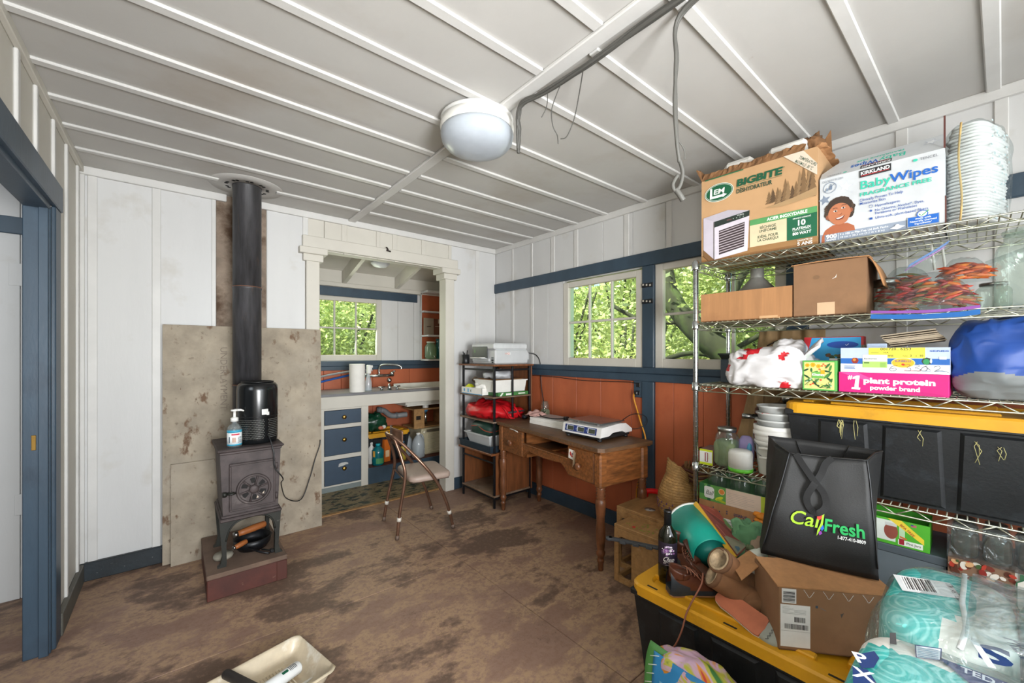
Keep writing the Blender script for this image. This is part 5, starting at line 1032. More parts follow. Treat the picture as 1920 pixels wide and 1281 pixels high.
m = M('#e6e4de/.8').box((.08, .06, .30), (.22, .20, Hd + .088), .02); build(m, 'foam_block', t); build(M('#e6e4de/.8').box((.28, .08, .30), (.43, .22, Hd + .095), .012), 'foam_block', t)
build(M('cardboard_torn').blob((Wd - .05, .15, Hd + .085), (.04, .045, .03), 2, 22, 14, .022, 45, 7, True), 'torn_wad', t)
# ---- baby wipes carton
t = sth('wipes_carton', 'white baby-wipes carton with its lid flap raised, on the top shelf', 'box', .522, .015, z); Wb, Hb, Db = .365, .272, .30
build(carton(M('#c9cdd0/.5'), Wb, Db, Hb), 'carton', t)
navy, aqua, bl, gr = '#1f4f9e', '#35bfa4', '#1560b8', '#9aa3ad'
m = M(); F = lambda f: f * Wb; G = lambda v: v * Hb
def star(m, cu, cv, r, col, rot=0, inner=.45): 
    m.ppoly([((cu + (r if k % 2 == 0 else r * inner) * sin(rot + k * PI / 5)), (cv + (r if k % 2 == 0 else r * inner) * cos(rot + k * PI / 5))) for k in range(10)], col)
m.prect(0, 0, F(.76), G(.13), '#8d98a8')
star(m, F(.235), G(.80), .026, '#c3c8cf', .2); star(m, F(.235), G(.80), .021, '#dfe2e4', .2); star(m, F(.045), G(.665), .022, '#7f8b9d', -.2); star(m, F(.29), G(.70), .006, '#c3c8cf')
m.pell(F(.36), G(.30), .03, .017, '#cfd5dc')
# smiling toddler, printed
sk, sk2 = '#b5714e', '#8f5338'
m.ppoly([(F(.015), 0), (F(.02), G(.10)), (F(.05), G(.19)), (F(.12), G(.25)), (F(.25), G(.25)), (F(.31), G(.19)), (F(.32), G(.10)), (F(.30), 0)], '#a9603f'); m.prect(F(.045), 0, F(.76), G(.12), '#8d98a8')
g = random.Random(2)
for k in range(46): a = rad(-35 + 250 * k / 45); m.pell(F(.18) + .041 * cos(a) * (.85 + .2 * g.random()), G(.46) + .046 * sin(a) * (.85 + .2 * g.random()), .010, .010, ('#3a2c22', '#4d3b2d')[k % 2], 10)
m.pell(F(.18), G(.53), .040, .034, '#3a2c22'); m.pell(F(.077), G(.38), .007, .010, sk2, 14); m.pell(F(.283), G(.43), .006, .010, sk2, 14); m.pell(F(.18), G(.41), .037, .043, sk, 30); m.pell(F(.185), G(.33), .028, .025, sk, 24)
m.pell(F(.145), G(.455), .0065, .0038, '#efe6de', 14); m.pell(F(.215), G(.485), .0065, .0038, '#efe6de', 14); m.pell(F(.147), G(.455), .0036, .0036, '#2b1c15', 12); m.pell(F(.217), G(.485), .0036, .0036, '#2b1c15', 12)
m.pline([(F(.12), G(.495)), (F(.145), G(.505)), (F(.165), G(.495))], .0022, '#3a2c22'); m.pline([(F(.20), G(.525)), (F(.225), G(.535)), (F(.245), G(.52))], .0022, '#3a2c22')
m.pell(F(.185), G(.40), .007, .0045, sk2, 14); m.pell(F(.18), G(.413), .006, .006, '#bd7a56', 14); m.ppoly([(F(.145), G(.345)), (F(.185), G(.352)), (F(.23), G(.375)), (F(.215), G(.325)), (F(.18), G(.31)), (F(.155), G(.32))], '#6e2f28'); m.ppoly([(F(.15), G(.343)), (F(.185), G(.350)), (F(.222), G(.368)), (F(.20), G(.338)), (F(.17), G(.328))], '#f1ebe4')
m.ptext('DO NOT FLUSH', F(.026), G(.925), .0092, '#7f8793', 'L', 0, .068); m.pring(F(.095), G(.835), .0225, .0225, .002, '#6f7f93'); m.ppoly([(F(.09), G(.80)), (F(.115), G(.80)), (F(.118), G(.86)), (F(.092), G(.86))], '#6f7f93'); m.pell(F(.105), G(.875), .0032, .0032, '#6f7f93', 10); m.prect(F(.062), G(.79), F(.08), G(.835), '#8b98a8'); m.pline([(F(.05), G(.79)), (F(.14), G(.88))], .002, '#6f7f93')
m.prect(F(.357), G(.872), F(.613), G(.975), '#26262a'); m.ptext('KIRKLAND', F(.485), G(.908), .0135, '#f4f4f4', 'C', .04, F(.235)); m.ppoly([(F(.37), G(.888)), (F(.60), G(.895)), (F(.60), G(.901)), (F(.37), G(.899))], '#c22a30')
m.ptext('Baby', F(.357), G(.70), .033, aqua, 'L', .02, F(.248)); m.ptext('Wipes', F(.605), G(.70), .033, bl, 'L', .03, F(.355)); m.ptext('FRAGRANCE FREE', F(.357), G(.595), .0145, aqua, 'L', .035, F(.55))
m.ptext('Clinically Proven To Help', F(.357), G(.520), .0105, navy, 'L', .01, F(.345)); m.ptext('Moisturize Skin', F(.357), G(.470), .0105, navy, 'L', .01, F(.21))
for v_, tx, w_ in ((.400, 'Hypoallergenic', .195), (.335, 'No Chlorine, Alcohol*, Dyes,', .37), (.290, 'Parabens or Phthalates', .32), (.225, 'Ultra-soft, plant-based fibers', .40)): m.ptext(tx, F(.485), G(v_), .0095, navy, 'L', .01, F(w_))
m.pring(F(.452), G(.42), .006, .006, .0012, navy, 16); star(m, F(.452), G(.355), .006, navy); m.prect(F(.44), G(.225), F(.465), G(.255), navy)
m.prect(F(.735), G(.02), F(.965), G(.155), gr); m.prect(F(.74), G(.027), F(.96), G(.15), bl); m.pell(F(.845), G(.175), .0155, .0135, bl); m.pell(F(.845), G(.178), .0125, .0105, '#eef2f4'); m.pline([(F(.82), G(.18)), (F(.84), G(.155)), (F(.89), G(.215))], .003, '#2f9a4a')
for k, tx in enumerate(('made with', 'Naturally Derived', 'Ingredients¹')): m.ptext(tx, F(.85), G(.112 - .034 * k), .0065, '#eef2f4', 'C', .015, F((.11, .19, .12)[k]))
m.ptext('900', F(.06), G(.052), .0165, '#f2f4f5', 'L', .05, F(.10)); m.ptext('WIPES', F(.062), G(.016), .0062, '#f2f4f5', 'L', .03, F(.09)); m.prect(F(.172), G(.015), F(.1745), G(.115), '#f2f4f5'); m.ptext('9 x 100 ct Flip-Top Lid Soft Packs', F(.185), G(.074), .0075, '#f2f4f5', 'L', .015, F(.405)); m.ptext('18 cm x 20.3 cm (7.1 in x 8 in)', F(.185), G(.030), .0075, '#f2f4f5', 'L', 0, F(.37)); m.ppoly([(F(.60), G(.045)), (F(.66), G(.02)), (F(.72), G(.055)), (F(.66), G(.08))], '#dfe4e8'); m.pell(F(.66), G(.075), .006, .005, '#f2f4f5', 12)
m.pell(F(.795), G(.925), .0065, .005, aqua, 16); m.ptext('TENCEL', F(.825), G(.908), .0098, '#6d727a', 'L', 0, F(.13)); build(m, 'printed_front', t)
fa = rad(42); fl_ = M('#c9cdd0/.5', T(0, .0, Hb, 0, -(PI / 2 - fa) * 1)); fh = .118
fl_.slab([(0, 0), (Wb, 0), (Wb, fh + .01), (.045, fh), (.03, fh - .02), (0, .05)], (0, .004), 'y'); fo = build(fl_, 'lid_flap', t)
m = M(mx=T(0, .0, Hb, 0, -(PI / 2 - fa))); m.prect(F(.357), .006, F(.613), .034, '#26262a'); m.ptext('KIRKLAND', F(.485), .024, .0135, '#f4f4f4', 'C', .04, F(.235), flip=-1); m.prect(F(.37), .029, F(.60), .031, '#c22a30'); build(m, 'flap_logo', fo); m = M(mx=T(0, .0, Hb, 0, -(PI / 2 - fa))); m.ptext('Baby', F(.72), .062, .033, aqua, 'L', .02, F(.21), flip=-1); m.ptext('Wipes', F(.50), .062, .033, bl, 'L', .03, F(.24), flip=-1); m.ptext('FRAGRANCE FREE', F(.70), .09, .0125, aqua, 'L', .035, F(.39), flip=-1)
build(m, 'flap_lettering', fo); m = M(mx=T(0, .0, Hb, 0, -(PI / 2 - fa))); m.pell(F(.225), .014, .0065, .005, aqua, 16); m.ptext('TENCEL', F(.20), .019, .0098, '#6d727a', 'L', 0, F(.14), flip=-1); build(m, 'flap_mark', fo); m = M(mx=T(0, .0, Hb, 0, -(PI / 2 - fa))); star(m, F(.90), .085, .026, '#b9bfc8', .4); star(m, F(.90), .085, .019, '#dfe2e4', .4); build(m, 'flap_print', fo)
build(M('#5a2f28/.7').slab([(Wb - .002, .0), (Wb + .003, .0), (Wb + .003, .10), (Wb - .002, .10)], (0, .06), 'y').box((Wb - .003, -.002, Hb), (Wb + .002, .004, Hb + .115)), 'flap_edge', t)
# ---- stack of nappies in a clear bag
t = sth('nappy_pack', 'tall stack of folded white nappies in a clear sleeve on the top shelf', 'nappies', .965, .20, z + .002, rad(-18))
for k in range(30):
    zz = .012 + k * .0122; w_ = 1 - .06 * max(0, (k - 24) / 6) ** 2 * 4; j = rng.uniform(-.003, .003)
    n_ = build(M('#efefed/.7').blob((j, j, zz), (.056 * w_, .122 * w_, .0068), 3.6, 20, 6, .002, 25, k, e2=2), 'nappy', t)
m = M('#d8b878/.6'); m.sheet(lambda u, v: (-.006 + .006 * u + .004 * sin(7 * v), -.1255, .01 + .36 * v), 1, 14, .001); build(m, 'yellow_stripe', t)
m = M('#b9ced0/.6')
for k in range(36): zz = .01 + .35 * rng.random(); y = rng.uniform(-.08, .07); m.add([(.0575, y, zz), (.0577, y + .012, zz), (.0577, y + .012, zz + .006), (.0575, y, zz + .006)], [(0, 1, 2, 3)])
build(m, 'printed_specks', t, kind='stuff')
build(M('clear_bag').blob((0, .0, .192), (.064, .134, .195), 4, 40, 30, .006, 11, 3, True, -.002), 'plastic_sleeve', t)
# ---- second shelf
z = ZS[1] + .001
t = sth('low_carton', 'low open brown carton at the left end of the second shelf', 'box', .022, .012, z); build(carton(M('cardboard'), .40, .30, .142), 'carton', t); build(M('#caa276/.6').box((.27, -.0012, .002), (.345, 0, .014)).box((.34, -.003, .0), (.352, 0, .006)), 'torn_tape', t)
t = sth('steel_funnel', 'large steel funnel standing upside down in the low carton', 'funnel', .235, .165, z + .02); build(M('funnel_metal').lathe([(.118, .095), (.121, .10), (.118, .108), (.10, .118), (.032, .195), (.030, .20), (.030, .243), (.028, .243), (.027, .2), (.09, .118)], 40), 'cone', t); build(M('funnel_metal').lathe([(.118, 0), (.118, .095)], 40), 'skirt', t)
t = sth('tall_carton', 'taller brown carton with its top flaps half open, beside the low carton', 'box', .428, .012, z); build(carton(M('cardboard_dull'), .245, .30, .225), 'carton', t)
build(M('cardboard').sheet(lambda u, v: (-.008 + .262 * u, -.006 + .10 * v, .226 + .012 * sin(3 * u) * .4 + .004 * v), 8, 3, .004, False), 'top_flap', t); build(M('cardboard').sheet(lambda u, v: (.246 + .038 * v + .01 * v * v, .02 + .26 * u, .228 - .11 * v * v - .01 * v), 4, 5, .004), 'side_flap', t); build(M('#c9a987/.3').box((.085, -.001, .004), (.145, 0, .055)), 'clear_tape', t)
m = M('#8f6c4b/.8'); m.pell(.082, .165, .012, .009, '#7a5a3e'); m.ppoly([(.135, .15), (.15, .156), (.152, .17), (.146, .158)], '#d8d4cc'); build(m, 'scuffs', t)
t = sth('latch_jar', 'wire-latched clear glass jar standing behind the chili bags', 'jar', .715, .20, z); t.rotation_euler = (0, 0, SA + rad(10)); build(M('jar_glass').lathe([(.036, 0), (.04, .01), (.04, .09), (.036, .11), (.038, .125)], 24), 'jar', t); m = M('steel').lathe([(.042, .12), (.043, .145), (.04, .15), (0, .152)], 24); build(m, 'lid', t); build(M('chrome').tube(spline([(.042, 0, .10), (.052, .01, .13), (.04, .02, .155), (0, .03, .16)], 5), .0025, 6), 'latch', t)
def chilibag(label, s, d, zz, rz, w, h, dp, seed, cols, n, tilt=0, zip_='front', rings=1):
    t = sth('chili_bag', label, 'bag', s, d, zz, rz); g = random.Random(seed)
    t.rotation_euler = (tilt, 0, SA + rz)
    for k in range(n):
        c = cols[g.randrange(len(cols))]; a = g.uniform(-.9, .9); L_ = g.uniform(.035, .075); x = g.uniform(-w * .40, w * .40); y = g.uniform(-dp * .25, dp * .3); hm = h * (.22 + .75 * max(0, 1 - (abs(x) / (w * .5)) ** 2)); q = g.uniform(.012, max(.014, hm)); d_ = V((cos(a), g.uniform(-.35, .35), sin(a) * .45)) * L_ / 2; b_ = V((x, y, q))
        if c == '#6d7a3e': build(M(c + '/.6').tube([b_ - d_, b_ + V((0, 0, .004)), b_ + d_], .0022, 5), 'stem', t)
        else: build(M(c + '/.35').tube([b_ - d_, b_ - d_ * .4 + V((0, 0, .003)), b_ + d_ * .4 + V((0, 0, .002)), b_ + d_], [.0015, .0062, .0055, .001], 6), 'chili', t)
    def skin(u, v):
        x = -w / 2 + w * u; e = max(0, 1 - abs(2 * u - 1) ** 3); pr = sin(PI * min(1, v * 1.02)); q = noise.noise((u * 7 + seed, v * 7, .5)) * .012
        return (x, -dp / 2 - .035 + (dp + .06) * v, .006 + h * 1.12 * e * pr ** .7 + q * pr)
    build(M('clear_bag').grid(skin, 18, 16), 'bag_film', t)
    return t
reds = ['#8f1d1d', '#a8241c', '#6d1518', '#c43a1e', '#b5502a', '#8a6b2f', '#6d7a3e', '#6d7a3e', '#d06a24']
def ziptop(t, pts, dv, w1=.012):
    """zip strips: violet line and blue lip along a polyline"""
    for nm, c, a, b in (('zip_line', '#8a4f9f/.4', .2, .9), ('zip_lip', '#2363a8/.4', 1.2, 2.4)):
        P = [V(p) for p in pts]; D = V(dv); n = len(P) - 1
        build(M(c).sheet(lambda u, v: P[int(round(u * n))] + D * w1 * (a + (b - a) * v), n, 1, .0015, False), nm, t)
t = chilibag('zip bag of red and green chilies, blue zip hanging over the shelf front', .845, .06, z, 0, .255, .115, .17, 21, reds, 170)
ziptop(t, [(-.15, -.112, .006), (-.08, -.116, .000), (0, -.118, -.004), (.08, -.117, -.002), (.125, -.113, .004)], (0, -.35, -.85), .017); build(M('clear_bag').grid(lambda u, v: (-.14 + .26 * u, -.112 + .03 * v, .004 + .03 * v), 8, 2), 'bag_neck', t)
t = chilibag('zip bag of orange-red dried chilies behind, its blue zip end pointing up', .775, .20, z + .022, rad(6), .20, .145, .14, 22, ['#b5441e', '#c9541f', '#93201c', '#d0682c', '#7a6a34', '#6d7a3e'], 140)
build(M('clear_bag').grid(lambda u, v: (-.06 + .13 * u + .03 * v, .02 + .02 * u, .10 + .07 * v + .045 * u), 8, 6), 'bag_neck', t); ziptop(t, [(-.01, .0, .150), (.03, .005, .178), (.07, .01, .205), (.105, .015, .232)], (.5, 0, .85), .016); build(M('#d9dade/.5').add([(.03, -.01, .13), (.10, -.005, .155), (.105, -.002, .10), (.05, -.006, .105)], [(0, 1, 2, 3)]).add([(.03, -.012, .13), (.10, -.007, .155), (.105, -.004, .10), (.05, -.008, .105)], [(3, 2, 1, 0)]), 'paper_label', t)
t = chilibag('small zip bag of orange chilies on top of the larger bag', .935, .10, z + .098, rad(-8), .13, .075, .10, 23, ['#cf5a24', '#d8702e', '#b5441e', '#e0812f'], 60)
build(M('clear_bag').grid(lambda u, v: (.05 + .12 * u, -.04 + .08 * v, .045 + .045 * u + .02 * sin(5 * v)), 8, 6), 'bag_neck', t)
t = herbjar('large embossed clear glass jar at the right end of the second shelf', SP(1.085, .10, z), .082, .255, None, False); build(M('jar_glass').lathe([(.063, .245), (.066, .25), (.066, .258), (.06, .26)], 28), 'rim', t); m = M('jar_glass')
for k in range(18): a = -PI + .5 + k * .09; zz = .07 + .06 * (k % 4) / 3; m.blob((.081 * cos(a), .081 * sin(a), zz), (.006, .006, .012), 2, 8, 6)
build(m, 'embossing', t, kind='stuff')
herbjar('small clear jar with steel lid behind the large glass jar', SP(1.005, .22, z), .045, .10, None, True)
t = sth('food_container', 'clear container with red lid behind the chili bags', 'container', .90, .33, z + .10); build(M('#c3161c/.4').box((-.045, -.03, 0), (.045, .03, .014), .005), 'lid', t); build(M('jar_glass').box((-.04, -.028, -.10), (.04, .028, 0), .006), 'container', t)
t = sth('cable_ties', 'two white plastic straps hanging from the underside of the top shelf', 'strap', .835, .32, ZS[0] - .012)
for dx in (0, .03): build(M('#cfcfca/.5').sheet(lambda u, v: (dx + .009 * u + .012 * v, .008 * sin(4 * v), -.13 * v), 1, 8, .0015), 'strap', t)
# ---- third shelf
z = ZS[2] + .001
t = sth('slate_box', 'dark slate-grey box with a black tray on top, left end of the third shelf', 'box', .045, .20, z); build(M('#39454f/.5').box((0, 0, 0), (.16, .18, .125), .003), 'box', t); build(tub(M('#15211d/.4', T(-.006, -.006, .125)), .17, .19, .032, .01, .004, .004), 'tray', t)
t = sth('shopping_bag', 'crumpled white plastic shopping bag with red print on the third shelf', 'bag', .315, .11, z)
m = M('bag_white').blob((-.01, 0, .083), (.172, .108, .092), 3.0, 90, 60, .030, 7, 12, False, 0, crease=.14, cf=11)
m.use('#c4202c/.4'); ri = m.cur
for i, f in enumerate(m.f):
    c = sum((V(m.v[k]) for k in f), V()) / len(f)
    if (c.z > .128 and c.y < .02 and noise.noise(c * 16 + V((4, 0, 0))) > .20) or (c.z < .03 and c.x > .06 and noise.noise(c * 14) > -.05) or (c.x < -.158 and .07 < c.z < .10): m.mi[i] = ri
build(m, 'sack', t)
build(M('bag_white').sheet(lambda u, v: (.08 + .12 * u, -.07 + .09 * v + .02 * sin(6 * u), .06 + .13 * u + .035 * v + .015 * sin(8 * v + 3 * u)), 10, 8, .002), 'handle', t); build(M('bag_white').blob((.07, .05, .175), (.06, .05, .045), 2.2, 44, 30, .016, 14, 4, False, crease=.22, cf=22), 'bunched_top', t)
t = sth('picture_carton', 'bright blue and red picture carton behind the tissue box', 'box', .425, .20, z); build(M('#b8252c/.5').box((0, 0, 0), (.215, .06, .232), .001), 'carton', t); m = M(); m.prect(.004, .02, .206, .229, '#36a3dc'); m.ppoly([(0, .10), (.03, .232), (0, .232)], '#c4202c'); m.prect(.0, .14, .012, .228, '#c4202c'); m.pell(.142, .196, .056, .016, '#1f4fae'); m.ptext('✓', .15, .19, .014, '#eef4fa')
for k in range(30): m.pell(.085 + rng.random() * .10, .135 + rng.random() * .018, .008, .006, ('#2f4a2a', '#4d6a34', '#6a4a34')[k % 3], 8)
m.prect(.08, .02, .20, .085, '#d8b070'); m.prect(.08, .02, .206, .05, '#9c2f2a'); m.pell(.092, .105, .012, .016, '#c9a06a', 14); build(m, 'printed_front', t); build(M('#e9e9e4/.5').box((.10, -.03, .03), (.21, -.006, .135), .002), 'white_card', t); m = M(mx=T(.10, -.03, .03)); m.prect(.03, .085, .085, .103, '#4a5a40'); m.pline([(.01, .06), (.10, .06)], .001, '#b9bcc0'); m.pline([(.01, .035), (.10, .035)], .001, '#b9bcc0'); build(m, 'card_print', t)
t = sth('tissue_box', 'lime green tissue box with yellow flowers and dark leaves on the third shelf', 'tissue box', .462, .006, z, rad(-3)); build(M('#57a84e/.5').box((0, 0, 0), (.118, .115, .126), .001), 'carton', t)
m = M(); m.prect(.006, .006, .112, .120, '#d8dc86'); g = random.Random(8)
for (x, y, r_) in ((.018, .106, .008), (.038, .108, .009), (.058, .103, .008)):
    for k in range(6): m.pell(x + r_ * .6 * cos(k), y + r_ * .6 * sin(k), r_ * .5, r_ * .5, '#efa91f', 10)
    m.pell(x, y, .003, .003, '#d98a12', 8)
for (x, y) in ((.075, .112), (.082, .105), (.07, .104), (.085, .097), (.062, .09), (.066, .045), (.038, .028), (.043, .034), (.03, .023)): m.pell(x, y, .0042, .0036, '#e4572e', 10)
for k, (x, y, l_, a) in enumerate(((.014, .086, .010, .5), (.033, .086, .009, 1.6), (.048, .078, .010, .4), (.016, .058, .013, -.6), (.09, .105, .014, .9), (.099, .095, .014, 1.3), (.085, .082, .014, -.2), (.095, .068, .016, 1.0), (.086, .062, .014, .9), (.096, .048, .013, -.7), (.10, .038, .016, 1.2), (.052, .042, .012, .8), (.046, .03, .012, 2.2), (.08, .02, .014, .3), (.095, .018, .012, .7), (.06, .018, .010, 2.5), (.02, .04, .012, .3), (.03, .045, .010, -.4))): m.pell(x, y, l_, .0038, ('#1f4a2b', '#2f6a35', '#4b8a3e')[k % 3], 12, a)
for k in range(14): m.pell(.012 + .09 * g.random(), .012 + .04 * g.random(), .004, .003, ('#a9c4a6', '#c9d56a')[k % 2], 8, g.random())
for p in (((.01, .02), (.03, .04)), ((.06, .014), (.10, .012)), ((.085, .03), (.10, .012)), ((.05, .05), (.05, .025))): m.pline(p, .0016, '#3a3a2a')
m.prect(.036, .052, .076, .078, '#6fb350'); m.prect(.066, .066, .08, .086, '#efa91f'); m.ptext('Kleenex', .057, .062, .0115, '#f6f6f0', 'C', .03, .044, .2); build(m, 'printed_front', t)
# protein carton + fruit carton
t = sth('pink_carton', 'bright pink protein powder carton on the third shelf', 'box', .586, .012, z, rad(-1.5)); build(M('#cf1779/.5').box((0, 0, 0), (.312, .22, .081), .0015), 'carton', t); m = M(); m.ppoly([(.0, .081), (.06, .081), (.155, .028), (.12, .036)], '#dd4a97'); m.ppoly([(.11, .036), (.312, .005), (.312, 0), (.2, 0)], '#c21572'); m.ptext('#', .030, .053, .017, '#f6f0f2', 'L', .04); m.ppoly([(.041, .012), (.068, .012), (.069, .020), (.063, .020), (.067, .068), (.058, .068), (.046, .062), (.045, .053), (.054, .055), (.050, .020), (.042, .020)], '#f6f0f2'); m.ptext('plant protein', .078, .040, .021, '#f6f0f2', 'L', .06, .20); m.ptext('powder brand', .098, .015, .0165, '#f6f0f2', 'L', .05, .14); build(m, 'printed_front', t)
t = sth('fruit_carton', 'white and blue carton with yellow sticker on top of the pink carton', 'box', .592, .014, z + .0815, rad(-1.5)); Wf = .308; build(carton(M('#b9c6dc/.6'), Wf, .22, .098), 'carton', t); m = M(); m.prect(0, 0, Wf, .040, '#e3e6ea'); m.prect(0, .034, Wf, .056, '#2463b0')
m.pell(.046, .047, .012, .013, '#8f2f24', 6); m.pell(.044, .05, .005, .006, '#d0852c', 8); m.pell(.25, .047, .014, .014, '#2e3d33', 8); m.pell(.249, .045, .009, .011, '#2f8f56', 8); m.pell(.261, .048, .003, .009, '#d9dde0', 8)
m.lay += 1; m.prect(.088, .058, .246, .0975, '#e5d84a'); m.ptext('001720.. 6253', .166, .0885, .009, '#3a3a22', 'C', .02, .086); m.ptext('N/A', .132, .0765, .006, '#3a3a22', 'L', .02); m.prect(.095, .0775, .118, .0795, '#8a8438'); m.prect(.095, .0655, .122, .0675, '#8a8438'); m.ptext('04/10/25', .13, .064, .0062, '#3a3a22', 'L', .03); m.ptext('Pallet', .186, .064, .005, '#6a6428', 'L'); m.ptext('2', .206, .064, .007, '#3a3a22', 'L', .03); m.ptext('of', .219, .064, .005, '#6a6428', 'L'); m.ptext('10', .231, .064, .007, '#3a3a22', 'L', .03); m.pline([(.09, .073), (.244, .073)], .0006, '#a39a3a'); m.pline([(.09, .085), (.244, .085)], .0006, '#a39a3a')
m.prect(.070, .020, .143, .070, '#e3e8e2'); m.prect(.070, .020, .143, .044, '#a9d66a'); m.ptext('Blackberries', .074, .052, .0065, '#3f4440', 'L', .02, .038); m.prect(.074, .036, .09, .041, '#4f6a34'); m.prect(.122, .022, .139, .04, '#8db456'); m.pline([(.074, .047), (.115, .047)], .0006, '#8a908a')
m.pell(.187, .040, .033, .019, '#f0dc9c', 30); m.pell(.187, .040, .031, .017, '#f0ae2a', 30); m.ptext('SUNBELLE', .187, .043, .0085, '#2f4a7a', 'C', .03, .045); m.pell(.187, .034, .005, .004, '#c8342a', 10); m.ptext('SERIES', .282, .082, .0055, '#2f5fae', 'C', .03, .048); m.prect(.282, .054, .300, .064, '#dfe3e8'); m.prect(.012, .013, .047, .016, '#6f86b5'); m.prect(.012, .018, .045, .021, '#6f86b5'); m.prect(.012, .023, .047, .026, '#6f86b5'); m.prect(.19, .010, .235, .0118, '#c86a6a'); m.prect(.238, .010, .26, .0118, '#7f93bd'); m.prect(.275, .010, .298, .0118, '#7f93bd')
for P in ([(.172, .03), (.158, .026), (.150, .014), (.158, .008), (.168, .013), (.166, .019), (.153, .016)], [(.188, .03), (.2, .034), (.207, .03), (.198, .023), (.208, .019), (.206, .011), (.192, .012)], [(.217, .032), (.228, .033), (.231, .028), (.22, .022), (.234, .017), (.23, .010), (.216, .012)], [(.252, .03), (.24, .024), (.236, .013), (.248, .012), (.252, .022), (.246, .03), (.26, .014)], [(.268, .026), (.28, .030), (.284, .022), (.27, .010), (.285, .014), (.305, .008)]): m.pline([(p.x, p.y) for p in spline([(a, b, 0) for a, b in P], 6)], .0012, '#2a2c38')
build(m, 'printed_front', t)
t = sth('paper_napkins', 'bundle of beige paper napkins lying on the fruit carton', 'napkins', .735, .09, z + .185, rad(4))
for k in range(8): build(M('#b3a48c/.8').sheet(lambda u, v: (.0 + .155 * u - .004 * k, .12 * v, .002 + .0055 * k + .022 * u + .003 * sin(5 * v + k)), 5, 3, .004, False), 'napkin', t)
t = sth('pale_blue_packet', 'pale blue packet sticking up from the fruit carton', 'packet', .665, .075, z + .085); build(M('#b9cbe6/.5').box((0, 0, 0), (.062, .012, .112), .003), 'packet', t)
t = sth('ridged_brush', 'beige ridged brush end peeping over the fruit carton', 'brush', .655, .11, z + .085)
for k in range(6): build(M('#8f8068/.7').box((-.012 + k * .0055, 0, 0), (-.008 + k * .0055, .03, .108), .001), 'bristle_row', t)
t = sth('cooler_bag', 'royal blue and grey soft cooler bag at the right end of the third shelf', 'bag', 1.045, .12, z); 
m = M('blue_nylon').blob((0, 0, .135), (.145, .115, .145), 3.2, 160, 110, .016, 7, 31, False, 0, crease=.07, cf=8); bg = m
m.use('grey_nylon'); gi = m.cur
for i, f in enumerate(m.f):
    c = sum((V(m.v[k]) for k in f), V()) / len(f)
    if c.z < .085 + .18 * (c.x + .02) * (1 if c.x < .06 else 0) - .02 * sin(20 * c.x) and c.x < .10: m.mi[i] = gi
build(m, 'bag_body', t); build(M('grey_nylon').blob((.08, -.10, .225), (.03, .012, .014), 2, 16, 10), 'handle_patch', t); build(M('clear_plastic').sheet(lambda u, v: (.07 + .06 * u, -.128, .10 + .13 * v), 2, 4, .002), 'clear_pocket', t); build(M('#1b2a4a/.5').tube(spline([(-.05, -.02, .275), (.02, -.03, .283), (.10, -.03, .265)], 6), .004, 6), 'zip', t)
# canvas coat on the wall behind the rack
t = thing('canvas_coat', 'tan canvas coat hanging on the wall behind the wire shelving', 'coat', (2.545, .73, .76))
def drape(u, v): 
    w = .15 + .10 * (1 - v) ** 1.3; y = (u - .5) * 2 * w; return (.012 * sin(u * 19 + 2 * v) + .008 * sin(u * 33 + 5 * v), -y + .04 * (1 - v), .68 * v)
build(M('canvas').sheet(drape, 36, 14, .006), 'coat_body', t); build(M('canvas').sheet(lambda u, v: (-.035 + .01 * sin(9 * u), .20 - .06 * u - .03 * v, .05 + .40 * v - .02 * u), 5, 8, .008), 'sleeve', t); build(M('#3c2f22/.7').tube(spline([(-.03, .10, .60), (-.03, .02, .63), (-.03, -.07, .57)], 6), .004, 6), 'cord', t); build(M('canvas').tube(spline([(-.04, .12, .18), (-.06, .05, .28), (-.06, .0, .36)], 5), .012, 8, flat=.3), 'strap', t)
# ---- fourth shelf
z = ZS[3] + .001
t = sth('small_carton', 'small lime and white carton at the left end of the fourth shelf', 'box', .014, .015, z); build(M('#7a5a54/.6').box((0, 0, 0), (.065, .13, .078), .001), 'carton', t); m = M(); m.prect(0, 0, .065, .078, '#c9d81f'); m.prect(0, .012, .062, .068, '#e4e6e0'); m.prect(.026, .016, .042, .062, '#8a1f2c'); m.prect(.031, .018, .038, .060, '#e4e6e0'); m.prect(.046, .03, .048, .06, '#c9d81f'); build(m, 'printed_front', t)
herbjar('glass jar of dried green herbs with steel lid on the fourth shelf', SP(.125, .075, z), .055, .195, '#7c8a66/.8', True, .70)
t = sth('round_canister', 'white round canister with bright green base on the fourth shelf', 'canister', .205, .028, z); build(M('white_plastic').lathe([(.053, .018), (.053, .085), (.049, .098), (.038, .103), (0, .104)], 32), 'body', t); build(M('#5cb52c/.4').lathe([(.050, 0), (.054, .003), (.054, .018)], 32), 'base', t)
t = sth('hand_mirror', 'small pink and blue plastic toy packet behind the canister', 'packet', .205, .11, z); build(M('#9a8fc0/.4').blob((0, 0, .08), (.035, .02, .08), 3, 18, 14, .008, 30, 3), 'packet', t); build(M('#5aa8cf/.4').blob((.018, -.016, .10), (.012, .012, .03), 2, 12, 8), 'blue_tip', t)
t = sth('white_buckets', 'nested white plastic buckets with wire bails on the fourth shelf', 'buckets', .335, .095, z)
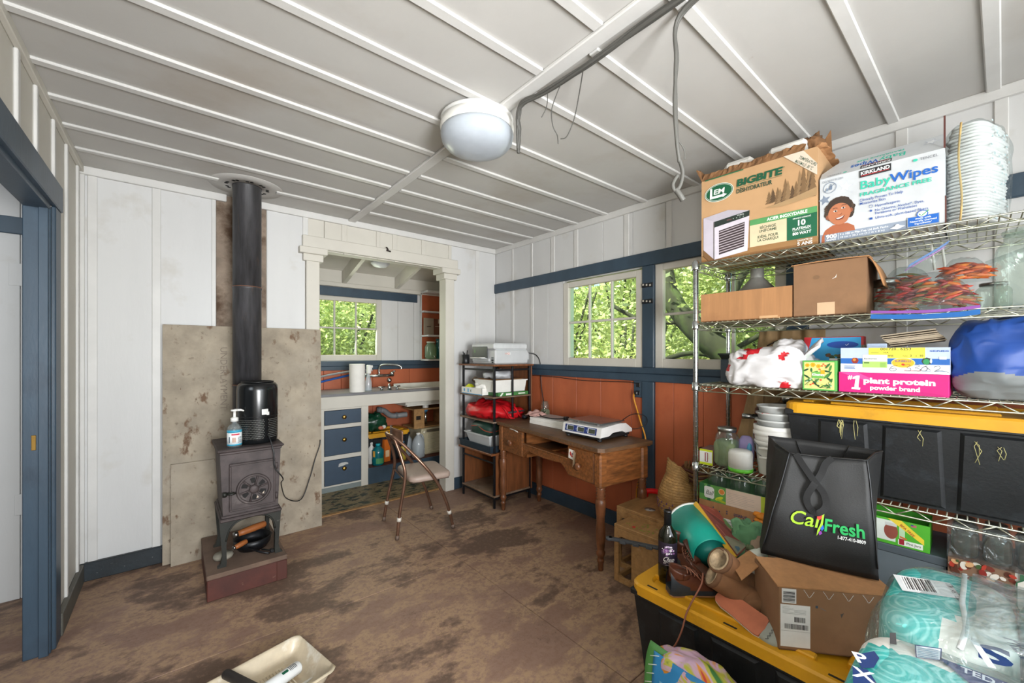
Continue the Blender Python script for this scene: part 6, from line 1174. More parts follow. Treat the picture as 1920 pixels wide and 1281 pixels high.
for k, (dz, r_) in enumerate(((0, .083), (.045, .088))): b = M('white_plastic').lathe([(r_ * .82, .002 + dz), (r_ * .84, 0.006 + dz), (r_ * .97, .14 + dz), (r_ * 1.05, .142 + dz), (r_ * 1.05, .158 + dz), (r_ * .99, .16 + dz), (r_ * 1.02, .166 + dz), (r_ * 1.03, .186 + dz), (r_ * .97, .188 + dz), (r_ * .94, .15 + dz), (r_ * .84, .05 + dz)], 40); bb = build(b, 'bucket', t); build(M('#8f9294/.3m').tube(spline([(-r_ * 1.04, 0, .150 + dz), (-r_ * .8, -r_ * .75, .11 + dz), (0, -r_ * 1.14, .085 + dz), (r_ * .8, -r_ * .75, .11 + dz), (r_ * 1.04, 0, .150 + dz)], 6), .002, 6), 'bail', bb); build(M('white_plastic').tube([(-.04, -r_ * 1.11, .0875 + dz), (.04, -r_ * 1.11, .0875 + dz)], .0065, 10), 'bail_grip', bb)
t = sth('clear_tubs', 'stack of milky plastic deli tubs on top of the white buckets', 'tubs', .335, .095, z + .205)
for k, (dz, r_) in enumerate(((0, .079), (.033, .076), (.066, .072))): build(M('milky').lathe([(r_ * .86, dz), (r_ * .97, dz + .045), (r_ * 1.07, dz + .047), (r_ * 1.07, dz + .055), (r_ * .98, dz + .056), (r_ * .95, dz + .04), (r_ * .83, dz + .006)], 36), 'tub', t)
m = M('#a8463f/.5'); m.mx = T(-.02, -.0745, .085); m.prect(-.016, .0, -.004, .004, '#a8463f'); m.prect(0, .0, .016, .005, '#a8463f'); build(m, 'red_marking', t)
t = sth('pressure_cooker', 'steel pressure cooker with dark lid behind the white buckets', 'pot', .335, .28, z); build(M('steel').lathe([(.125, 0), (.13, .006), (.13, .275)], 40), 'pot', t); build(M('#4a4440/.3m').lathe([(.138, .270), (.14, .284), (.12, .306), (.05, .318), (0, .320)], 40), 'lid', t); build(M('steel').lathe([(.016, .318), (.02, .33), (.026, .338), (.026, .356), (.018, .362), (0, .363)], 24), 'knob', t)
for a in (2.6, 3.6): build(M('#8b3a26/.4').tube([(.138 * cos(a), .138 * sin(a), .03), (.138 * cos(a), .138 * sin(a), .22)], .008, 8), 'side_rod', t); build(M('chrome').tube([(.13 * cos(a), .13 * sin(a), .245), (.20 * cos(a), .20 * sin(a), .245)], .013, 12), 'clamp', t)
tt = tote('storage_tote', 'big black tote with yellow lid lying on the fourth shelf, straw caught on its side', SP(.395, -.012, z), SA, .78, .42, .358)
g = random.Random(3); m = M('#c2ba7c/.8')
for (x, zz, n_) in ((.20, .300, 9), (.245, .305, 2), (.43, .29, 2), (.57, .27, 3), (.62, .26, 3)):
    for k in range(n_): m.tube([(x + g.uniform(-.008, .008), .006, zz), (x + g.uniform(-.012, .012), .002, zz - g.uniform(.01, .03)), (x + g.uniform(-.008, .008), .004, zz - g.uniform(.02, .085))], .0008, 4)
build(m, 'straw', tt, kind='stuff')
# ---- lowest shelf
z = ZS[4] + .001
t = sth('jar_case', 'brown carton marked with blue writing, under the green jar tray on the lowest shelf', 'box', .012, .01, z); build(M('cardboard').box((0, 0, 0), (.345, .30, .205), .002), 'carton', t); m = M()
for u, v in ((.07, .175), (.10, .162), (.135, .172), (.255, .165), (.31, .178), (.315, .162)): m.prect(u, v, u + .005, v + .007, '#26345e'); m.prect(u, v - .011, u + .005, v - .004, '#26345e')
m.ptext('Sheesh', .20, .176, .020, '#26345e', 'C', .01, .058, .25, flip=-1); build(m, 'printed_front', t)
t = sth('jar_tray', 'green tray carton holding canning jars with steel lids on the lowest shelf', 'box', .014, .012, z + .2065); build(carton(M('#4a8a45/.6'), .34, .27, .082), 'carton', t); m = M(); m.prect(0, 0, .34, .082, '#5f9a48'); m.prect(0, .03, .025, .082, '#2f6a3c'); m.prect(.04, 0, .056, .082, '#1f5f38')
m.ppoly([(.025, .022), (.03, .014), (.068, .012), (.074, .02), (.074, .062), (.066, .07), (.032, .072), (.025, .066)], '#e4e6e2'); m.ptext('Ball', .05, .032, .022, '#2a3a32', 'C', .0, .034, .3); m.pline([(.036, .029), (.064, .031)], .0015, '#2a3a32'); m.pell(.110, .058, .015, .015, '#e8c9a0', 20); m.pell(.110, .058, .0125, .0125, '#d9853a', 20); m.pell(.098, .022, .022, .008, '#c9d435', 14, .5); m.pell(.108, .012, .024, .006, '#a9bb2c', 14, -.2); m.prect(.13, .0, .34, .082, '#d8c2ae'); m.prect(.285, 0, .315, .082, '#b8c93c')
for k in range(7): m.pline([(.137, .062 - k * .008), (.137 + (.12 if k % 3 else .09), .062 - k * .008)], .0012, '#a89a90')
build(m, 'printed_front', t)
for k in range(6):
    s_ = .06 + .11 * (k % 3); d_ = .075 + .11 * (k // 3); nm = ('left', 'middle', 'right')[k % 3] + (' front' if k < 3 else ' rear')
    herbjar('canning jar with steel lid, %s place in the green jar tray' % nm, SP(.014 + s_, .012 + d_, z + .211), .044, .15, None, k % 3 < 2 or k > 2)
t = sth('green_jar_box', 'bright green canning jar box with yellow corner flash, right of the black bag', 'box', .66, .01, .585); build(carton(M('#47a82a/.5'), .19, .16, .098), 'carton', t); m = M(); m.prect(0, 0, .19, .098, '#4fae2c'); m.prect(.0, .012, .098, .09, '#dde4dc'); m.pell(.085, .05, .02, .03, '#8f4a3c', 20); m.prect(.068, .07, .102, .082, '#c9ccc8'); m.prect(.108, .03, .124, .088, '#b8d6b0'); m.ppoly([(.075, .098), (.115, .098), (.175, .045), (.175, .025)], '#e8cf3a'); m.ptext('BPA FREE', .128, .063, .0085, '#a83a2a', 'C', .03, .05, 0, -.72); m.prect(.105, .006, .172, .026, '#e6ebe2'); m.prect(.108, .008, .122, .03, '#9c1f2c'); m.ptext('Pint Jars', .128, .013, .0085, '#2f3430', 'L', .02, .038); m.prect(.140, .083, .155, .092, '#b8606a'); m.prect(.140, .087, .147, .092, '#3a4a8a'); m.ppoly([(.11, .04), (.13, .034), (.128, .029), (.11, .034)], '#d0602c'); build(m, 'printed_front', t)
t = sth('grey_case', 'grey-blue storage case under the green jar box on the lowest shelf', 'case', .62, .012, z); build(M('#6d7880/.5').box((0, 0, 0), (.27, .30, .218), .006), 'case', t); build(M('#545e66/.5').box((-.004, -.004, .19), (.274, .304, .222), .004), 'lid', t)
t = sth('canning_jar_case', 'canning jar case with a food photograph, its jars wrapped in clear film', 'box', .895, -.004, z + .12); build(M('#7a4a30/.6').box((0, 0, 0), (.30, .26, .12), .002), 'tray', t); m = M(); m.prect(0, 0, .30, .12, '#d9d3ca'); g = random.Random(12); m.prect(0, .0, .12, .065, '#6d3a24'); m.prect(0, .062, .14, .068, '#c8864a')
m.prect(0, .066, .15, .12, '#8a6a54')
for k in range(110): m.pell(.005 + .145 * g.random(), .008 + .108 * g.random(), .004 + .011 * g.random(), .003 + .007 * g.random(), ('#8f2a20', '#b83a28', '#5c2f1e', '#d9a878', '#3f5a2c', '#e8e0d4', '#7a3424')[k % 7], 10, g.random() * 3)
m.prect(.10, .045, .145, .062, '#7a4048'); m.prect(.16, .0, .30, .12, '#3c6a48'); m.ppoly([(.152, .014), (.158, .0), (.262, 0), (.268, .014), (.268, .09), (.25, .104), (.168, .106), (.152, .092)], '#2d6444'); m.ppoly([(.155, .015), (.161, .003), (.259, .003), (.265, .015), (.265, .088), (.248, .101), (.17, .103), (.155, .09)], '#e3ded4'); m.ptext('Ball', .21, .038, .044, '#22302a', 'C', .0, .078, .3); m.pline([(.178, .03), (.24, .033)], .002, '#22302a'); build(m, 'printed_front', t)
for k in range(8):
    s_ = .04 + .075 * (k % 4); herbjar('canning jar under clear film in the food-photograph case, %s from its left, %s row' % (('first', 'second', 'third', 'fourth')[k % 4], 'front' if k < 4 else 'rear'), SP(.895 + s_, .05 + .10 * (k // 4), z + .2405), .034, .105, '#3f2e18/.5', True, .86)  # brown fill stands in for brown reflections in the glass
t2 = sth('film_wrap', 'clear shrink film stretched over the canning jars above the food photograph', 'film', .893, -.008, z + .239); build(M('clear_bag').sheet(lambda u, v: (.31 * u, .0 + (.0 if v < .5 else .27 * (v - .5) * 2), .118 * min(1, v * 2)), 16, 10, .0015), 'film', t2)
# ================================================================ FOREGROUND HEAP
def stool(name, label, loc, w, d, h, panel=True):
    t = thing(name, label, 'stool', loc, -PI / 2); P = 'plywood'
    build(M(P).box((0, 0, h - .02), (w, d, h), .003), 'top_board', t)
    for y0, nm in ((0, 'front_frame'), (d - .018, 'rear_frame')):
        m = M(P); b = lambda a, c: m.box((a[0], y0, a[1]), (c[0], y0 + .018, c[1]), .003); b((0, 0), (.03, h - .02)); b((.03, h - .065), (w - .03, h - .02)); b((.03, 0), (w - .03, .035)); b((w - .03, 0), (w, h - .02))
        if panel: b((.115, .035), (w - .03, h - .065))
        for (cx, cz, sx, sz) in ((.03, .035, 1, 1), (.115, .035, -1, 1), (.03, h - .065, 1, -1), (.115, h - .065, -1, -1)):
            pr = [(cx, cz)] + [(cx + sx * .022 * (1 - sin(a)), cz + sz * .022 * (1 - cos(a))) for a in [k * PI / 10 for k in range(6)]]; m.slab(pr, (y0, y0 + .018), 'y')
        build(m, nm, t)
    build(M(P).box((.002, .018, 0), (.02, d - .018, .03), .002), 'foot_rail', t); build(M(P).box((w - .02, .018, .0), (w - .002, d - .018, h - .02), .002), 'side_board', t); return t
t = stool('nesting_stool', 'smaller plywood box stool slid under the larger one, cut-out handle opening in its side', (1.967, 1.445, 0), .34, .30, .33)
m = M('#7f8f3a/.8'); g = random.Random(6)
for k in range(26): x, y, a = .05 + .22 * g.random(), .02 + .10 * g.random(), g.random() * 3; m.box((x, y, .3302), (x + .012 * cos(a) + .003, y + .012 * abs(sin(a)) + .002, .3312))
m.use('#c2342e/.7').box((.10, .03, .3302), (.116, .046, .334), .001); build(m, 'leaf_crumbs', t, kind='stuff')
t = stool('nesting_stool', 'larger plywood box stool behind, basket standing on it', (2.115, 1.535, 0), .47, .42, .372, False); m = M('#a9a19a/.7'); m.lathe([(.032, .3725), (0, .3728)], 20, (.17, .10, 0)); m.use('#1d1712/.9').lathe([(.006, .3729), (0, .373)], 10, (.17, .10, 0)); build(m, 'white_smudge', t)
t = thing('woven_basket', 'tall woven straw basket with a pinched open top, beside the wire rack post', 'basket', (2.245, 1.205, .3735))
def bask(u, v):
    a = 2 * PI * u; z = .30 * v; r = .088 + .030 * sin(PI * min(1, v * 1.3)) - .035 * v; sx = 1 - .35 * v ** 2; tip = .035 * v ** 3 * max(0, cos(a - 2.1)) ** 2 - .05 * v ** 2 * max(0, cos(a + .9)); return (r * sx * cos(a), r * sin(a) * (1 + .05 * v), z + tip * 1.0)
build(M('wicker').sheet(bask, 48, 26, .006), 'basket_body', t); m = M('wicker'); m.lathe([(.088, 0), (0, .004)], 32); build(m, 'basket_bottom', t)
m = M('#94703f/.8')
for k in range(22):
    v = (k + .5) / 22; m.tube([V(bask(j / 48, v)) * 1.0 + (V((cos(2 * PI * j / 48), sin(2 * PI * j / 48), 0)) * (.004 if (j + k) % 2 else .001)) for j in range(48)], .0028, 5, closed=True)
build(m, 'weave_rows', t, kind='stuff')
m = M('#6a4a6a/.8')
for r_ in range(3):
    for k in range(40):
        if (k + r_) % 2: a = (k + .5) / 40; p = V(bask(a, .20 + .055 * r_)); m.blob(p + V((cos(2 * PI * a), sin(2 * PI * a), 0)) * .004, (.004, .004, .006), 3, 6, 4)
build(m, 'dark_weave_band', t, kind='stuff')
t = thing('twig_basket', 'brown twig basket with hoop rim standing behind the straw basket', 'basket', (2.44, 1.165, .3735)); m = M('wicker').lathe([(.07, 0), (.085, .12), (.10, .24), (.094, .24), (.08, .12), (.06, .008)], 28); build(m, 'basket_body', t)
for z, r_ in ((.245, .10), (.22, .103), (.19, .098)): build(M('twig').tube([(r_ * cos(k * PI / 16), r_ * sin(k * PI / 16), z + .004 * sin(k)) for k in range(32)], .008, 8, closed=True), 'hoop', t)
build(M('twig').tube(spline([(-.10, 0, .24), (-.08, 0, .33), (0, 0, .375), (.08, 0, .33), (.10, 0, .24)], 7), .007, 8), 'handle', t)
for k in range(9): a = 2.2 + k * .28; build(M('#7d5a34/.7').tube([(.09 * cos(a), .09 * sin(a), .24), (.085 * cos(a + .1), .085 * sin(a + .1), .32 - .008 * abs(k - 4))], .006, 6), 'twig', t)
t = thing('toy_handset', 'red plastic toy handset on the rear of the larger stool', 'toy', (2.40, 1.44, .374)); build(M('#d3151c/.3').tube(spline([(-.02, .075, .022), (.0, .06, .035), (.015, .0, .043), (.0, -.075, .035), (-.06, -.11, .025), (-.10, -.10, .018)], 7), .017, 12), 'handle', t); build(M('#d3151c/.3').lathe([(.026, 0), (.028, .018), (.02, .03), (0, .032)], 20, (-.01, .075, 0)), 'ear_cap', t); build(M('#d8d4a8/.5').blob((-.035, -.105, .04), (.016, .02, .024), 2.4, 14, 10), 'cream_part', t)
t = thing('magenta_scoop', 'magenta plastic toy standing behind the straw basket', 'toy', (2.40, 1.33, .374)); build(M('#b02a9c/.35').blob((0, 0, .075), (.02, .035, .075), 2.4, 18, 14), 'body', t); build(M('#b02a9c/.35').box((-.01, -.025, 0), (.01, .025, .03), .004), 'base', t)

tote('storage_tote', 'large black tote with yellow lid on the floor, shoes and a bottle heaped on it', (1.463, .998, 0), -PI / 2, .785, .51, .372)
t = thing('wine_bottle', 'green wine bottle with purple flowered label standing on the yellow lid', 'bottle', (1.605, .905, .3585))
build(M('bottle_glass').lathe([(.030, .006), (.037, 0), (.038, .01), (.038, .185), (.034, .205), (.018, .228), (.0145, .24), (.014, .285), (.016, .287), (.016, .294), (.012, .296)], 36), 'glass', t); build(M('#131416/.4').lathe([(.0152, .232), (.0155, .288), (.0165, .29), (.0165, .297), (.012, .298), (.011, .29)], 28), 'neck_foil', t)
build(M('#2a2a08/.2').lathe([(.0355, .006), (.0355, .175), (.03, .2), (0, .2)], 28), 'wine', t)
ca = math.atan2(-.905, -1.605)
def cyl_patch(m, r, a0, a1, z0, z1, n=10): m.add([(r * cos(ca + a0 + (a1 - a0) * i / n), r * sin(ca + a0 + (a1 - a0) * i / n), z) for i in range(n + 1) for z in (z0, z1)], [(2 * i, 2 * i + 2, 2 * i + 3, 2 * i + 1) for i in range(n)])
m = M('#231a2c/.5'); cyl_patch(m, .0386, -1.25, 1.25, .078, .172, 20); lb = build(m, 'label', t)
def on_cyl(src, r, z0, mat=None):
    """wrap a flat print (u right, v up, centred on u=0) round a vertical cylinder"""
    src.v = [((r + (-y)) * cos(ca + x / r), (r + (-y)) * sin(ca + x / r), z + z0) for x, y, z in src.v]; return src
m = M(); g = random.Random(9)
for k in range(60): a, q = g.random() * 6.28, g.random() ** .6; m.pell(.001 + .024 * q * cos(a), .062 + .020 * q * sin(a), .002 + .0035 * g.random(), .002 + .003 * g.random(), ('#d9d2dc', '#8a5a94', '#b9a2c2', '#4a3a5c', '#e4dfe2')[k % 5], 9)
m.pell(-.005, .065, .009, .008, '#7d4a8a'); m.pell(-.005, .065, .0045, .004, '#b089ba'); m.ptext('Chup', .001, .020, .020, '#eceae6', 'C', 0, .040, .45); m.pline([(-.014, .017), (.012, .014), (.022, .020)], .0012, '#eceae6'); m.pline([(-.017, .011), (.019, .011)], .0032, '#bdb8bc'); m.pline([(-.010, .0045), (.012, .0045)], .0018, '#9a949c')
build(on_cyl(m, .0387, .078), 'label_print', lb)
t = thing('notched_strip', 'dark grey notched foam strip sticking out from the yellow lid past the bottle', 'strip', (1.69, 1.275, .376), math.atan2(-.30, .135)); m = M('#3a3d41/.7').box((0, -.012, 0), (.36, .012, .014), .003)
for k in range(5): m.box((.06 + k * .062, -.025, .0), (.09 + k * .062, -.011, .014), .002)
m.lathe([(.016, 0), (.018, .007), (.016, .014)], 14, (.004, 0, 0)); build(m, 'strip', t)
# bucket lying on its side
a0, a1 = V((1.753, .786, .456)), V((1.912, .958, .490)); ax = (a1 - a0).normalized()
t = thing('bucket', 'turquoise plastic bucket with white rim lying behind the shoes on the yellow lid', 'bucket', a0); t.rotation_euler = ax.to_track_quat('Z', 'Y').to_euler(); Lb = (a1 - a0).length
build(M('teal_plastic').lathe([(.070, .012), (.078, .0), (.081, .004), (.113, Lb), (.109, Lb), (.077, .016), (0, .016)], 48), 'bucket_body', t); build(M('teal_shaded').lathe([(.070, .0118), (.0, .0115)], 32), 'bottom_disc', t)
build(M('#e6e6e2/.4').lathe([(.1125, Lb - .006), (.117, Lb - .005), (.117, Lb + .003), (.109, Lb + .003)], 48), 'rim', t)
m = M('black_plastic').tube(spline([(-.07, -.04, .03), (-.085, -.055, -.01), (-.065, -.075, -.05), (-.03, -.09, -.12)], 6), .006, 8); build(m, 'strap', t)
# board book
A, D_, C_, B_ = V((1.906, .927, .612)), V((1.765, .693, .488)), V((1.839, .684, .508)), V((2.010, .880, .566))
t = thing('picture_board', 'worn red and green picture board with yellow edge leaning on the turquoise bucket', 'book', D_)
m = M(); nn = (D_ - A).cross(B_ - A).normalized(); nn = nn if nn.dot(V((0, 0, 1.32)) - A) > 0 else -nn
def quad(m, P, t_, off=0):
    P = [p - D_ for p in P]; nrm = nn; a = [p + nrm * off for p in P]; b = [p + nrm * (off - t_) for p in P]; m.add(a + b, [(0, 1, 2, 3), (7, 6, 5, 4), (4, 5, 1, 0), (5, 6, 2, 1), (6, 7, 3, 2), (7, 4, 0, 3)])
m.use('#7d4038/.6'); quad(m, [A, B_, C_, D_], .014, -.001); build(m, 'board', t)
lerp2 = lambda u, v: A.lerp(B_, u).lerp(D_.lerp(C_, u), v)
def patch(m, pts, col, off):
    m.use(col); P = [lerp2(u, v) - D_ + nn * off for u, v in pts]; m.add(P, [tuple(range(len(P)))]); m.add(P, [tuple(range(len(P)))[::-1]])
m = M()
for k, (pts, c) in enumerate((([(.05, .02), (.95, .02), (.95, .45), (.05, .5)], '#a0483c'), ([(.1, .05), (.7, .05), (.8, .2), (.2, .22)], '#b8665a'), ([(.3, .16), (.7, .18), (.65, .34), (.3, .32)], '#c98a45'), ([(.85, .3), (1, .3), (1, .6), (.6, .5)], '#6a9058'), ([(.1, .45), (.6, .42), (.9, .62), (.2, .68)], '#b8766a'), ([(.05, .68), (.95, .64), (.95, .98), (.05, .98)], '#82806c'), ([(.15, .72), (.55, .70), (.5, .82), (.18, .84)], '#c0b648'), ([(.55, .74), (.9, .72), (.85, .88), (.6, .9)], '#8a5a54'), ([(.2, .88), (.5, .86), (.45, .95), (.2, .96)], '#4a6a78'))): patch(m, pts, c + '/.6', .0015 + k * .0006)
build(m, 'picture', t); m = M('#e2b03a/.5')
e = (A - D_); m.add([p + q for p in (V((0, 0, 0)), e) for q in (nn * .002, -nn * .017, -nn * .017 - (B_ - A).normalized() * .009, nn * .002 - (B_ - A).normalized() * .009)], [(0, 1, 2, 3), (7, 6, 5, 4), (0, 4, 5, 1), (1, 5, 6, 2), (2, 6, 7, 3), (3, 7, 4, 0)]); build(m, 'yellow_edge', t)
# shoes
def shoe(name, label, loc, rot, sc=1.0, collar=.10):
    t = thing(name, label, 'shoe', loc, rot=rot); t.scale = (sc,) * 3
    wv = [(0, .020), (.012, .034), (.05, .037), (.10, .036), (.15, .043), (.19, .047), (.235, .040), (.262, .026), (.272, .006)]
    pol = [(w, y) for y, w in wv] + [(-w, y) for y, w in wv[::-1]]
    build(M('shoe_rubber').prism(pol, .004, .030), 'sole', t); build(M('sole_tan').prism([(x * 1.03, y * 1.006) for x, y in pol], 0, .006), 'outsole', t)
    hv = lambda y: .115 - .02 * (y / .1) ** 2 if y < .10 else max(.028, .095 - .42 * (y - .10) + .3 * (y - .1) ** 2 * 2)
    def up(u, v):
        y = .004 + .262 * v; import bisect
        k = max(1, min(len(wv) - 1, bisect.bisect([a for a, _ in wv], y))); (ya, wa), (yb, wb_) = wv[k - 1], wv[k]; w = wa + (wb_ - wa) * (y - ya) / (yb - ya); th = PI * u; h = hv(y)
        return (w * .98 * math.copysign(abs(cos(th)) ** .7, cos(th)), y, .028 + (h - .028) * abs(sin(th)) ** .75)
    build(M('shoe_leather').grid(up, 18, 26), 'upper', t); build(M('shoe_rubber').grid(lambda u, v: tuple(a * b for a, b in zip(up(u, .72 + .28 * v), (1.03, 1.004, .86))), 18, 8), 'toe_cap', t); build(M('shoe_rubber').grid(lambda u, v: (up(u, .30 * v)[0] * 1.08, up(u, .30 * v)[1] - .004 + .01 * v, .02 + (up(u, .3 * v)[2] - .02) * (.98 - .45 * v)), 18, 6), 'heel_cup', t)
    build(M('shoe_leather').sheet(lambda u, v: ((.036 + .003 * v) * cos(2 * PI * u), .052 + (.046 + .004 * v) * sin(2 * PI * u), .085 + collar * .55 * v - .018 * v * sin(2 * PI * u)), 28, 4, .006), 'collar', t)
    build(M('shoe_leather').sheet(lambda u, v: (-.022 + .044 * u, .175 - .085 * v, .068 + .085 * v + .008 * sin(PI * u)), 5, 6, .005), 'tongue', t)
    m = M('#8a5a44/.7')
    for k in range(5):
        y = .165 - k * .018; z = hv(y) + .012 + k * .002
        m.tube(spline([(-.026, y, z - .006), (0, y - .009, z + .006), (.026, y - .018, z - .006)], 4), .0024, 6); m.tube(spline([(.026, y, z - .006), (0, y - .009, z + .008), (-.026, y - .018, z - .006)], 4), .0024, 6)
    m.tube(spline([(0, .085, .125), (.035, .10, .12), (.05, .13, .09), (.03, .14, .075)], 5), .0024, 6); build(m, 'laces', t); return t
shoe('lace_up_shoe', 'brown leather lace-up shoe with dark sole, rear one beside the wine bottle', (1.745, .960, .374), (0, 0, rad(165)), .80, .13)
s2 = shoe('lace_up_shoe', 'front lace-up shoe with dark heel, its lace hanging over the lid edge', (1.492, .842, .378), (0, rad(8), rad(-124)), .84, .06)
build(M('#8f5a45/.7').tube(spline([(1.56, .735, .475), (1.515, .72, .455), (1.475, .735, .40), (1.452, .745, .36), (1.438, .755, .30), (1.432, .775, .24), (1.438, .80, .20)], 8), .0032, 7), 'shoelace', None, 'long brown shoelace hanging from the front shoe over the black tote', 'lace')
def ugg(label, path, r, toe):
    o = V(path[0]); t = thing('sheepskin_boot', label, 'boot', o); P = spline([V(p) - o for p in path], 8); n = len(P); rr = [r[min(len(r) - 1, int(i / (n - 1) * (len(r) - 1)))] + (r[min(len(r) - 1, int(i / (n - 1) * (len(r) - 1)) + 1)] - r[min(len(r) - 1, int(i / (n - 1) * (len(r) - 1)))]) * ((i / (n - 1) * (len(r) - 1)) % 1) for i in range(n)]
    build(M('boot_suede').tube(P, rr, 24), 'boot_body', t)
    d = (P[0] - P[3]).normalized(); q = d.to_track_quat('Z', 'Y').to_matrix().to_4x4(); mm = Matrix.Translation(P[0]) @ q
    build(M('#6a4a32/.9', mm).lathe([(rr[0] * .98, -.012), (rr[0] * 1.05, 0), (rr[0] * .98, .010), (rr[0] * .84, .006)], 28), 'cuff', t); build(M('boot_fleece', mm).lathe([(rr[0] * .9, .007), (rr[0] * .82, .010), (rr[0] * .6, .0045), (rr[0] * .3, .003), (0, .0025)], 28), 'fleece_lining', t)
    e = V(toe) - o; a = P[-1] - P[int(n * .62)]; build(M('#5a3f2c/.8').tube([P[int(n * .62)] + e, P[int(n * .8)] + e * 1.1, P[-1] + e], [rr[int(n * .62)] * .98, rr[int(n * .8)] * 1.0, rr[-1] * .9], 20, flat=.3), 'sole', t)
    m = M('#5f432d/.8'); m.tube([p + V((0, 0, rr[i] * 1.0)) for i, p in enumerate(P[1:int(n * .6)])], .003, 6); build(m, 'seam', t); return t
ugg('brown sheepskin boot leaning by the turquoise bucket, upper one of the pair', [(1.560, .672, .549), (1.592, .657, .520), (1.625, .642, .485), (1.655, .630, .452), (1.672, .602, .432), (1.655, .570, .420)], [.046, .046, .046, .050, .050, .036], (1.560, .672, .535))
ugg('brown sheepskin boot leaning in front of the other, lower one with the creased cuff', [(1.545, .688, .490), (1.564, .664, .472), (1.585, .640, .452), (1.602, .612, .434), (1.600, .578, .424), (1.575, .555, .418)], [.042, .042, .042, .045, .044, .032], (1.545, .688, .476))
# upturned sandal
u_ = (V((1.513, .508, .402)) - V((1.555, .668, .425))); Ls = u_.length; ux = u_.normalized(); vz = V((-.64, -.30, .62)); vz = (vz - ux * vz.dot(ux)).normalized(); vy = vz.cross(ux)
t = thing('upturned_sandal', 'upturned sandal with a terracotta sole and grey toe, lying by the cardboard box', 'shoe', V((1.555, .668, .425))); mm = Matrix(((ux.x, vy.x, vz.x, 0), (ux.y, vy.y, vz.y, 0), (ux.z, vy.z, vz.z, 0), (0, 0, 0, 1)))
def sole(k, s_=1.0): return [((-.01 + x * 1.06) * s_ + (.0), y * s_) for x, y in [(0, .018), (.01, .031), (.04, .036), (.08, .033), (.12, .034), (.155, .036), (.165, .03), (.17, 0), (.165, -.034), (.15, -.038), (.11, -.036), (.07, -.033), (.03, -.034), (.008, -.028), (0, -.016)]][::-1]
build(M('foot_pad', mm).prism(sole(0), -.006, .002), 'outsole', t); build(M('#c9c0ae/.7', mm).prism([(x * 1.01 - .001, y * 1.05) for x, y in sole(0)], -.016, -.006), 'welt', t); build(M('#8f9288/.6', mm).blob((.178, 0, -.020), (.045, .036, .022), 2.6, 24, 16), 'toe_part', t)
m = M(mx=mm @ T(.188, .026, .0035, -PI / 2, -PI / 2)); m.ptext('≋≋≋', 0, 0, .012, '#2c2e30/.6', 'L', .02, .05) if False else m.pline([(.005 + .006 * k, .006 if k % 2 else -.001) for k in range(9)], .0022, '#2c2e30/.6'); build(m, 'toe_marking', t)
# parcel carton
bo = V((1.486, .457, .3735)); br = rad(-49.2)
t = thing('parcel_carton', 'brown shipping carton with white address labels on the yellow lid under the black bag', 'box', bo, br); Wp, Dpp, Hp = .32, .185, .198
build(carton(M('cardboard_dull'), Wp, Dpp, Hp), 'carton', t)
build(M('cardboard').sheet(lambda u, v: (-.004 + (Wp + .02) * u, .0 + .17 * v, Hp + .003 + .010 * v), 4, 3, .004, False), 'top_flap', t); 
W2L = (Matrix.Translation(bo) @ Matrix.Rotation(br, 4, 'Z')).inverted()
fp = [W2L @ V(p) for p in ((1.60, .648, .535), (1.707, .625, .557), (1.632, .548, .570), (1.522, .583, .527))]
build(M('cardboard').sheet(lambda u, v: fp[0].lerp(fp[1], u).lerp(fp[3].lerp(fp[2], u), v), 3, 3, .004, False), 'side_flap', t)
build(M('cardboard').sheet(lambda u, v: (Wp * .90 + .09 * u, .14 + .06 * v + .05 * u, Hp + .01 + .05 * v + .03 * u), 3, 3, .004, False), 'rear_flap', t)
m = M(); m.prect(.008, .150, .050, .196, '#dcdcdc')
for k in range(10): m.prect(.012, .154 + k * .0036, .046, .1552 + k * .0036 + (.0012 if k % 3 else .0), '#26262a')
build(m, 'bar_label', t); m = M(); m.prect(.004, .012, .090, .146, '#e4e4e4')
for k in range(6): m.pline([(.010, .138 - k * .004), (.03 + .012 * (k % 3), .138 - k * .004)], .0008, '#8a8a8a')
for k in range(4): m.pline([(.044, .13 - k * .004), (.078, .13 - k * .004)], .0008, '#8a8a8a')
g = random.Random(20)
for k in range(20): x = .044 + k * .0016; m.prect(x, .092, x + (.0006, .0011)[g.random() > .5], .108, '#26262a')
x = .016
while x < .082: w_ = .0006 + .0014 * g.random(); m.prect(x, .070, x + w_, .086, '#26262a'); x += w_ + .0006 + .0012 * g.random()
m.pline([(.004, .064), (.09, .064)], .0007, '#8a8a8a'); build(m, 'shipping_label', t); m = M(); m.ppoly([(.175, .13), (.185, .135), (.178, .118)], '#4a4440'); m.prect(.105, .142, .112, .15, '#3a4a58'); m.pline([(.118, .144), (.135, .136)], .0015, '#6a6a70'); build(m, 'ink_marks', t, kind='stuff')
m = M('#cfd3d3/.4')
for k in range(4): x = .07 + .055 * k; m.tube(spline([(x, -.003, Hp), (x + .008, -.006, Hp - .012), (x + .016, -.005, Hp - .022), (x + .03, -.003, Hp - .004)], 4), .0006, 4)
build(m, 'torn_fibres', t, kind='stuff')
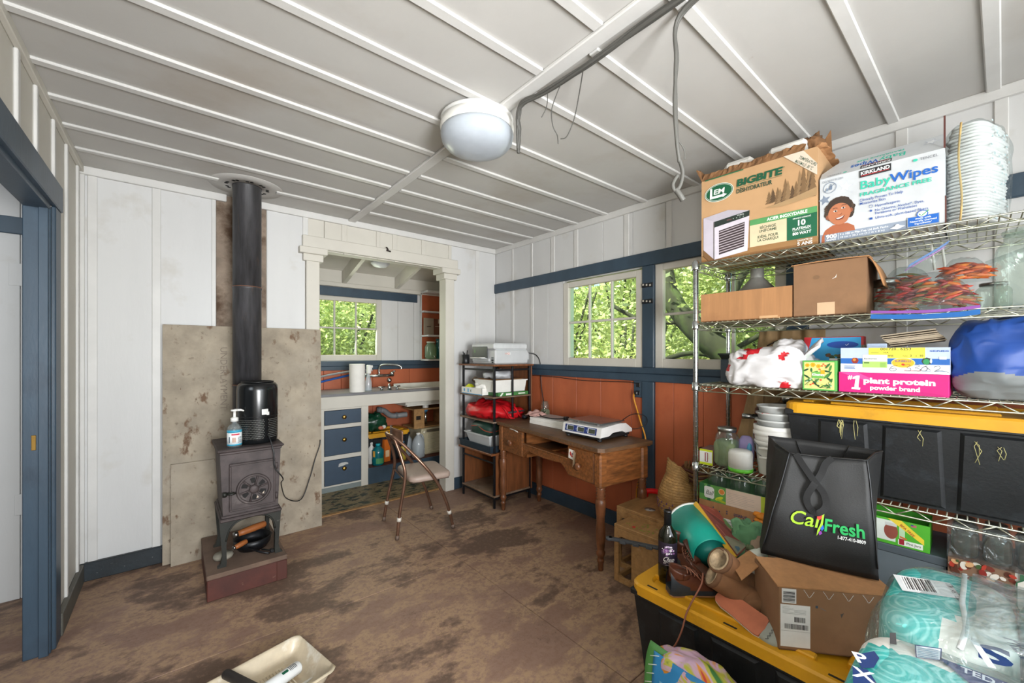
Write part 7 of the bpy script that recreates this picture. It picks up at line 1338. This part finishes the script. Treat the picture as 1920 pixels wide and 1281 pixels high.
# black tote bag
t = thing('shopper_bag', 'black fabric shopping bag with green lettering standing on the carton', 'bag', (1.650, .566, .588), rad(-73.5)); Hb = .40
bot = [(0, 0), (.16, -.006), (.325, 0), (.335, .095), (.33, .185), (.16, .19), (0, .185), (-.008, .095)]; top = [(.088, .022), (.19, .030), (.298, .024), (.330, .10), (.362, .188), (.19, .192), (.018, .190), (.045, .10)]
zt = [.375, .372, .378, .392, .385, .392, .398, .390]
def loop(v, n=64):
    P = []
    for k in range(8):
        a = V((*bot[k], 0)); b = V((*top[k], zt[k])); e = v ** 1.0
        P.append(V((a.x + (b.x - a.x) * e, a.y + (b.y - a.y) * e, b.z * v)))
    out = []
    for k in range(8):
        a, b = P[k], P[(k + 1) % 8]
        for j in range(8): out.append(a.lerp(b, j / 8))
    return out
vs = []; fs = []; NL = 20; nL = 64
for i in range(NL + 1):
    v = i / NL
    for p in loop(v):
        q = noise.noise(p * 9 + V((3, 1, 2))) * .009 * min(1, v * 4) * min(1, (1.15 - v) * 3); vs.append(p + V((q * .4, q - (.012 * sin(PI * v) if p.y < .05 else 0), q * .3)))
for i in range(NL):
    for k in range(nL): k2 = (k + 1) % nL; fs.append((i * nL + k, i * nL + k2, (i + 1) * nL + k2, (i + 1) * nL + k))
outer = len(vs)
for i in range(NL, 2, -1):
    for k in range(nL):
        p = vs[i * nL + k]; c = V((sum(vs[i * nL + j].x for j in range(0, nL, 8)) / 8, sum(vs[i * nL + j].y for j in range(0, nL, 8)) / 8, p.z)); vs.append(p + (c - p).normalized() * .004)
rows = NL - 2
for k in range(nL): k2 = (k + 1) % nL; fs.append((NL * nL + k, NL * nL + k2, outer + k2, outer + k))
for i in range(rows - 1):
    for k in range(nL): k2 = (k + 1) % nL; fs.append((outer + i * nL + k, outer + i * nL + k2, outer + (i + 1) * nL + k2, outer + (i + 1) * nL + k))
fs.append(tuple(range(nL))[::-1]); fs.append(tuple(outer + (rows - 1) * nL + k for k in range(nL)))
build(M('bag_black').add(vs, fs, True), 'bag_body', t)
hem = [vs[NL * nL + k] + V((0, 0, -.001)) for k in range(nL)]; build(M('bag_black').tube(hem, .0028, 6, closed=True), 'hem', t)
for x in (.0,): pass
def seam(p, q): build(M('#2c2e31/.5').tube([vs[i * nL + p] + V((0, -.001, 0)) for i in range(2, NL + 1)], .0018, 5), 'side_seam', t)
seam(0, 0); seam(16, 0)
def face(x, v):
    """point on the bag's front face"""
    a = V((.325 * x, -.004, 0)); b = V((.088 + .21 * x, .026, .375)); p = a.lerp(b, v); p.y -= .012 * sin(PI * v) + .0045; return p
st = [(.09, 1.0), (.22, .86), (.40, .66), (.53, .50), (.56, .34), (.47, .24), (.38, .30), (.34, .44), (.40, .62), (.47, .76), (.52, .92), (.60, 1.0)]
P = spline([face(x * .95, .50 + (v - .24) * .50 / .76) + V((0, -.006 - .004 * (k % 3), 0)) for k, (x, v) in enumerate(st)], 6); m = M('#0b0b0c/.8')
for dx in (0,):
    q = []; f2 = []
    for i, p in enumerate(P):
        d = (P[min(i + 1, len(P) - 1)] - P[max(i - 1, 0)]).normalized(); s_ = d.cross(V((0, 1, 0))).normalized() * .010; q += [p + s_, p - s_, p - s_ + V((0, .003, 0)), p + s_ + V((0, .003, 0))]
    for i in range(len(P) - 1):
        for k in range(4): f2.append((4 * i + k, 4 * i + (k + 1) % 4, 4 * i + 4 + (k + 1) % 4, 4 * i + 4 + k))
    m.add(q, f2)
build(m, 'strap', t); build(M('bag_black').tube(spline([(.11, .19, .39), (.15, .178, .30), (.22, .178, .29), (.27, .186, .39)], 6), .009, 8, flat=.25), 'strap', t)
m = M(); u0 = 0
m.ptext('Cal', .058, .136, .048, '#9ccb2c/.5', 'L', .012, .092, .12); m.ptext('Fresh', .172, .130, .043, '#1fa455/.5', 'L', .03, .120); m.ptext('1-877-410-8809', .214, .112, .0115, '#e9ebe9/.5', 'L', .02, .080)
m.pell(.157, .176, .008, .013, '#d8342e/.5', 16, -.3); m.ppoly([(.165, .185), (.171, .188), (.169, .150), (.158, .118), (.153, .108), (.154, .128), (.162, .152)], '#9ccb2c/.5'); m.ppoly([(.170, .150), (.174, .138), (.168, .128), (.162, .136)], '#2563c9/.5'); m.ppoly([(.165, .128), (.170, .120), (.162, .112), (.158, .122)], '#8a3aa4/.5')
def wrapface(m):
    out = []
    for x, y, z in m.v:
        v = z / .375; xx = x / .325; p = face(xx if True else 0, v); w0, w1 = .325 * xx, .088 + .21 * xx; out.append((w0 + (w1 - w0) * v, p.y + y * 3 - .001, z))
    m.v = out; return m
build(wrapface(m), 'printed_logo', t)
# cloths and papers between the bag and the rack
def cloth(name, label, fn, mat, nu=14, nv=16, cat='cloth', th=.005): return build(M(mat).sheet(fn, nu, nv, th), name, None, label, cat)
t = thing('green_cloth', 'green cotton cloth bunched between the picture board and the black bag', 'cloth', (1.90, .695, .374)); build(M('#5b8a63/.8').blob((0, 0, .105), (.05, .055, .115), 2.6, 44, 34, .020, 12, 5, False, 0, crease=.22, cf=20), 'cloth', t); build(M('#6a9a70/.8').sheet(lambda u, v: (-.055 + .05 * u + .012 * sin(7 * u + 3 * v), .055 - .10 * u - .03 * v, .225 - .16 * v + .012 * sin(9 * u)), 12, 12, .006), 'loose_fold', t)
t = thing('orange_flower', 'orange artificial flower on the green cloth', 'flower', (1.985, .68, .545)); 
for k in range(9): a = k * .7; build(M('#d9821a/.6').blob((.016 * cos(a), .016 * sin(a), .02 + .02 * (k % 3)), (.018, .018, .011), 2, 10, 8, .004, 60, k), 'petal', t)
t = thing('camouflage_cloth', 'tan and grey camouflage cloth beside the black bag', 'cloth', (1.865, .64, .374)); build(M('#9a8470/.9').blob((0, 0, .085), (.042, .05, .10), 2.2, 24, 20, .014, 16, 9, True, 0), 'cloth', t)
m = M('#5f6a4c/.9'); g = random.Random(31)
for k in range(12): a, zz = g.random() * 6.28, .04 + .1 * g.random(); m.blob((.04 * cos(a), .046 * sin(a), zz), (.012, .014, .014), 2, 8, 6)
build(m, 'camouflage_patches', t, kind='stuff')
t = thing('dotted_cloth', 'white cloth with pale green dots at the black bag corner', 'cloth', (1.775, .615, .374)); build(M('#d8dcd2/.8').blob((0, 0, .075), (.035, .04, .098), 2.3, 24, 18, .010, 22, 11, True, 0), 'cloth', t); m = M('#a9c9a4/.8')
for k in range(40): a, zz = g.random() * 6.28, .02 + .13 * g.random(); s_ = max(.1, 1 - ((zz - .075) / .098) ** 2) ** .5; m.blob((.036 * s_ * cos(a), .041 * s_ * sin(a), zz), (.005, .005, .006), 2, 6, 4)
build(m, 'dots', t, kind='stuff')
t = thing('printed_sheet', 'white printed paper sheet leaning behind the picture board', 'paper', (2.03, .80, .374)); build(M('paper').sheet(lambda u, v: (.02 * v, .12 - .18 * u, .145 * v), 4, 4, .002, False), 'sheet', t); m = M('#9a948c/.8')
for k in range(7): z_ = .132 - k * .013; x_ = .02 * z_ / .145 - .0022; m.add([(x_, .10, z_), (x_, -.04 + .02 * (k % 3), z_), (x_, -.04 + .02 * (k % 3), z_ + .003), (x_, .10, z_ + .003)], [(0, 1, 2, 3)])
build(m, 'print_lines', t)
# paper towel bundle
t = thing('towel_bundle', 'large pack of paper towel rolls in clear film with turquoise wrappers, bottom right corner', 'paper towels', (1.20, .19, 0))
# rolls lie along x, three across, in stacked layers
rr_ = .107; gy = .212
def roll(nm, y, z, x0, x1, white=None):
    m = M('teal_wrap').blob(((x0 + x1) / 2, y, z), ((x1 - x0) / 2, .108, .108), 3.6, 40, 26, .005, 9, int(y * 50) + int(z * 30), e2=5)
    m.use('#e9e8e2/.7')
    if white:
        wi = m.cur
        for i, f in enumerate(m.f):
            c = sum((V(m.v[k]) for k in f), V()) / len(f)
            if white(c): m.mi[i] = wi
    r_ = build(m, nm, t); return r_
for k in range(3):
    y = -.105 - gy * k; x0 = (.0, .13, .27)[k]
    wf = (lambda c: c.y < -.118 - .12 * (c.x - .1)) if k == 0 else (lambda c: c.y > -.26 + .25 * c.x) if k == 1 else None
    roll('towel_roll', y, .637, x0, .41, wf)
    roll('towel_roll', y, .630, -.36, x0 - .012, (lambda c: c.x > -.12 and c.z > .68 and c.y > -.13) if k == 0 else (lambda c: c.x < -.1 and c.y > -.3) if k == 1 else None)
    for z_ in (.42, .205): roll('towel_roll', y, z_, .0, .41); roll('towel_roll', y, z_ - .065, -.36, -.02)
m = M('clear_plastic'); m.blob((.205, -.32, .395), (.225, .345, .362), 7, 60, 44, .010, 8, 4, True); build(m, 'film_wrap', t); m = M('clear_plastic'); m.blob((-.19, -.32, .39), (.185, .34, .36), 7, 50, 40, .008, 8, 6, True); build(m, 'film_wrap', t)
m = M(); m.mx = T(0, 0, .7405, -PI / 2, -PI / 2)
def ontop(m):   # local print (u right=-y, v up=+x) laid on the roll tops
    return m
pr = M(mx=Matrix(((0, 0, 1, .08), (-1, 0, 0, -.02), (0, -1, 0, .7475), (0, 0, 0, 1))))
pr.ppoly([(.015, .07), (.11, .13), (.085, .205), (-.012, .15)], '#d9dee0/.3'); pr.ppoly([(.02, .085), (.075, .12), (.055, .185), (.0, .152)], '#eef0f0/.3')
for k in range(13):
    u = k / 13; a = V((.022, .088)).lerp(V((.072, .120)), u); b = V((.004, .150)).lerp(V((.054, .182)), u); w_ = .0012 + .0016 * ((k * 7) % 3) / 2; pr.ppoly([(a.x, a.y), (a.x + w_, a.y + w_ * .6), (b.x + w_, b.y + w_ * .6), (b.x, b.y)], '#2a2c30/.4')
pr.ptext('ITM / ART 1205', .078, .192, .0125, '#2a2c30/.4', 'L', .01, .082, 0, -1.27)
build(pr, 'bar_code', t); pr = M(mx=Matrix(((0, 0, 1, .02), (-1, 0, 0, -.02), (0, -1, 0, .7475), (0, 0, 0, 1)))); pr.ppoly([(.30, .30), (.47, .40), (.47, .18), (.40, .20)], '#16356b/.3'); pr.ptext('BY W', .41, .22, .03, '#dfe6ee/.3', 'L', .02)
pr.prect(.36, .06, .46, .15, '#16356b/.3'); pr.prect(.366, .066, .454, .144, '#d5e2ea/.3'); pr.ptext('OF WHICH', .375, .10, .018, '#16356b/.3', 'L', .02, .07); build(pr, 'top_print', t)
fr = M(mx=Matrix(((0, 0, 1, 0), (-1, 0, 0, 0), (0, -1, 0, .7405), (0, 0, 0, 1))))
def w2(*p): return [(.19 - y, x - 1.20) for x, y in p]
def fq(pts, c): fr.ppoly(w2(*pts), c)
fq([(1.140, .150), (1.149, .142), (1.103, .135), (1.097, .144)], '#4a4a4c/.5'); build(fr, 'black_mark', t); fr = M(mx=fr.mx)
fq([(1.004, .182), (1.046, .160), (1.030, .150), (.990, .152), (.971, .166)], '#16356b/.3'); fr.ptext('P', .014, -.215, .030, '#e6edf2/.3', 'L', .03, None, 0, .5); fq([(.965, .178), (.975, .158), (.947, .141), (.90, .150), (.90, .165)], '#16356b/.3'); fr.ptext('X', .018, -.262, .03, '#e6edf2/.3', 'L', .03, None, 0, .2); build(fr, 'blue_flag', t); fr = M(mx=fr.mx)
fq([(1.131, .112), (1.157, .077), (1.111, .074), (1.085, .106)], '#16356b/.3'); fq([(1.129, .110), (1.153, .078), (1.112, .0765), (1.088, .105)], '#d5e2ea/.3')
for k in range(6): x0 = 1.124 - k * .0062; fq([(x0, .1075 - .0005 * k), (x0 + .020, .081 - .0005 * k), (x0 + .018, .0805 - .0005 * k), (x0 - .002, .107 - .0005 * k)], '#6a8aa8/.4')
build(fr, 'text_box', t); fr = M(mx=fr.mx)
fq([(1.122, .086), (1.120, .070), (1.128, -.023), (1.065, .03), (1.10, .062)], '#16356b/.3'); fr.ptext('TED P', .140, -.098, .018, '#dfe6ee/.3', 'L', .03, .06, 0, .02); build(fr, 'blue_band', t); fr = M(mx=fr.mx)
fr.ptext('PREMIUM', .190, .10, .030, '#16356b/.3', 'L', .03, .11, 0, -1.25); fr.ptext('S', .160, -.025, .062, '#16356b/.3', 'L', .06, .045, .2, .25); fq([(1.245, .045), (1.25, .036), (1.16, .008), (1.155, .018)], '#e6edf2/.3'); build(fr, 'brand_print', t)
build(M('#dfe3e4/.4').tube(spline([(-.005, -.135, .735), (.08, -.140, .745), (.19, -.130, .748), (.30, -.128, .745), (.40, -.125, .738)], 6), .005, 8, flat=.5), 'film_seam', t)
m = M('clear_plastic')
m.sheet(lambda u, v: (.02 + .36 * u, -.14 - .24 * v, .752 + .02 * sin(PI * u) * sin(PI * v) + .008 * noise.noise((u * 6, v * 6, 2))), 20, 20, .0015); build(m, 'loose_film', t)
# feed bag and red tub
t = thing('feed_bag', 'colourful printed plastic sack slumped against the front of the big tote', 'bag', (1.325, .665, .0)); m = M('feed_bag').blob((0.0, -.03, .15), (.085, .17, .165), 2.6, 48, 32, .016, 8, 17, True, .0); build(m, 'sack', t)
m = M('#4f8a48/.4').sheet(lambda u, v: (-.092 + .05 * v * v + .012 * u, .150 - .055 * u - .05 * v * u - .03 * v + .006 * sin(9 * v), .0 + .315 * v - .02 * u), 5, 14, .003); build(m, 'green_fold', t); m = M('#e2e6dc/.5')
for k in range(9): z_ = .05 + k * .028; x_ = -.096 + .05 * (z_ / .315) ** 2; m.tube([(x_ - .001, .140 - .03 * z_ / .315, z_), (x_ + .004, .118 - .04 * z_ / .315, z_ + .012)], .0014, 4)
build(m, 'white_sprigs', t, kind='stuff')
def lbl(u, v): return (-.094 + .045 * v ** 2 + .012 * sin(6 * v) * 0 - .006 * sin(PI * u), .085 - .20 * u + .02 * v, .03 + .262 * v)
build(M('#2f86c2/.4').sheet(lbl, 14, 14, .002), 'blue_panel', t); m = M('#7fc0e6/.4'); m.sheet(lambda u, v: tuple(a + b for a, b in zip(lbl(.15 + .75 * u, .05 + .68 * v), (-.002, 0, 0))), 10, 10, .001); build(m, 'light_panel', t); m = M('#2a5f8c/.5')
for k in range(20):
    for (ua, ub) in ((.18, .47), (.58, .86)): v = .10 + k * .03; a, b = V(lbl(ua, v)), V(lbl(ub - .05 * (k % 3), v)); m.tube([a + V((-.0045, 0, 0)), a.lerp(b, .5) + V((-.0065, 0, 0)), b + V((-.0045, 0, 0))], .0011, 4)
build(m, 'small_print', t, kind='stuff'); m = M('#2a9a8a/.4')
for k in range(5): p = V(lbl(.525, .12 + .15 * k)); m.blob(p + V((-.004, 0, 0)), (.003, .007, .010), 2, 10, 8)
m.use('#cfd86a/.4')
for k in range(5): p = V(lbl(.525, .12 + .15 * k)); m.blob(p + V((-.0065, 0, 0)), (.002, .003, .005), 2, 8, 6)
build(m, 'green_badges', t, kind='stuff')
t = thing('red_crate', 'small dark red plastic tray on the floor between tote and printed sack', 'tray', (1.335, .80, 0), rad(-90)); build(tub(M('#7d1f1c/.4'), .11, .10, .085, .006, .004, .004), 'tray', t)
# paint tray
t = thing('paint_tray', 'used off-white paint tray on the floor, bottom edge of the view', 'tray', (.46, 1.845, 0), math.atan2(.31, -.073) - PI / 2 + PI)
t.rotation_euler.z = math.atan2(-.31, .073) + PI / 2
mt('#cfc3ae/.35'); plain('tray_paint', '#cdbfa6', .35, var=.1, vsc=8, stains=[('#c2946a', 6, .55, .75, None), ('#e6e3da', 9, .55, .7, None)])
def traysec(x, k):
    """half-width, floor height, rim height along the tray (x from the deep end)"""
    return .150, .006 + .03 * max(0, (x - .14) / .24), .068
m = M('tray_paint'); N1 = 14; ring = []
xs = [0, .012] + [.02 + .36 * i / 10 for i in range(11)]
sec = [(-.165, .066), (-.158, .070), (-.150, .066), (-.128, .012), (-.10, .006), (0, .004), (.10, .006), (.128, .012), (.150, .066), (.158, .070), (.165, .066)]
def tray_pt(u, v):
    x = .39 * v; j = u * (len(sec) - 1); k = min(len(sec) - 2, int(j)); f = j - k; y, z = sec[k][0] + (sec[k + 1][0] - sec[k][0]) * f, sec[k][1] + (sec[k + 1][1] - sec[k][1]) * f
    e = max(0, 1 - x / .05); z = z + (.068 - z) * (e ** 1.5); c = max(0, 1 - x / .03); y = y * (1 - .10 * c ** 2); rise = .03 * max(0, (x - .14) / .25) * (1 if abs(y) < .14 else 0); return (-x, y, min(.070, z + rise))
m.sheet(tray_pt, 30, 40, .004); build(m, 'tray', t)
m = M('#ddd0b8/.4')
for k in range(9): m.tube([(-.10 - .012 * k, -.09, .011), (-.10 - .012 * k, .09, .011)], .0025, 6)
build(m, 'ridges', t, kind='stuff')
def tubeob(name, label, a, b, r0, r1, mat, cat, prt=None):
    a, b = V(a), V(b); t = thing(name, label, cat, a); d = b - a; build(M(mat).tube([d * 0, d * .04, d * .96, d], [r0 * .8, r0, r1, r1 * .8], 20), 'tube', t); return t, d
t, d = tubeob('caulk_tube', 'white caulk tube with green mark lying in the paint tray', (.392, 1.842, .034), (.24, 1.765, .05), .024, .024, '#e4e6e6/.35', 'tube')
dn = d.normalized(); sd = V((0, 0, 1)).cross(dn).normalized(); up_ = dn.cross(sd)
def on_tube(pts, col, m, r=.0243):
    m.use(col); vs = [dn * s_ + sd * (r * sin(a)) + up_ * (r * cos(a)) for s_, a in pts]; m.add(vs, [tuple(range(len(vs)))]); m.add(vs, [tuple(range(len(vs)))[::-1]])
m = M()
for j in range(4): on_tube([(.058, .1 + .12 * j), (.084, .1 + .12 * j), (.084, .22 + .12 * j), (.058, .22 + .12 * j)], '#1f7a5a/.4', m)
for k in range(6):
    for j in range(5): on_tube([(.022 + .0055 * k, -.3 + .2 * j), (.0245 + .0055 * k, -.3 + .2 * j), (.0245 + .0055 * k, -.3 + .2 * (j + 1)), (.022 + .0055 * k, -.3 + .2 * (j + 1))], '#4a4a50/.4', m)
build(m, 'printed_marks', t)
for lb, a, b in (('white plastic nozzle lying in the paint tray, left of two', (.425, 1.765, .02), (.31, 1.70, .04)), ('white plastic nozzle lying in the paint tray, right of two', (.442, 1.728, .02), (.345, 1.67, .04))):
    a, b = V(a), V(b); t = thing('nozzle', lb, 'nozzle', a); d = b - a; build(M('white_plastic').tube([d * 0, d * .05, d * .8, d], [.002, .003, .012, .013], 16), 'cone', t)
t, d = tubeob('roller_handle', 'dark rubber tool handle across the left side of the paint tray', (.15, 1.93, .074), (.235, 1.76, .075), .017, .016, '#2a2522/.6', 'handle'); build(M('steel').tube([d, d * 1.5], .004, 8), 'shaft', t)
t = thing('cardboard_scrap', 'flat brown cardboard scrap on the floor under the paint tray', 'cardboard', (.20, 1.92, .0)); build(M('cardboard_dull').add([(-.16, .02, 0), (.10, .13, 0), (.16, .10, 0), (.10, -.15, 0), (-.14, -.2, 0), (-.16, .02, .006), (.10, .13, .006), (.16, .10, .006), (.10, -.15, .006), (-.14, -.2, .006)], [(0, 1, 2, 3, 4), (9, 8, 7, 6, 5), (0, 5, 6, 1), (1, 6, 7, 2), (2, 7, 8, 3), (3, 8, 9, 4), (4, 9, 5, 0)]), 'scrap', t)

# ================================================================ GROUPS OF LIKE THINGS
GR = {'shrub': 'leafy shrubs outside the windows', 'nesting_stool': 'plywood nesting stools by the desk', 'lace_up_shoe': 'pair of brown lace-up shoes on the yellow lid', 'sheepskin_boot': 'pair of sheepskin boots on the yellow lid',
      'storage_tote': 'black totes with yellow lids', 'chili_bag': 'zip bags of dried chilies on the wire rack', 'nozzle': 'plastic nozzles in the paint tray', 'water_jug': 'empty gallon jugs under the sink', 'hand_tool': 'wooden-handled tools under the stove', 'ceiling_lamp': 'white dome ceiling lamps'}
for o in list(COL.objects):
    if o.parent is None and o.get('label'):
        n = o.name.split('.')[0]
        if n in GR: o['group'] = GR[n]
        elif n == 'glass_jar' and 'canning' in o['label']: o['group'] = 'canning jars on the lowest shelf of the rack'
